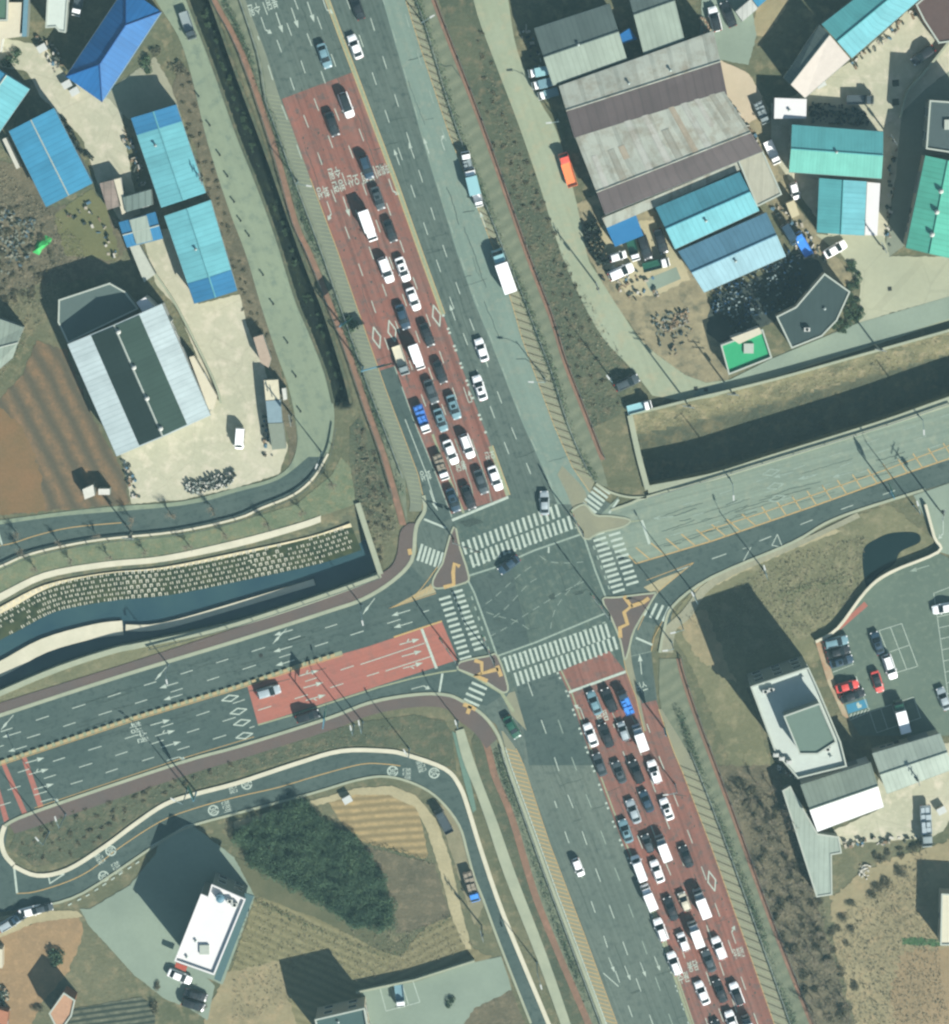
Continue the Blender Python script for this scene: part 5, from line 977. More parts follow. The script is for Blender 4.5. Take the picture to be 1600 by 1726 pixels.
sl.build('silt_edge', G_cream, root)
mb.build('bank_grass', ground_mat('revetment_grass', (60, 77, 64), (78, 90, 70), (50, 68, 58), .3, 2, fine=.4), root)
# guard rails
post_me = MB(); post_me.box(-.06, .06, -.06, .06, 0, .8); post_me = post_me.mesh('post'); post_me.materials.append(M_steel)
def rail(name, label, pl, h=.8, step=4.0, mat=M_steel, double=True, cat='guard rail', group=None, base=.05):
    root = thing(name, label, cat, group=group); pts = W2(smooth(pl, 4), h); c = pts[len(pts) // 2]; root.location = (c.x, c.y, base); pts = [p - c for p in pts]
    mb = MB(); wallband(mb, pts, .1, h - .32, h); mb.build('rail', mat, root)
    for p in resample(pts, step)[:100]:
        o = bpy.data.objects.new('post', post_me); COL.objects.link(o); o.parent = root; o.location = (p.x, p.y, 0); o.scale = (1, 1, h / .8)
    return root
LV = [(x + 16, y) for x, y in LP[:-2]]
rail('guard_rail', 'grey guard rail on the verge left of the north road', [(x - 8 - 18 * min(1, max(0, (y - 60) / 120)), y + 6) for x, y in L_[:-2]])
rail('guard_rail', 'grey guard rail on the right edge of the north road shoulder', [(x + 3, y) for x, y in R3])
rail('guard_rail', 'grey guard rail right of the southbound hatched shoulder', [(x + 27, y) for x, y in SR[2:]])
rail('guard_rail', 'guard rail between the southwest red footpath and the south road', [(845, 1262), (853, 1290), (893, 1405), (931, 1510), (1012, 1725), (1026, 1765)])
rail('guard_rail', 'guard rail on the outer edge of the channel wall by the east road', [(1600, 681), (1480, 722), (1330, 768), (1200, 808), (1092, 840)], step=6)
rail('handrail', 'handrail along the curved bend of the west side road', [(-60, 980), (0, 961), (42, 943), (100, 928), (175, 915), (300, 902), (400, 880), (442, 862), (495, 840), (530, 812), (556, 770), (566, 722)], 1.2, mat=plain('rail_dark', (96, 112, 108), .6), cat='handrail', base=.03)
rail('handrail', 'handrail along the wall top beside the stream and brown footway', [(640, 975), (552, 1006), (400, 1056), (250, 1096)], 1.0, 5, mat=plain('rail_dark', (96, 112, 108), .6), cat='handrail')
rail('handrail', 'handrail along the red footpath beside the ditch', [(x + 1, y) for x, y in LP[:-1]], 1.0, 6, mat=plain('rail_dark', (96, 112, 108), .6), cat='handrail')
rail('handrail', 'handrail along the red footpath above the eastern grass slope', shift(RP1, 9), 1.0, 6, mat=plain('rail_dark', (96, 112, 108), .6), cat='handrail')
rail('handrail', 'handrail along the red footpath beside the southeastern brush', shift(RP2, 9), 1.0, 6, mat=plain('rail_dark', (96, 112, 108), .6), cat='handrail')
# median of the west arm: separators with gaps
root = thing('median_barrier', 'row of cream separator blocks on the yellow centre line of the west road', 'barrier'); pts = resample(W2(WMd), 1.55); c = pts[len(pts) // 2]; root.location = (c.x, c.y, .05)
mb = MB(); wallband(mb, [p - c for p in W2(WMd)], 0.75, 0.0, .04); mb.build('base_strip', PT, root)
bm_ = MB(); bm_.prism([(-.42, -.3), (.42, -.3), (.42, .3), (-.42, .3)], .0, .32); bm_ = bm_.mesh('separator_block'); bm_.materials.append(paint('separator_yellow', (206, 188, 142), .3))
vis = pts[-101:]
for p, q in zip(vis, vis[1:]):
    o = bpy.data.objects.new('separator_block', bm_); COL.objects.link(o); o.parent = root; d = q - p; o.location = (p.x - c.x, p.y - c.y, .04); o.rotation_euler.z = math.atan2(d.y, d.x)
# ------------------------------------------------------------------ vehicles
def carpaint(name, c, rough=.35, coat=.6, metal=0.0):
    m, n, l, b = base_mat(name); b.inputs['Base Color'].default_value = (*c, 1); b.inputs['Roughness'].default_value = rough; b.inputs['Coat Weight'].default_value = coat; b.inputs['Coat Roughness'].default_value = .12; b.inputs['Metallic'].default_value = metal; b.inputs['Specular IOR Level'].default_value = .4; return m
PAINT = {'white': carpaint('white_paint', (.80, .81, .80)), 'black': carpaint('black_paint', (.014, .018, .02)), 'dark grey': carpaint('dark_grey_paint', (.045, .06, .065)), 'dark blue': carpaint('dark_blue_paint', (.02, .045, .07)),
         'silver': carpaint('silver_paint', (.38, .44, .45), .3, .5, .3), 'teal grey': carpaint('teal_grey_paint', (.13, .23, .26)), 'beige': carpaint('beige_paint', (.5, .47, .36)), 'red': carpaint('red_paint', (.55, .06, .05)), 'bright red': carpaint('bright_red_paint', (.72, .10, .07)),
         'blue': carpaint('blue_paint', (.05, .17, .5)), 'bright blue': carpaint('bright_blue_paint', (.05, .22, .62)), 'dark green': carpaint('dark_green_paint', (.01, .07, .04)), 'grey': carpaint('grey_paint', (.2, .24, .24)), 'pale teal': carpaint('pale_teal_paint', (.22, .40, .42)),
         'brown': carpaint('brown_paint', (.22, .19, .14)), 'orange': carpaint('orange_paint', (.75, .22, .08))}
CG = carpaint('car_glass', (.012, .018, .02), .06, 0); TY = plain('tyre_rubber', (.02, .02, .02), .9, raw=True); RIM = plain('wheel_rim', (.4, .4, .4), .4, .6, raw=True)
HLm = plain('headlamp_glass', (.65, .66, .64), .15, raw=True); TLm = plain('tail_lamp_red', (.4, .03, .02), .3, raw=True); CHS = plain('chassis_black', (.03, .03, .03), .8, raw=True)
def loft(st, close=True):
    """st: (x, half width, z top, z bottom, shoulder) cross sections along the vehicle"""
    mb = MB(); rings = []
    for x, w, zt, zb in st:
        zs = zb + (zt - zb) * .62
        rings.append([(x, -w * .96, zb), (x, -w, zs), (x, -w * .84, zt - .02), (x, -w * .4, zt + .02), (x, w * .4, zt + .02), (x, w * .84, zt - .02), (x, w, zs), (x, w * .96, zb)])
    for a, b in zip(rings, rings[1:]):
        for i in range(8): mb.face([a[i], b[i], b[(i + 1) % 8], a[(i + 1) % 8]][::-1])
    mb.face(rings[0]); mb.face(rings[-1][::-1]); return mb
wheel_me = MB(); wheel_me.tube((0, -.11, 0), (0, .11, 0), .33, k=14); wheel_me = wheel_me.mesh('wheel'); wheel_me.materials.append(TY)
rim_me = MB(); rim_me.tube((0, -.125, 0), (0, .125, 0), .2, k=10); rim_me = rim_me.mesh('rim'); rim_me.materials.append(RIM)
def sub(name, me, par, loc=(0, 0, 0), sc=None):
    o = bpy.data.objects.new(name, me); COL.objects.link(o); o.parent = par; o.location = loc
    if sc: o.scale = sc
    return o
def onepaint(mb, name, mat): me = mb.mesh(name); me.polygons.foreach_set('use_smooth', [False] * len(me.polygons)); me.materials.append(mat); return me
LIB = {}
def bevel_me(me, w=.05):
    bm = bmesh.new(); bm.from_mesh(me); bmesh.ops.remove_doubles(bm, verts=bm.verts, dist=.001); bmesh.ops.recalc_face_normals(bm, faces=bm.faces)
    try: bmesh.ops.bevel(bm, geom=[e for e in bm.edges if e.calc_face_angle(0) > .5], offset=w, segments=2, affect='EDGES', profile=.6)
    except Exception: pass
    bm.to_mesh(me); bm.free(); me.update(); return me
def lib(kind):
    if kind in LIB: return LIB[kind]
    P_ = []   # (name, mesh, painted?, loc, parentIndex)
    def add(nm, mb, mat=None, loc=(0, 0, 0), bev=0):
        me = onepaint(mb, nm, mat or PAINT['white'])
        if bev: bevel_me(me, bev)
        P_.append((nm, me, mat is None, loc)); return me
    if kind in ('sedan', 'hatchback', 'suv'):
        if kind == 'sedan':
            L, bs = 4.6, [(-2.3, .66, .78, .3), (-2.2, .80, .95, .28), (-1.6, .89, 1.0, .25), (0, .91, .97, .22), (1.2, .90, .93, .22), (1.95, .84, .82, .25), (2.22, .74, .7, .3), (2.32, .58, .6, .35)]
            gs = [(-1.85, .68, .98, .9), (-1.2, .68, 1.36, .9), (-.3, .69, 1.43, .9), (.35, .68, 1.38, .9), (1.15, .74, .95, .85)]; rs = [(-1.1, .60, 1.41, 1.34), (-.4, .62, 1.465, 1.38), (.28, .60, 1.42, 1.34)]
        elif kind == 'hatchback':
            L, bs = 3.7, [(-1.85, .62, .8, .3), (-1.75, .76, .95, .28), (-1, .79, .98, .25), (.8, .79, .95, .22), (1.5, .74, .85, .25), (1.85, .55, .65, .32)]
            gs = [(-1.75, .62, .98, .9), (-1.5, .64, 1.4, .9), (-.2, .65, 1.5, .9), (.3, .64, 1.45, .9), (1.0, .68, .97, .85)]; rs = [(-1.45, .58, 1.45, 1.36), (-.3, .6, 1.54, 1.44), (.22, .58, 1.49, 1.4)]
        else:
            L, bs = 4.7, [(-2.35, .74, .9, .35), (-2.25, .88, 1.05, .3), (-1.4, .94, 1.1, .28), (.9, .94, 1.08, .28), (1.9, .89, .98, .3), (2.25, .78, .85, .35), (2.36, .62, .7, .4)]
            gs = [(-2.25, .72, 1.06, 1.0), (-1.95, .74, 1.6, 1.0), (-.3, .76, 1.68, 1.0), (.3, .75, 1.62, 1.0), (1.15, .8, 1.08, 1.0)]; rs = [(-1.95, .68, 1.66, 1.55), (-.5, .70, 1.73, 1.6), (.22, .68, 1.68, 1.58)]
        me = add('body', loft(bs)); me.polygons.foreach_set('use_smooth', [True] * len(me.polygons)); add('window_glass', loft(gs), CG); add('roof', loft(rs))
        wx = L * .30; wy = bs[2][1] - .12; lx = L / 2 - .12
        for s in (-1, 1):
            m1 = MB(); m1.box(-.1, .1, -.14, .14, -.06, .06); add('headlight', m1, HLm, (lx - .02, s * .6, .68 if kind != 'suv' else .85)); m1 = MB(); m1.box(-.06, .06, -.14, .14, -.07, .07); add('tail_light', m1, TLm, (-lx - .06, s * .58, .8 if kind != 'suv' else .98)); m1 = MB(); m1.box(-.06, .08, -.09, .09, -.06, .06); add('mirror', m1, None, (.75 if kind != 'hatchback' else .6, s * (bs[2][1] + .06), 1.0))
        wr = .33
    elif kind == 'van':
        L = 5.0; me = add('body', loft([(-2.5, .86, 1.9, .35), (-2.4, .92, 1.98, .3), (0, .94, 2.0, .28), (1.3, .92, 1.96, .28), (1.75, .9, 1.5, .28), (2.3, .86, 1.05, .3), (2.5, .7, .8, .35)]))
        add('window_glass', loft([(1.22, .78, 2.0, 1.9), (1.45, .78, 1.82, 1.6), (1.95, .76, 1.36, 1.2), (2.05, .74, 1.25, 1.15)]), CG)
        m1 = MB(); [m1.box(x, x + .9, s * .95 - .02, s * .95 + .02, 1.2, 1.7) for s in (-1, 1) for x in (-2.1, -1.0, .1)]; add('side_window', m1, CG)
        for s in (-1, 1): m1 = MB(); m1.box(-.1, .06, -.14, .14, -.08, .08); add('headlight', m1, HLm, (2.36, s * .62, .75)); m1 = MB(); m1.box(-.05, .05, -.08, .08, -.2, .2); add('tail_light', m1, TLm, (-2.48, s * .8, 1.1)); m1 = MB(); m1.box(-.08, .08, -.1, .1, -.12, .12); add('mirror', m1, None, (1.6, s * 1.05, 1.35))
        wx, wy, wr = 1.5, .82, .33
    else:   # small truck: cab, chassis and either a cargo box or an open bed
        L = 5.2; add('cab', loft([(1.05, .78, 1.85, .5), (1.15, .84, 1.95, .42), (2.0, .85, 1.92, .4), (2.35, .84, 1.45, .4), (2.6, .8, 1.0, .42)]))
        add('windshield', loft([(1.98, .74, 1.97, 1.85), (2.2, .76, 1.74, 1.6), (2.4, .76, 1.44, 1.35)]), CG)
        m1 = MB(); m1.box(-2.5, 2.3, -.4, .4, .42, .62); add('chassis', m1, CHS)
        if kind == 'box truck':
            m1 = MB(); m1.box(-2.6, .98, -.92, .92, .78, 2.55); add('cargo_box', m1, None, bev=.05)
            m1 = MB(); m1.box(-2.64, -2.61, -.8, .8, .9, 2.4); add('rear_door', m1, RIM)
        else:
            m1 = MB(); m1.box(-2.6, .98, -.86, .86, .72, .84)
            for q in ((-2.6, .98, -.88, -.82), (-2.6, .98, .82, .88), (-2.6, -2.54, -.88, .88), (.92, .98, -.88, .88)): m1.box(*q, .84, 1.2)
            add('cargo_bed', m1)
            if kind == 'loaded truck':
                m1 = MB(); random.seed(3); [m1.box(x, x + random.uniform(.5, 1.1), y, y + random.uniform(.4, .8), .86, random.uniform(1.1, 1.7)) for x in (-2.4, -1.5, -.6, .1) for y in (-.75, .0)]; add('load', m1)
        for s in (-1, 1): m1 = MB(); m1.box(-.05, .05, -.16, .16, -.08, .08); add('headlight', m1, HLm, (2.58, s * .6, .78)); m1 = MB(); m1.box(-.04, .04, -.14, .14, -.06, .06); add('tail_light', m1, TLm, (-2.62, s * .62, .68)); m1 = MB(); m1.box(-.05, .05, -.12, .12, -.16, .16); add('mirror', m1, CHS, (2.15, s * 1.0, 1.45))
        wx, wy, wr = 1.75, .74, .33
    LIB[kind] = (P_, wx, wy, L); return LIB[kind]
random.seed(11)
def vehicle(kind, color, x, y, vx, vy, label, group=None, L=None, second=None, wsc=1.0, cat=None, zh=.8, base=.06):
    """(x, y) middle of the vehicle in the photo, (vx, vy) the way it faces"""
    P_, wx, wy, L0 = lib(kind); p = P(x, y, zh); q = P(x + vx, y + vy, zh)
    name = {'sedan': 'sedan_car', 'hatchback': 'small_car', 'suv': 'suv_car', 'van': 'van', 'box truck': 'box_truck', 'flatbed truck': 'flatbed_truck', 'loaded truck': 'flatbed_truck'}[kind]
    root = thing(name, label, cat or ('truck' if 'truck' in kind else 'van' if kind == 'van' else 'car'), (p.x, p.y, base), math.atan2(q.y - p.y, q.x - p.x), group)
    root.rotation_euler.z += random.gauss(0, .012); s = (L or L0 * random.uniform(.95, 1.05)) / L0; root.scale = (s, wsc * (s ** .35), s ** .4 if s > 1 else 1)
    for nm, me, painted, loc in P_:
        o = sub(nm, me, root, loc)
        if painted:
            c = color
            if nm in ('cargo_box', 'cargo_bed', 'load') and second: c = second
            if nm == 'roof' and second: c = second
            o.material_slots[0].link = 'OBJECT'; o.material_slots[0].material = PAINT[c]
    for sx in (-1, 1):
        for sy in (-1, 1): w = sub('wheel', wheel_me, root, (sx * wx, sy * wy, .33)); sub('rim', rim_me, w)
    if kind in ('sedan', 'suv') and color != 'black' and not second and random.random() < .3: sub('sunroof', SUNR, root, (0, 0, .055 if kind == 'sedan' else .32))
    if kind == 'suv' and random.random() < .5:
        for sy in (-1, 1): sub('roof_rail', RRAIL, root, (0, sy * .62, 0))
    return root
sr_ = MB(); sr_.box(-.55, .1, -.4, .4, 1.40, 1.43); SUNR = sr_.mesh('sunroof'); SUNR.materials.append(CG)
rr_ = MB(); rr_.box(-1.7, .1, -.03, .03, 1.7, 1.8); RRAIL = rr_.mesh('roof_rail'); RRAIL.materials.append(CHS)
ordn = ['first', 'second', 'third', 'fourth', 'fifth', 'sixth', 'seventh', 'eighth', 'ninth', 'tenth', 'eleventh', 'twelfth', 'thirteenth']
def queue(cars, Lf, Rt, vx, vy, front_low, where, group):
    rows = {}
    for c in cars:
        t = (c[0] - at(Lf, c[1])) / (at(Rt, c[1]) - at(Lf, c[1])); ln = max(0, min(4, int(t * 5))); rows.setdefault(ln, []).append(c)
    for ln, cs in rows.items():
        cs.sort(key=lambda c: -c[1] if front_low else c[1])
        for i, c in enumerate(cs):
            kind, col = c[2], c[3]; sec = c[4] if len(c) > 4 else None; Lc = c[5] if len(c) > 5 else None
            lanes = ['far left lane', 'second left lane', 'middle lane', 'second right lane', 'far right lane'][ln]
            nm = {'suv': 'SUV', 'sedan': 'sedan', 'hatchback': 'small car'}.get(kind, kind); d = ''
            if sec: d = f' with {sec} ' + ('roof' if kind in ('sedan', 'suv', 'hatchback') else 'bed' if 'box' not in kind else 'box')
            vehicle(kind, col, c[0], c[1], vx, vy, f'{col} {nm}{d}, {ordn[i]} from stop line in {lanes} {where}'.replace('flatbed truck with', 'truck with').replace('loaded truck', 'truck'), group, Lc, sec)
NQ = [(584, 177, 'suv', 'white', 'black'), (560, 209, 'sedan', 'black'), (618, 282, 'suv', 'dark blue'), (637, 334, 'sedan', 'dark grey'), (621, 380, 'box truck', 'white', None, 5.9), (658, 389, 'sedan', 'black'), (651, 455, 'suv', 'white'), (679, 454, 'sedan', 'white'),
      (697, 504, 'sedan', 'white'), (679, 534, 'sedan', 'dark blue'), (720, 564, 'sedan', 'black'), (676, 607, 'flatbed truck', 'grey', 'beige', 5.6), (703, 601, 'box truck', 'white', None, 4.9), (742, 627, 'sedan', 'black'), (727, 660, 'sedan', 'dark grey'), (765, 686, 'sedan', 'teal grey'),
      (712, 706, 'loaded truck', 'white', 'blue'), (743, 708, 'sedan', 'teal grey'), (760, 762, 'sedan', 'white'), (788, 752, 'suv', 'white'), (744, 787, 'loaded truck', 'white', 'brown', 5.0), (764, 843, 'sedan', 'dark blue'), (790, 838, 'sedan', 'black'), (811, 812, 'sedan', 'dark grey'), (835, 806, 'sedan', 'white'),
      (547, 94, 'sedan', 'teal grey')]
queue(NQ, L_, M_, .35, 1, True, 'north', 'cars queuing in the northern red lanes')
SQ = [(1002, 1185, 'sedan', 'teal grey'), (1027, 1180, 'suv', 'black'), (1055, 1184, 'loaded truck', 'dark blue', 'bright blue', 4.8), (996, 1239, 'sedan', 'white'), (1022, 1240, 'sedan', 'black'), (1051, 1233, 'hatchback', 'silver'), (1079, 1242, 'box truck', 'silver', 'white', 5.0), (1011, 1289, 'sedan', 'dark grey'),
      (1044, 1302, 'sedan', 'dark grey'), (1073, 1301, 'suv', 'black'), (1103, 1301, 'suv', 'white'), (1090, 1351, 'sedan', 'dark blue'), (1068, 1368, 'sedan', 'silver'), (1124, 1364, 'sedan', 'white'), (1055, 1401, 'sedan', 'teal grey'), (1092, 1422, 'hatchback', 'dark grey'), (1118, 1428, 'box truck', 'grey', 'white', 5.0),
      (1157, 1444, 'sedan', 'black'), (1077, 1463, 'van', 'white'), (1108, 1469, 'sedan', 'white'), (1094, 1511, 'box truck', 'white', None, 4.9), (1131, 1532, 'sedan', 'black'), (1154, 1520, 'hatchback', 'beige'), (1183, 1521, 'box truck', 'grey', 'white', 5.6), (1114, 1567, 'suv', 'white'), (1173, 1573, 'box truck', 'silver', 'white', 5.0),
      (1152, 1588, 'hatchback', 'white'), (1137, 1624, 'suv', 'white'), (1195, 1620, 'sedan', 'dark grey'), (1212, 1598, 'suv', 'white'), (1184, 1674, 'sedan', 'white'), (1214, 1671, 'sedan', 'black'), (1242, 1675, 'suv', 'white', 'black'), (1234, 1722, 'suv', 'white'), (1262, 1730, 'box truck', 'dark grey', 'white', 4.8), (1211, 1738, 'sedan', 'black')]
queue(SQ, SM, SR, -.385, -1, False, 'south', 'cars queuing in the southern red lanes')
V = vehicle
V('sedan', 'black', 602, 12, -.37, -1, 'black sedan cut by the top edge right of the centre line')
V('sedan', 'white', 599, 79, -.40, -1, 'white sedan beside the cream centre line, above the red lanes')
V('sedan', 'white', 812, 590, -.33, -1, 'upper of two white sedans driving away on the north road', 'white sedans leaving northwards')
V('sedan', 'white', 809, 654, -.33, -1, 'lower of two white sedans driving away on the north road', 'white sedans leaving northwards')
V('sedan', 'silver', 918, 848, -.05, -1, 'silver sedan crossing the northern zebra stripes')
V('sedan', 'dark blue', 858, 952, -.8, .6, 'dark blue sedan turning inside the crossroads below the northern zebra')
V('loaded truck', 'white', 788, 276, -.2, -1, 'small truck with white cab parked first on the hatched shoulder', None, 4.6, 'grey')
V('box truck', 'white', 796, 305, -.25, -1, 'truck with a broad pale teal box parked on the hatched shoulder', None, 5.0, 'pale teal', 1.15)
V('flatbed truck', 'white', 805, 333, .25, 1, 'empty white flatbed parked behind the pale teal truck', None, 3.4)
V('box truck', 'pale teal', 849, 456, -.33, -1, 'long white box truck with teal cab on the shoulder', None, 8.2, 'white', 1.1)
V('sedan', 'dark green', 863, 1226, .55, 1, 'dark green sedan turning right past the southwest island')
V('hatchback', 'white', 975, 1462, .4, 1, 'lone white small car driving down the south road')
V('suv', 'silver', 453, 1166, 1, -.28, 'silver SUV with dark glass on the red west lanes')
V('suv', 'black', 519, 1207, 1, -.3, 'black SUV below the red west lanes')
# car park
V('suv', 'teal grey', 1409, 1082, 1, -.25, 'uppermost of three dark cars beside the car park wall')
V('sedan', 'black', 1413, 1099, 1, -.25, 'middle one of three dark cars beside the car park wall')
V('sedan', 'dark blue', 1418, 1115, 1, -.28, 'lowest of three dark cars beside the car park wall')
V('sedan', 'red', 1428, 1157, 1, -.3, 'red sedan parked side-on above the blue accessible bay')
V('sedan', 'black', 1437, 1173, 1, -.35, 'black sedan next to the blue accessible bay')
V('sedan', 'dark blue', 1479, 1084, -.3, -1, 'dark blue sedan left of the four painted bays')
V('suv', 'white', 1500, 1124, .33, 1, 'white SUV parked left of the lower painted bays')
V('sedan', 'red', 1479, 1149, .33, 1, 'red sedan with black roof in the middle of the car park', None, 4.2, 'black')
V('box truck', 'dark green', 1519, 1206, -.27, -1, 'white box truck with dark cab in the lower car park', None, 6.2, 'white')
V('sedan', 'silver', 1591, 1178, -.35, -1, 'silver sedan at the right edge of the car park')
V('sedan', 'white', 1592, 1025, -1, .2, 'white sedan in the right-hand bays of the car park')
# north-east yards
V('suv', 'white', 1205, 32, -.25, -1, 'white SUV beside the black sedan in the upper yard', None, None, 'black')
V('sedan', 'black', 1228, 24, -.35, -1, 'black sedan beside the white SUV in the upper yard')
V('suv', 'black', 1556, 93, -1, .7, 'black SUV alone on the large pale yard')
V('flatbed truck', 'dark grey', 1450, 168, 1, 0, 'dark flatbed truck parked beside the white hut', None, 5.0)
V('flatbed truck', 'white', 1302, 257, .45, 1, 'white pickup truck in the lane right of the pale annex', None, 4.5)
V('loaded truck', 'grey', 1284, 190, .4, 1, 'grey loaded truck at the end of the peach yard', None, 4.2)
V('flatbed truck', 'bright blue', 1353, 411, -.6, -1, 'blue truck in the lane beside the steel blue hall', None, 4.8)
V('hatchback', 'white', 1340, 322, .3, 1, 'small white car above the cream container', None, 3.2)
V('sedan', 'white', 1408, 420, 1, -.6, 'white sedan below the turquoise shed')
V('box truck', 'white', 908, 121, -1, .2, 'uppermost of three small trucks left of the charcoal hall', None, 3.8, 'pale teal')
V('box truck', 'white', 914, 141, -1, .25, 'middle one of three small trucks left of the charcoal hall', None, 3.8, 'teal grey')
V('flatbed truck', 'white', 924, 158, -1, .3, 'lowest of three small trucks left of the charcoal hall', None, 3.8, 'teal grey')
V('flatbed truck', 'bright red', 957, 286, -.32, -1, 'bright red flatbed truck beside the dirt lane', None, 6.4, 'orange')
V('suv', 'white', 1047, 458, 1, -.45, 'white SUV at the edge of the dirt lane, below the awning')
V('flatbed truck', 'white', 1067, 420, .3, 1, 'white-cab flatbed with dark bed right of the awning', None, 4.4, 'dark green')
V('suv', 'black', 1087, 417, .3, 1, 'left one of two black cars beside the blue awning')
V('sedan', 'black', 1114, 407, .35, 1, 'right one of two black cars beside the blue awning')
V('flatbed truck', 'white', 1106, 446, 1, -.25, 'white-cab truck above the asphalt patch', None, 5.0, 'dark green')
V('suv', 'dark grey', 1057, 645, 1, -.45, 'dark grey SUV parked above the white pickup at the lane bend')
V('flatbed truck', 'white', 1078, 686, 1, -.25, 'white pickup at the lane bend above the channel wall', None, 4.6, 'pale teal')
# north-west and south-west
V('flatbed truck', 'dark grey', 317, 43, .35, 1, 'dark pickup with a white patch on the west side road', None, 5.2, 'grey')
V('flatbed truck', 'white', 132, 6, -.2, 1, 'white truck cut by the top edge beside the hipped roof', None, 4.6, 'dark grey')
V('van', 'white', 404, 739, -.08, 1, 'white van parked on the lower concrete yard', None, 4.0)
V('sedan', 'white', 303, 1646, 1, .42, 'white sedan below the tall white-roofed building')
V('sedan', 'black', 330, 1677, 1, .3, 'upper of two black cars at the end of the drive')
V('suv', 'black', 326, 1693, 1, .3, 'lower of two black cars at the end of the drive')
V('flatbed truck', 'white', 674, 1678, .12, 1, 'white-cab pickup in the painted bays of the lower car park', None, 4.4, 'teal grey')
V('flatbed truck', 'dark grey', 748, 1384, -.5, -1, 'dark empty flatbed parked beside the loop road', None, 5.0)
V('loaded truck', 'bright blue', 795, 1494, .3, 1, 'blue-cab work truck with a brown load beside the loop road', None, 6.0, 'brown')
V('suv', 'silver', 16, 1556, 1, -.6, 'silver SUV parked beside the loop road, nearest the left edge')
V('sedan', 'dark blue', 30, 1547, 1, -.6, 'dark blue sedan parked beside the loop road near the left edge')
V('sedan', 'white', 52, 1536, 1, -.25, 'white sedan parked below the give-way triangle beside the loop road')
V('hatchback', 'dark grey', 74, 1531, 1, -.2, 'dark grey small car parked beside the loop road above the orange plot')
V('hatchback', 'white', 1042, 432, 1, -.3, 'white small car directly below the blue awning', None, 3.2)
V('van', 'dark blue', 1332, 395, .6, 1, 'dark blue van in the narrow lane above the blue truck', None, 4.2)
V('loaded truck', 'grey', 1561, 1392, .05, 1, 'long grey truck with a silver load at the right side of the depot yard', None, 8.0, 'silver')
# ------------------------------------------------------------------ street lamps, poles, signals, bollards
POLE = plain('pole_grey', (150, 176, 180), .5, .2); CONCP = plain('concrete_pole', (170, 176, 160), .8); DK = plain('dark_metal', (60, 70, 72), .6); LAMP = plain('lamp_shell', (224, 230, 224), .4); SIGNB = plain('sign_back', (120, 150, 150), .5); BLUEP = plain('blue_pole', (120, 176, 196), .5)
def lamp(x, y, h, ax, ay, arm, label, group='street lamps', two=False, heads=1):
    p = P(x, y, 0); q = P(x + ax, y + ay, 0); d = (q - p); d.z = 0; d.normalize()
    r = thing('street_lamp', label, 'street lamp', (p.x, p.y, .05), math.atan2(d.y, d.x), group)
    mb = MB(); mb.tube((0, 0, 0), (0, 0, h), .13, .07, 8); mb.tube((0, 0, 0), (0, 0, .5), .2, .18, 8); mb.build('pole', POLE, r)
    for s in ((1, -1) if two else (1,)):
        mb = MB(); mb.tube((0, 0, h - .4), (s * arm * .5, 0, h + .3), .06, .05); mb.tube((s * arm * .5, 0, h + .3), (s * arm, 0, h + .45), .05, .04); a = mb.build('arm', POLE, r)
        mb = MB(); mb.prism([(s * arm - .5, -.16), (s * arm + .5, -.12), (s * arm + .5, .12), (s * arm - .5, .16)], h + .38, h + .52, bot=True); mb.build('lamp_head', LAMP, r)
    return r
lamps = [(316, 1331, 11.5, -1, -.6, 2, 'lamp casting the long shadow across the lower west road', 'lamp'), (612, 1217, 10, -.2, -1, 2.2, 'right one of two lamps below the red west lanes'), (597, 1222, 9, -.2, -1, 1.6, 'left one of two lamps below the red west lanes'), (772, 1216, 6.5, -.3, -1, 1.4, 'lamp beside the southwest zebra crossing'),
         (690, 1262, 8, -.5, -1, 1.6, 'lamp on the grass between the footway and loop road'), (610, 1020, 7, .2, 1, 2, 'lamp on the brown footway east of the stream'), (284, 1120, 7, .2, 1, 1.8, 'lamp on the brown footway beside the stream gap'),
         (1170, 1000, 11, -.5, -1, 2.2, 'lamp on the pale footway southeast of the crossroads'), (1147, 1045, 10, -1, .2, 2, 'lamp behind the southeast turning lane'), (1287, 960, 9.5, -.3, -1, 2.2, 'lamp on the tan strip above the dark building shadow'), (1540, 852, 10.5, -.3, -1, 2.2, 'lamp on the footway at the far east road'),
         (1230, 806, 8, .05, 1, 2.4, 'lamp over the middle of the east road by the channel wall'), (1548, 700, 7, .05, 1, 2.2, 'lamp at the upper side of the east road near the right edge'), (111, 1372, 11, -.3, -1, 2, 'lamp on the footway below the red rumble bands'), (83, 1402, 10, -.8, -1, 1.6, 'leftmost lamp on the grassed island'), (542, 762, 9, -.4, 1, 1.4, 'lamp at the bend of the west side road'),
         (1030, 637, 8, -.3, -.4, 1.4, 'lamp on the grass slope above the dark SUV'), (712, 37, 6, 1, -.6, 2.2, 'lamp at the top of the north road shoulder'), (940, 202, 7.5, -1, .1, 1.8, 'lamp beside the dirt lane near the red truck'), (1138, 1322, 7, -1, .1, 2.2, 'lamp on the southeast shoulder beside the queue'), (905, 1622, 8, .3, 1, 2.4, 'lamp on the white channel top near the bottom'),
         (502, 306, 6, .6, .1, 2.4, 'lamp on the verge left of the road lettering'), (1132, 1082, 7, -1, .1, 1.6, 'lamp on the green verge beside the southeast turning lane'), (918, 638, 6, -1, -.05, 2.6, 'lamp on the hatched shoulder beside the two white sedans')]
for q in lamps: lamp(*q[:7])
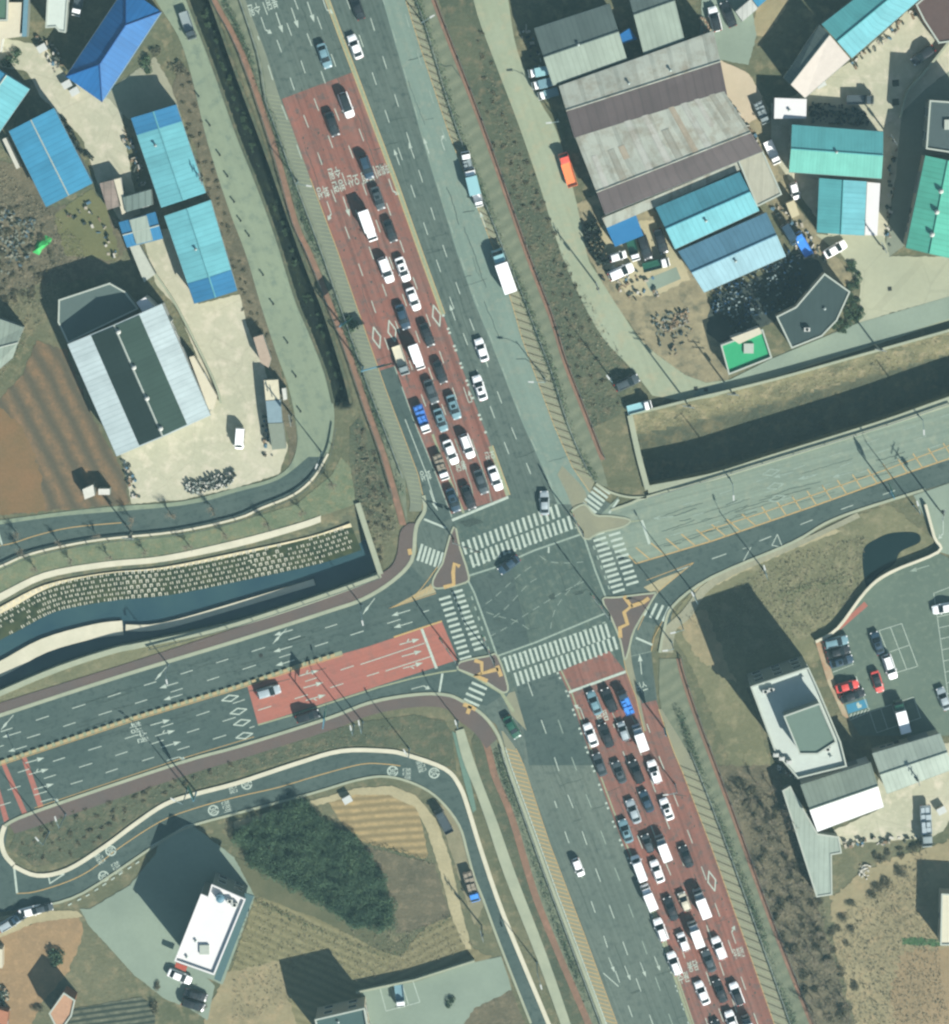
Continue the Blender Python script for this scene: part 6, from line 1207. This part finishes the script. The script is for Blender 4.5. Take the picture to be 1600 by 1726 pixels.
def upole(x, y, h, ax, ay, label, tr=True):
    p = P(x, y, 0); q = P(x + ax, y + ay, 0); d = q - p
    r = thing('utility_pole', label, 'utility pole', (p.x, p.y, 0), math.atan2(d.y, d.x), 'utility poles')
    mb = MB(); mb.tube((0, 0, 0), (0, 0, h), .17, .1, 8); mb.build('pole', CONCP, r)
    for k, z in enumerate((h - .4, h - 1.3)):
        mb = MB(); mb.box(-1.1, 1.1, -.05, .05, z, z + .1); c = mb.build('crossarm', M_steel, r)
        for xx in (-1, -.35, .35, 1): mb = MB(); mb.tube((xx, 0, z + .1), (xx, 0, z + .3), .06, .04); mb.build('insulator', LAMP, c)
    if tr: mb = MB(); mb.tube((.35, 0, h - 3.2), (.35, 0, h - 2.2), .27, k=10); mb.build('transformer', DK, r)
for q in ((1475, 581, 10, 1, .2, 'utility pole on the reed bank near the slate house'), (1155, 674, 11, 1, .2, 'utility pole at the corner of the lane and reed bank'), (1231, 657, 8, 1, .1, 'utility pole beside the lane asphalt below the green deck'), (222, 897, 8, 1, .1, 'utility pole on the bend near the yellow line'), (342, 298, 7, .3, 1, 'utility pole beside the northern cyan shed'),
          (1580, 855, 10, .3, -1, 'utility pole near the side road at the right edge'), (1483, 412, 8, .5, 1, 'utility pole at the corner of the turquoise shed'), (1500, 232, 7, .6, 1, 'utility pole beside the turquoise gabled hall'), (492, 700, 8, .2, 1, 'utility pole at the lower end of the west side road'), (1540, 1300, 8, .2, 1, 'utility pole in the depot yard'), (420, 1520, 7, .2, 1, 'utility pole behind the white-roofed building'),
          (1005, 478, 9, .3, 1, 'utility pole at the upper dirt lane beside the white SUV'), (812, 1560, 8, .3, 1, 'utility pole beside the lower loop road')): upole(*q)
SIG = plain('signal_housing', (52, 60, 56), .5)
def signal(x, y, h, ax, ay, arm, label):
    p = P(x, y, 0); q = P(x + ax, y + ay, 0); d = q - p
    r = thing('traffic_signal', label, 'traffic signal', (p.x, p.y, .12), math.atan2(d.y, d.x), 'traffic signals on mast arms')
    mb = MB(); mb.tube((0, 0, 0), (0, 0, h), .15, .11, 8); mb.build('pole', M_steel, r); mb = MB(); mb.tube((0, 0, h - .5), (arm, 0, h), .09, .06); mb.build('mast_arm', M_steel, r)
    for t in (.55, .95):
        mb = MB(); mb.box(arm * t - .65, arm * t + .65, -.12, .12, h - .75, h - .3); hd = mb.build('signal_head', SIG, r)
        for k, c in enumerate(((.5, .05, .04), (.5, .3, .03), (.03, .4, .15))): mb = MB(); mb.tube((arm * t - .4 + k * .4, -.16, h - .52), (arm * t - .4 + k * .4, -.11, h - .52), .13, k=8); mb.build('lens', plain('lens_' + str(k), c, .3, raw=True), hd)
    mb = MB(); mb.box(-.2, .2, -.15, .15, 1.4, 2.4); mb.build('control_box', SIG, r)
for q in ((1027, 1034, 7.5, -.75, -1, 6, 'signal mast on the southeast island reaching over the crossroads'), (982, 895, 7, -.5, -1, 5, 'signal mast on the northeast corner beside the zebra'), (764, 906, 6.5, 1, .35, 5, 'signal mast on the northwest island'), (833, 1112, 6.5, -.4, -1, 6, 'signal mast on the southwest island'), (772, 1112, 6, -.6, -.9, 6, 'signal mast at the western tip of the southwest island')): signal(*q)
def gantry(x, y, h, ax, ay, arm, label, w=2.6, sh=1.8):
    p = P(x, y, 0); q = P(x + ax, y + ay, 0); d = q - p
    r = thing('road_sign_gantry', label, 'road sign', (p.x, p.y, .05), math.atan2(d.y, d.x), 'overhead direction signs')
    mb = MB(); mb.tube((0, 0, 0), (0, 0, h), .17, .13, 8); mb.build('pole', BLUEP, r); mb = MB(); mb.tube((0, 0, h - .3), (arm, 0, h - .2), .09); mb.tube((0, 0, h - 1.3), (arm, 0, h - 1.2), .07); mb.build('arm', BLUEP, r)
    mb = MB(); mb.box(arm - w / 2, arm + w / 2, -.2, -.12, h - sh, h + .2); mb.build('sign_panel', plain('sign_green', (60, 110, 96), .5), r)
for q in ((547, 1213, 7.5, .1, -1, 3, 'direction sign standing below the red west lanes'), (612, 618, 7.5, 1, -.28, 4.2, 'direction sign arm reaching over the end of the red lanes'), (575, 545, 6, .5, -.4, 1.6, 'dark sign on the verge beside the west footpath'), (331, 1335, 7, -.5, -1, 1.6, 'direction sign beside the loop road with diamond shadow'), (1120, 1228, 6, -.2, -.9, 1, 'sign casting a dark shadow on the southern queue'), (1500, 830, 7, -.4, -1, 1.6, 'sign beside the yellow hatched median of the east road')): gantry(*q)
bo = MB(); bo.tube((0, 0, 0), (0, 0, .75), .16, .13, 8); bo = bo.mesh('bollard'); bo.materials.append(plain('dark_rubber', (54, 66, 64), .8))
bol = [(335, 162), (354, 211), (371, 261), (384, 297), (395, 340), (406, 372), (420, 397), (444, 463), (461, 512), (485, 577), (499, 634), (507, 693)]
for i, (x, y) in enumerate(bol):
    p = P(x, y, 0); r = thing('bollard', f'squat dark bollard on the west side road, {ordn[i]} from the top', 'bollard', (p.x, p.y, .05), 0, 'bollards along the west side road')
    sub('post_body', bo, r); c = sub('cap', wheel_me, r, (0, 0, .78), (.55, .3, .55)); c.rotation_euler.x = math.pi / 2; c.material_slots[0].link = 'OBJECT'; c.material_slots[0].material = MATS['dark_rubber']
MH = plain('manhole_iron', (92, 100, 90), .7)
for x, y, lb in ((1510, 140, 'upper of two square drain covers on the large yard'), (1510, 172, 'lower of two square drain covers on the large yard'), (1500, 487, 'drain cover on the gate yard'), (1173, 655, 'left drain cover on the lane corner'), (1190, 657, 'right drain cover on the lane corner'), (440, 1105, 'drain cover in the west road')):
    p = P(x, y, .05); r = thing('drain_cover', lb, 'drain cover', (p.x, p.y, .07), .1); s = .6 if x > 1505 else .35
    mb = MB(); mb.box(-s, s, -s, s, 0, .03); mb.build('grating', MH, r); mb = MB(); [mb.box(-s * .9, s * .9, y_ - .03, y_ + .03, .03, .045) for y_ in np.linspace(-s * .8, s * .8, 6)]; mb.build('bars', DK, r)
# ------------------------------------------------------------------ vegetation
def quadleaf(mb, c, s, mi=0):
    n = Vector((random.gauss(0, 1), random.gauss(0, 1), random.gauss(0, 1) + .6)).normalized(); u = n.orthogonal().normalized(); a = random.uniform(0, 6.28); w = n.cross(u); u2 = u * math.cos(a) + w * math.sin(a); w2_ = n.cross(u2)
    mb.face([c + u2 * s, c + w2_ * s * .6, c - u2 * s, c - w2_ * s * .6], mi)
def leafmat(name, c1, c2):
    m, n, l, b = base_mat(name); oi = n.new('ShaderNodeObjectInfo'); g = n.new('ShaderNodeNewGeometry')
    f = NM(n, l, 'ADD', NM(n, l, 'MULTIPLY', oi.outputs['Random'], .5), NM(n, l, 'MULTIPLY', noise(n, l, g.outputs['Position'], 1.3), .5))
    l.new(mixc(n, l, f, c1, c2), b.inputs['Base Color']); b.inputs['Roughness'].default_value = .9; b.inputs['Specular IOR Level'].default_value = .1; return m
PINE = leafmat('pine_needles', (.045, .088, .055), (.075, .125, .066)); TWIG = leafmat('bare_twigs', (.16, .145, .105), (.24, .21, .15)); BARK = plain('bark', (96, 88, 72), .95); SHRUB = leafmat('dry_shrub_leaves', (.10, .105, .065), (.17, .155, .10)); EVER = leafmat('evergreen_leaves', (.04, .075, .045), (.07, .11, .055))
def pine_me(seed, R=1.5, H=2.6, n=1300):
    random.seed(seed); mb = MB(); lob = [(random.gauss(0, .45) * R, random.gauss(0, .45) * R, random.uniform(.45, .8) * R, random.uniform(.3, .62) * H) for _ in range(8)]
    for _ in range(n):
        x, y, r, z = random.choice(lob); d = Vector((random.gauss(0, 1), random.gauss(0, 1), random.gauss(0, 1) * .8 + .35)).normalized() * r * random.uniform(.55, 1.0)
        quadleaf(mb, Vector((x + d.x, y + d.y, max(.2, z + d.z))), random.uniform(.06, .15))
    me = mb.mesh('crown'); me.materials.append(PINE); tb = MB(); tb.tube((0, 0, 0), (0, 0, H * .8), .12, .03, 6)
    for k in range(10): a = k * 2.4; z = .4 + k * H * .06; tb.tube((0, 0, z), (math.cos(a) * R * .6, math.sin(a) * R * .6, z + .4), .03, .01, 4)
    t = tb.mesh('trunk'); t.materials.append(BARK); return me, t
def bare_me(seed, H=4.5, R=1.6, dens=1.0):
    random.seed(seed); tb = MB(); cr = MB(); tb.tube((0, 0, 0), (0, 0, H * .5), .11, .07, 6)
    for k in range(int(9 * dens)):
        a = random.uniform(0, 6.28); z = H * random.uniform(.25, .5); e = Vector((math.cos(a) * R * random.uniform(.5, 1), math.sin(a) * R * random.uniform(.5, 1), z + H * random.uniform(.2, .5))); s = Vector((0, 0, z)); cr.tube(s, e, .05, .015, 4)
        for j in range(7):
            p = s.lerp(e, random.uniform(.3, 1)); q = p + Vector((random.gauss(0, .4), random.gauss(0, .4), random.uniform(.1, .7))); cr.tube(p, q, .022, .008, 3)
            for _ in range(2): w = p.lerp(q, random.random()); cr.tube(w, w + Vector((random.gauss(0, .25), random.gauss(0, .25), random.uniform(0, .4))), .012, .005, 3)
    c = cr.mesh('branches'); c.materials.append(TWIG); t = tb.mesh('trunk'); t.materials.append(BARK); return c, t
def shrub_me(seed, R=1.2, H=1.1, n=420, mat=None, s=(.06, .16)):
    random.seed(seed); mb = MB(); lob = [(random.uniform(-.6, .6) * R, random.uniform(-.6, .6) * R, random.uniform(.35, .6) * R) for _ in range(6)]
    for _ in range(n):
        x, y, r = random.choice(lob); d = Vector((random.gauss(0, 1), random.gauss(0, 1), abs(random.gauss(0, 1)))).normalized() * r * random.uniform(.6, 1.05)
        quadleaf(mb, Vector((x + d.x, y + d.y, .1 + d.z * H / R)), random.uniform(*s))
    c = mb.mesh('leaves'); c.materials.append(mat or SHRUB); st = MB()
    for k in range(7): st.tube((0, 0, 0), (random.uniform(-.6, .6) * R, random.uniform(-.6, .6) * R, H * .7), .025, .01, 4)
    t = st.mesh('stems'); t.materials.append(BARK); return c, t
pines = [pine_me(s) for s in (1, 2, 3, 4)]; bares = [bare_me(s) for s in (5, 6, 7)]; smallb = [bare_me(s, 3.0, 1.0) for s in (8, 9)]; shrubs = [shrub_me(s) for s in (11, 12, 13)]; evers = [shrub_me(s, 1.2, 1.4, 520, EVER, (.08, .18)) for s in (14, 15)]
def plant(name, lib_, x, y, sc, label, cat, group, z=0.0, pn=('crown', 'trunk')):
    p = P(x, y, z); c, t = random.choice(lib_); r = thing(name, label, cat, (p.x, p.y, z), random.uniform(0, 6.28), group); r.scale = (sc, sc, sc * random.uniform(.85, 1.15)); sub(pn[0], c, r); sub(pn[1], t, r); return r
random.seed(21)
def fill(poly, n, dmin):
    xs = [p[0] for p in poly]; ys = [p[1] for p in poly]; out = []; tries = 0
    while len(out) < n and tries < 20000:
        tries += 1; x, y = random.uniform(min(xs), max(xs)), random.uniform(min(ys), max(ys))
        if inpoly(np.array([x]), np.array([y]), poly)[0] and all((x - a) ** 2 + (y - b) ** 2 > dmin * dmin for a, b in out): out.append((x, y))
    return out
cop = [(402, 1402), (455, 1375), (515, 1350), (545, 1385), (605, 1420), (640, 1470), (662, 1545), (640, 1560), (610, 1560), (560, 1530), (480, 1480), (425, 1452)]
for x, y in fill(cop, 250, 9): plant('pine_tree', pines, x, y, random.uniform(.5, 1.1), 'young dark green pine in the dense copse beside the planted beds', 'tree', 'pines of the dense copse')
for i, (x, y) in enumerate([(37, 928), (100, 915), (165, 903), (120, 945), (185, 940), (245, 930), (318, 918), (380, 902), (452, 882), (510, 862), (60, 958), (560, 815), (30, 900), (225, 878), (290, 868), (360, 858)]): plant('bare_tree', smallb, x, y, random.uniform(.8, 1.1), 'small leafless tree on the lawn and bend between side road and promenade', 'tree', 'leafless trees above the promenade')
brush = [(1230, 1330), (1300, 1300), (1330, 1350), (1375, 1500), (1400, 1600), (1440, 1726), (1375, 1726), (1300, 1530)]
for x, y in fill(brush, 48, 16): plant('bare_tree', bares, x, y, random.uniform(.6, .95), 'leafless tree in the brown brush between footpath and grey deck', 'tree', 'leafless trees in the southeastern brush')
for x, y in fill([(1230, 1310), (1320, 1340), (1400, 1560), (1470, 1440), (1560, 1420), (1540, 1470), (1440, 1530), (1430, 1620), (1470, 1726), (1370, 1726), (1290, 1500)], 75, 10): plant('dry_shrub', shrubs, x, y, random.uniform(.5, 1.1), 'dry brown shrub in the southeastern brush', 'shrub', 'dry shrubs of the southeastern brush', pn=('leaves', 'stems'))
for x, y in fill([(805, 30), (950, 430), (1010, 570), (1050, 700), (1000, 720), (890, 425), (800, 180)], 70, 14): plant('dry_shrub', shrubs, x, y, random.uniform(.25, .5), 'low dry shrub on the slope between footpath and dirt lane', 'shrub', 'dry shrubs on the eastern slope', pn=('leaves', 'stems'))
for x, y in fill([(30, 1420), (110, 1370), (300, 1310), (400, 1285), (300, 1325), (210, 1385), (130, 1440), (60, 1455)], 40, 12): plant('dry_shrub', shrubs, x, y, random.uniform(.3, .6), 'low dry shrub on the long grassed island', 'shrub', 'dry shrubs on the grassed island', pn=('leaves', 'stems'))
for x, y in fill([(605, 715), (640, 780), (668, 880), (640, 950), (605, 850)], 25, 12): plant('dry_shrub', shrubs, x, y, random.uniform(.3, .6), 'low dry shrub on the patch east of the stream', 'shrub', 'dry shrubs east of the stream', pn=('leaves', 'stems'))
for x, y in fill([(0, 340), (70, 360), (100, 450), (60, 500), (0, 520)], 35, 11): plant('dry_shrub', shrubs, x, y, random.uniform(.4, .9), 'dry shrub on the waste ground at the left edge', 'shrub', 'dry shrubs on the waste ground', pn=('leaves', 'stems'))
for x, y in fill([(1432, 440), (1448, 470), (1450, 530), (1415, 565), (1410, 545), (1432, 500)], 14, 9): plant('evergreen_shrub', evers, x, y, random.uniform(.6, .95), 'round evergreen shrub beside the slate house', 'shrub', 'evergreen shrubs beside the slate house', pn=('leaves', 'stems'))
for x, y, s, lb in ((97, 1614, 1.6, 'large round grey-green bush beside the tiled cottage'), (265, 1660, .8, 'bush at the upper end of the planted rows'), (262, 1700, 1.1, 'bush at the lower end of the planted rows'), (590, 546, 1.3, 'dark bush on the verge beside the west footpath'), (62, 1700, 1.0, 'bush below the large grey-green bush'), (340, 1700, .9, 'bush beside the two black cars'), (760, 1690, .9, 'bush at the edge of the lower car park'), (250, 110, 1.2, 'brown bush at the corner of the hipped roof'), (262, 85, 1.0, 'brown bush beside the hipped roof'), (302, 118, 1.3, 'round bush at the top of the roadside strip'), (20, 95, 1.5, 'dark bush put in for the shadow at the left edge of the works yard')):
    plant('round_bush', evers if x in (590, 97) else shrubs + evers, x, y, s, lb, 'bush', None, pn=('leaves', 'stems'))  # the bush by the works yard is added in place of a shadow
for x, y in fill([(300, 115), (318, 125), (352, 250), (395, 385), (440, 530), (480, 670), (478, 690), (420, 550), (360, 400), (318, 250)], 60, 9): plant('dry_shrub', shrubs, x, y, random.uniform(.3, .5), 'low dry shrub on the strip between sheds and side road', 'shrub', 'dry shrubs beside the west side road', pn=('leaves', 'stems'))
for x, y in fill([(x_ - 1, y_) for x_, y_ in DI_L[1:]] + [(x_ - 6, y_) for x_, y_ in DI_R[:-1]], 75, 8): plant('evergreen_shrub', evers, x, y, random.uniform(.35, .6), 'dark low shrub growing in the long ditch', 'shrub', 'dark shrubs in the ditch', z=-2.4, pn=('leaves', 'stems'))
for x, y in fill([(1090, 800), (1200, 770), (1400, 700), (1590, 640), (1590, 665), (1400, 730), (1200, 795), (1098, 815)], 45, 11): plant('dry_shrub', shrubs, x, y, random.uniform(.5, 1.1), 'scrubby bush on the shaded bed of the dark channel', 'shrub', 'bushes on the channel bed', z=-4.9, pn=('leaves', 'stems'))
# clipped hedge rows beside the north and south roads
def hedge(name, label, pl, w, h, n):
    r = thing(name, label, 'hedge'); pts = W2(smooth(pl, 4)); c = pts[len(pts) // 2]; r.location = (c.x, c.y, .04); pts = [p - c for p in pts]; mb = MB(); fine = resample(pts, .5); gap = 0
    for i, p in enumerate(fine[:-1]):
        t = (fine[i + 1] - p).normalized(); nn = Vector((-t.y, t.x)); dens = .55 + .45 * math.sin(i * .13) * math.sin(i * .037 + 1)
        for _ in range(int(n * dens)): a = random.gauss(0, w * .3); quadleaf(mb, Vector((p.x + nn.x * a + random.uniform(-.3, .3), p.y + nn.y * a + random.uniform(-.3, .3), random.uniform(.05, h) * (1 - abs(a) / w * .6))), random.uniform(.08, .17))
    mb.build('leaves', EVER, r)
hedge('hedge', 'thin hedge line on the verge left of the north road', [(x * .5 + (lx + 13) * .5 - 2, y) for (lx, y), x in zip(LP[1:-1], [at(L_, p[1]) - 22 for p in LP[1:-1]])], 1.0, 1.1, 34)
hedge('hedge', 'hedge line between the hatched shoulder and eastern slope', [(x + 6, y) for x, y in R3], 1.2, 1.2, 36)
hedge('hedge', 'hedge line right of the southern queue', [(x + 33, y) for x, y in SR[1:]], 1.3, 1.2, 36)
hedge('hedge', 'hedge line left of the south road hatched shoulder', [(838, 1262), (848, 1300), (885, 1405), (922, 1510), (1003, 1725)], 1.2, 1.1, 32)
hedge('hedge', 'hedge along the upper edge of the mown field', [(430, 1518), (520, 1560), (600, 1595), (665, 1608), (700, 1580), (765, 1543)], 1.1, .9, 12)
hedge('hedge', 'hedge along the lower side of the planted beds', [(612, 1420), (680, 1438), (735, 1455)], .9, .7, 12)
hedge('hedge', 'hedge between the two parts of the olive field', [(1310, 1005), (1360, 990), (1442, 968)], .9, .7, 12)
# dry tufts everywhere on rough ground
random.seed(5); mb = MB()
for poly, n in (([(800, 60), (950, 430), (1060, 620), (1040, 700), (1000, 720), (890, 430)], 2600), ([(1220, 1310), (1320, 1340), (1400, 1560), (1560, 1430), (1600, 1726), (1400, 1726)], 5000), ([(20, 1430), (300, 1310), (620, 1225), (750, 1225), (600, 1250), (300, 1330), (60, 1455)], 1600), ([(1150, 1040), (1340, 930), (1460, 900), (1450, 990), (1390, 1060), (1250, 1110)], 1800), ([(0, 280), (80, 350), (150, 420), (60, 560), (0, 640)], 1500),
                ([(400, 1500), (560, 1570), (780, 1560), (800, 1600), (600, 1660), (390, 1726)], 1600), ([(1160, 690), (1300, 655), (1450, 610), (1600, 575), (1600, 600), (1300, 685), (1080, 750), (1075, 710)], 2500), ([(600, 700), (670, 880), (640, 950), (600, 850)], 700)):
    xs = np.random.RandomState(n).uniform(min(p[0] for p in poly), max(p[0] for p in poly), n * 2); ys = np.random.RandomState(n + 1).uniform(min(p[1] for p in poly), max(p[1] for p in poly), n * 2); ok = inpoly(xs, ys, poly)
    for x, y in list(zip(xs[ok], ys[ok]))[:n]:
        p = P(x, y, 0); z = 0
        if 1070 < x and 600 < y < 760: z = -min(5, max(0, dist_line(np.array([p.x]), np.array([p.y]), w2(CH_N))[0]))
        for _ in range(3): quadleaf(mb, Vector((p.x + random.uniform(-.2, .2), p.y + random.uniform(-.2, .2), z + random.uniform(.03, .3))), random.uniform(.05, .16))
tag(mb.build('dry_tufts', leafmat('tuft_blades', (.15, .145, .095), (.27, .24, .16))), 'tufts of dry grass and weeds on the rough ground', 'grass', kind='stuff')
# ------------------------------------------------------------------ heaps and yard clutter
sheet('shadow_dark_ground', [(1200, 500), (1290, 462), (1330, 425), (1380, 440), (1390, 465), (1340, 520), (1300, 545), (1215, 580), (1190, 560)], ground_mat('shadow_dark_earth', (86, 98, 92), (70, 86, 84), None, .3, 2, fine=.5), .035, 2)  # shade around the scrap put into the ground colour
def heap(label, poly, n, cols, hmax=.9, s=(.15, .6)):
    mb = MB(); xs = [p[0] for p in poly]; ys = [p[1] for p in poly]; k = 0; mats = [plain('scrap_%d_%d_%d' % c, c, .7) for c in cols]
    for _ in range(n * 9):
        x, y = random.uniform(min(xs), max(xs)), random.uniform(min(ys), max(ys))
        if not inpoly(np.array([x]), np.array([y]), poly)[0]: continue
        p = P(x, y, 0); a = random.uniform(0, 3.14); z = random.uniform(0.1, hmax); mb.obox((p.x, p.y), math.cos(a), math.sin(a), random.uniform(*s), random.uniform(.15, s[1] * .6), .03, z, random.randrange(len(mats))); k += 1
        if k >= n * 1.7: break
    return tag(mb.build('scrap_heap', mats), label, 'scrap heap', kind='stuff')
dkb = (40, 66, 84); 
heap('heap of scrap at the lower edge of the lower concrete yard', [(310, 812), (335, 808), (395, 792), (400, 806), (385, 820), (315, 834)], 150, [(70, 84, 80), (180, 190, 180), (110, 120, 112), (226, 226, 214)])
heap('scrap and drums below the steel blue hall', [(1205, 470), (1330, 420), (1365, 470), (1340, 510), (1240, 560), (1200, 520)], 330, [dkb, (52, 78, 90), (70, 92, 96), (60, 96, 124), (150, 170, 170), (48, 60, 64)], 1.3)
heap('scrap metal at the corner of the repair yard', [(1095, 530), (1150, 520), (1172, 555), (1150, 600), (1120, 598), (1102, 575)], 34, [(84, 106, 108), (130, 146, 140), (168, 158, 132), (74, 88, 86)], .7)
heap('coloured building rubble beside the repair yard track', [(1108, 545), (1160, 520), (1165, 545), (1120, 562)], 60, [(178, 158, 128), (170, 172, 158), (134, 124, 106)], .4)
heap('stacked dark materials left of the blue awning', [(985, 378), (1005, 370), (1030, 440), (1012, 452), (990, 420)], 110, [(52, 70, 66), (80, 96, 84), (120, 118, 96), (46, 58, 60)], 1.6)
heap('row of parked drums and scrap above the turquoise hall', [(1362, 172), (1440, 178), (1470, 200), (1460, 212), (1365, 205)], 110, [(60, 84, 92), (78, 100, 104), (52, 70, 74)], 1.2)
heap('rubbish on the waste ground beside the green tarpaulin', [(0, 350), (60, 370), (50, 440), (0, 470)], 90, [(140, 150, 136), (100, 124, 130), (80, 92, 80), (170, 170, 150)], .5, (.2, .7))
heap('clutter along the yard side of the pale blue shed', [(100, 195), (112, 200), (135, 245), (160, 265), (155, 272), (125, 250), (105, 215)], 60, [(64, 80, 74), (96, 104, 90), (50, 64, 62)], 1.0)
heap('timber and boxes beside the tiled cottage', [(0, 1660), (14, 1665), (16, 1705), (0, 1700)], 30, [(90, 110, 100), (170, 180, 164), (196, 176, 150)], .9)
heap('pale rubble below the depot yard', [(1450, 1455), (1470, 1460), (1462, 1485), (1448, 1475)], 14, [(230, 228, 214), (200, 198, 180)], .4)
heap('planks behind the parked dark flatbed', [(1180, 30), (1195, 28), (1200, 60), (1186, 64)], 30, [(196, 180, 150), (170, 150, 128)], .4)
yc = [(96, 108, 100), (196, 190, 170), (70, 86, 84), (150, 134, 112), (104, 140, 158), (222, 220, 206)]
for lb, poly, n in (('low clutter along the wall of the northern cyan shed', [(205, 225), (218, 222), (250, 310), (236, 318)], 22), ('low clutter in the shade of the hipped workshop', [(60, 60), (95, 75), (110, 120), (95, 125)], 24), ('low clutter under the edge of the charcoal halls', [(868, 40), (892, 44), (925, 140), (905, 120)], 18), ('boxes and pallets at the east end of the weathered halls', [(1226, 165), (1262, 210), (1290, 250), (1275, 250), (1235, 205)], 26),
                    ('pallets and drums in the lane beside the steel blue hall', [(1300, 350), (1325, 345), (1400, 440), (1350, 440)], 46), ('odd materials around the parked cars of the repair yard', [(1000, 440), (1100, 455), (1110, 500), (1070, 510), (1015, 470)], 34), ('odd materials along the foot of the cyan hall', [(1432, 105), (1545, 10), (1552, 22), (1440, 116)], 22), ('low clutter along the service lane', [(1500, 240), (1512, 240), (1500, 420), (1490, 420)], 20),
                    ('odds and ends beside the container row', [(440, 690), (450, 690), (462, 770), (446, 770)], 16), ('odds and ends behind the office block', [(1305, 1275), (1340, 1300), (1345, 1320), (1312, 1300)], 18), ('scattered materials on the olive lawn edge', [(100, 360), (160, 330), (200, 430), (190, 440), (150, 380)], 16), ('odd materials below the hall with solar panels', [(205, 775), (222, 780), (235, 840), (222, 846)], 18), ('pallets along the rim of the depot yard', [(1420, 1415), (1570, 1404), (1572, 1414), (1425, 1430)], 22)):
    heap(lb, poly, n, yc, .7, (.2, .9))
tp = thing('tarpaulin', 'crumpled bright green tarpaulin on the waste ground', 'tarpaulin'); c = P(70, 412, 0); tp.location = (c.x, c.y, .02); mb = MB(); ol = [(55, 425), (64, 405), (76, 396), (88, 402), (84, 412), (72, 420), (66, 430)]; q = [p - c for p in PP(ol)]
mid_ = sum(q, Vector()) / len(q)
for i in range(len(q)): a, b = q[i], q[(i + 1) % len(q)]; am, bm2 = a.lerp(mid_, .5) + Vector((0, 0, .5 + .2 * math.sin(i * 2))), b.lerp(mid_, .5) + Vector((0, 0, .5 + .2 * math.sin(i * 2 + 2))); mb.face([a, b, bm2, am]); mb.face([am, bm2, mid_ + Vector((0, 0, .8))])
mb.build('sheet_cover', plain('bright_green_tarp', (84, 206, 116), .6), tp)
for x, y, lb in ((114, 142, 'left one of two white crates below the hipped roof'), (127, 154, 'right one of two white crates below the hipped roof'), (72, 81, 'white crate beside the dark machinery in the works yard'), (1383, 141, 'white machine with a dark boom beside the pinkish roof'), (586, 1346, 'white crate beside the planted beds'), (1586, 1364, 'white crate right of the long grey truck')):
    p = P(x, y, 0); r = thing('crate', lb, 'crate', (p.x, p.y, .02), .5); mb = MB(); mb.box(-.8, .8, -.6, .6, .1, 1.1); mb.build('box_body', CRM, r); mb = MB(); mb.box(-.85, .85, -.65, .65, 1.1, 1.18); mb.build('lid', LAMP, r)
# ------------------------------------------------------------------ air
m = bpy.data.materials.new('haze'); m.use_nodes = True; n = m.node_tree.nodes; n.remove(n['Principled BSDF']); v = n.new('ShaderNodeVolumePrincipled'); m.node_tree.links.new(v.outputs[0], n['Material Output'].inputs['Volume'])
v.inputs['Color'].default_value = (.5, .9, 1.0, 1); v.inputs['Density'].default_value = 0.00010; v.inputs['Anisotropy'].default_value = 0.0
mb = MB(); mb.box(-905, 905, -905, 905, -8, 660); o = mb.build('haze', m); o['kind'] = 'stuff'; o['label'] = 'thin bluish summer haze between the aircraft and the ground'; o['category'] = 'haze'
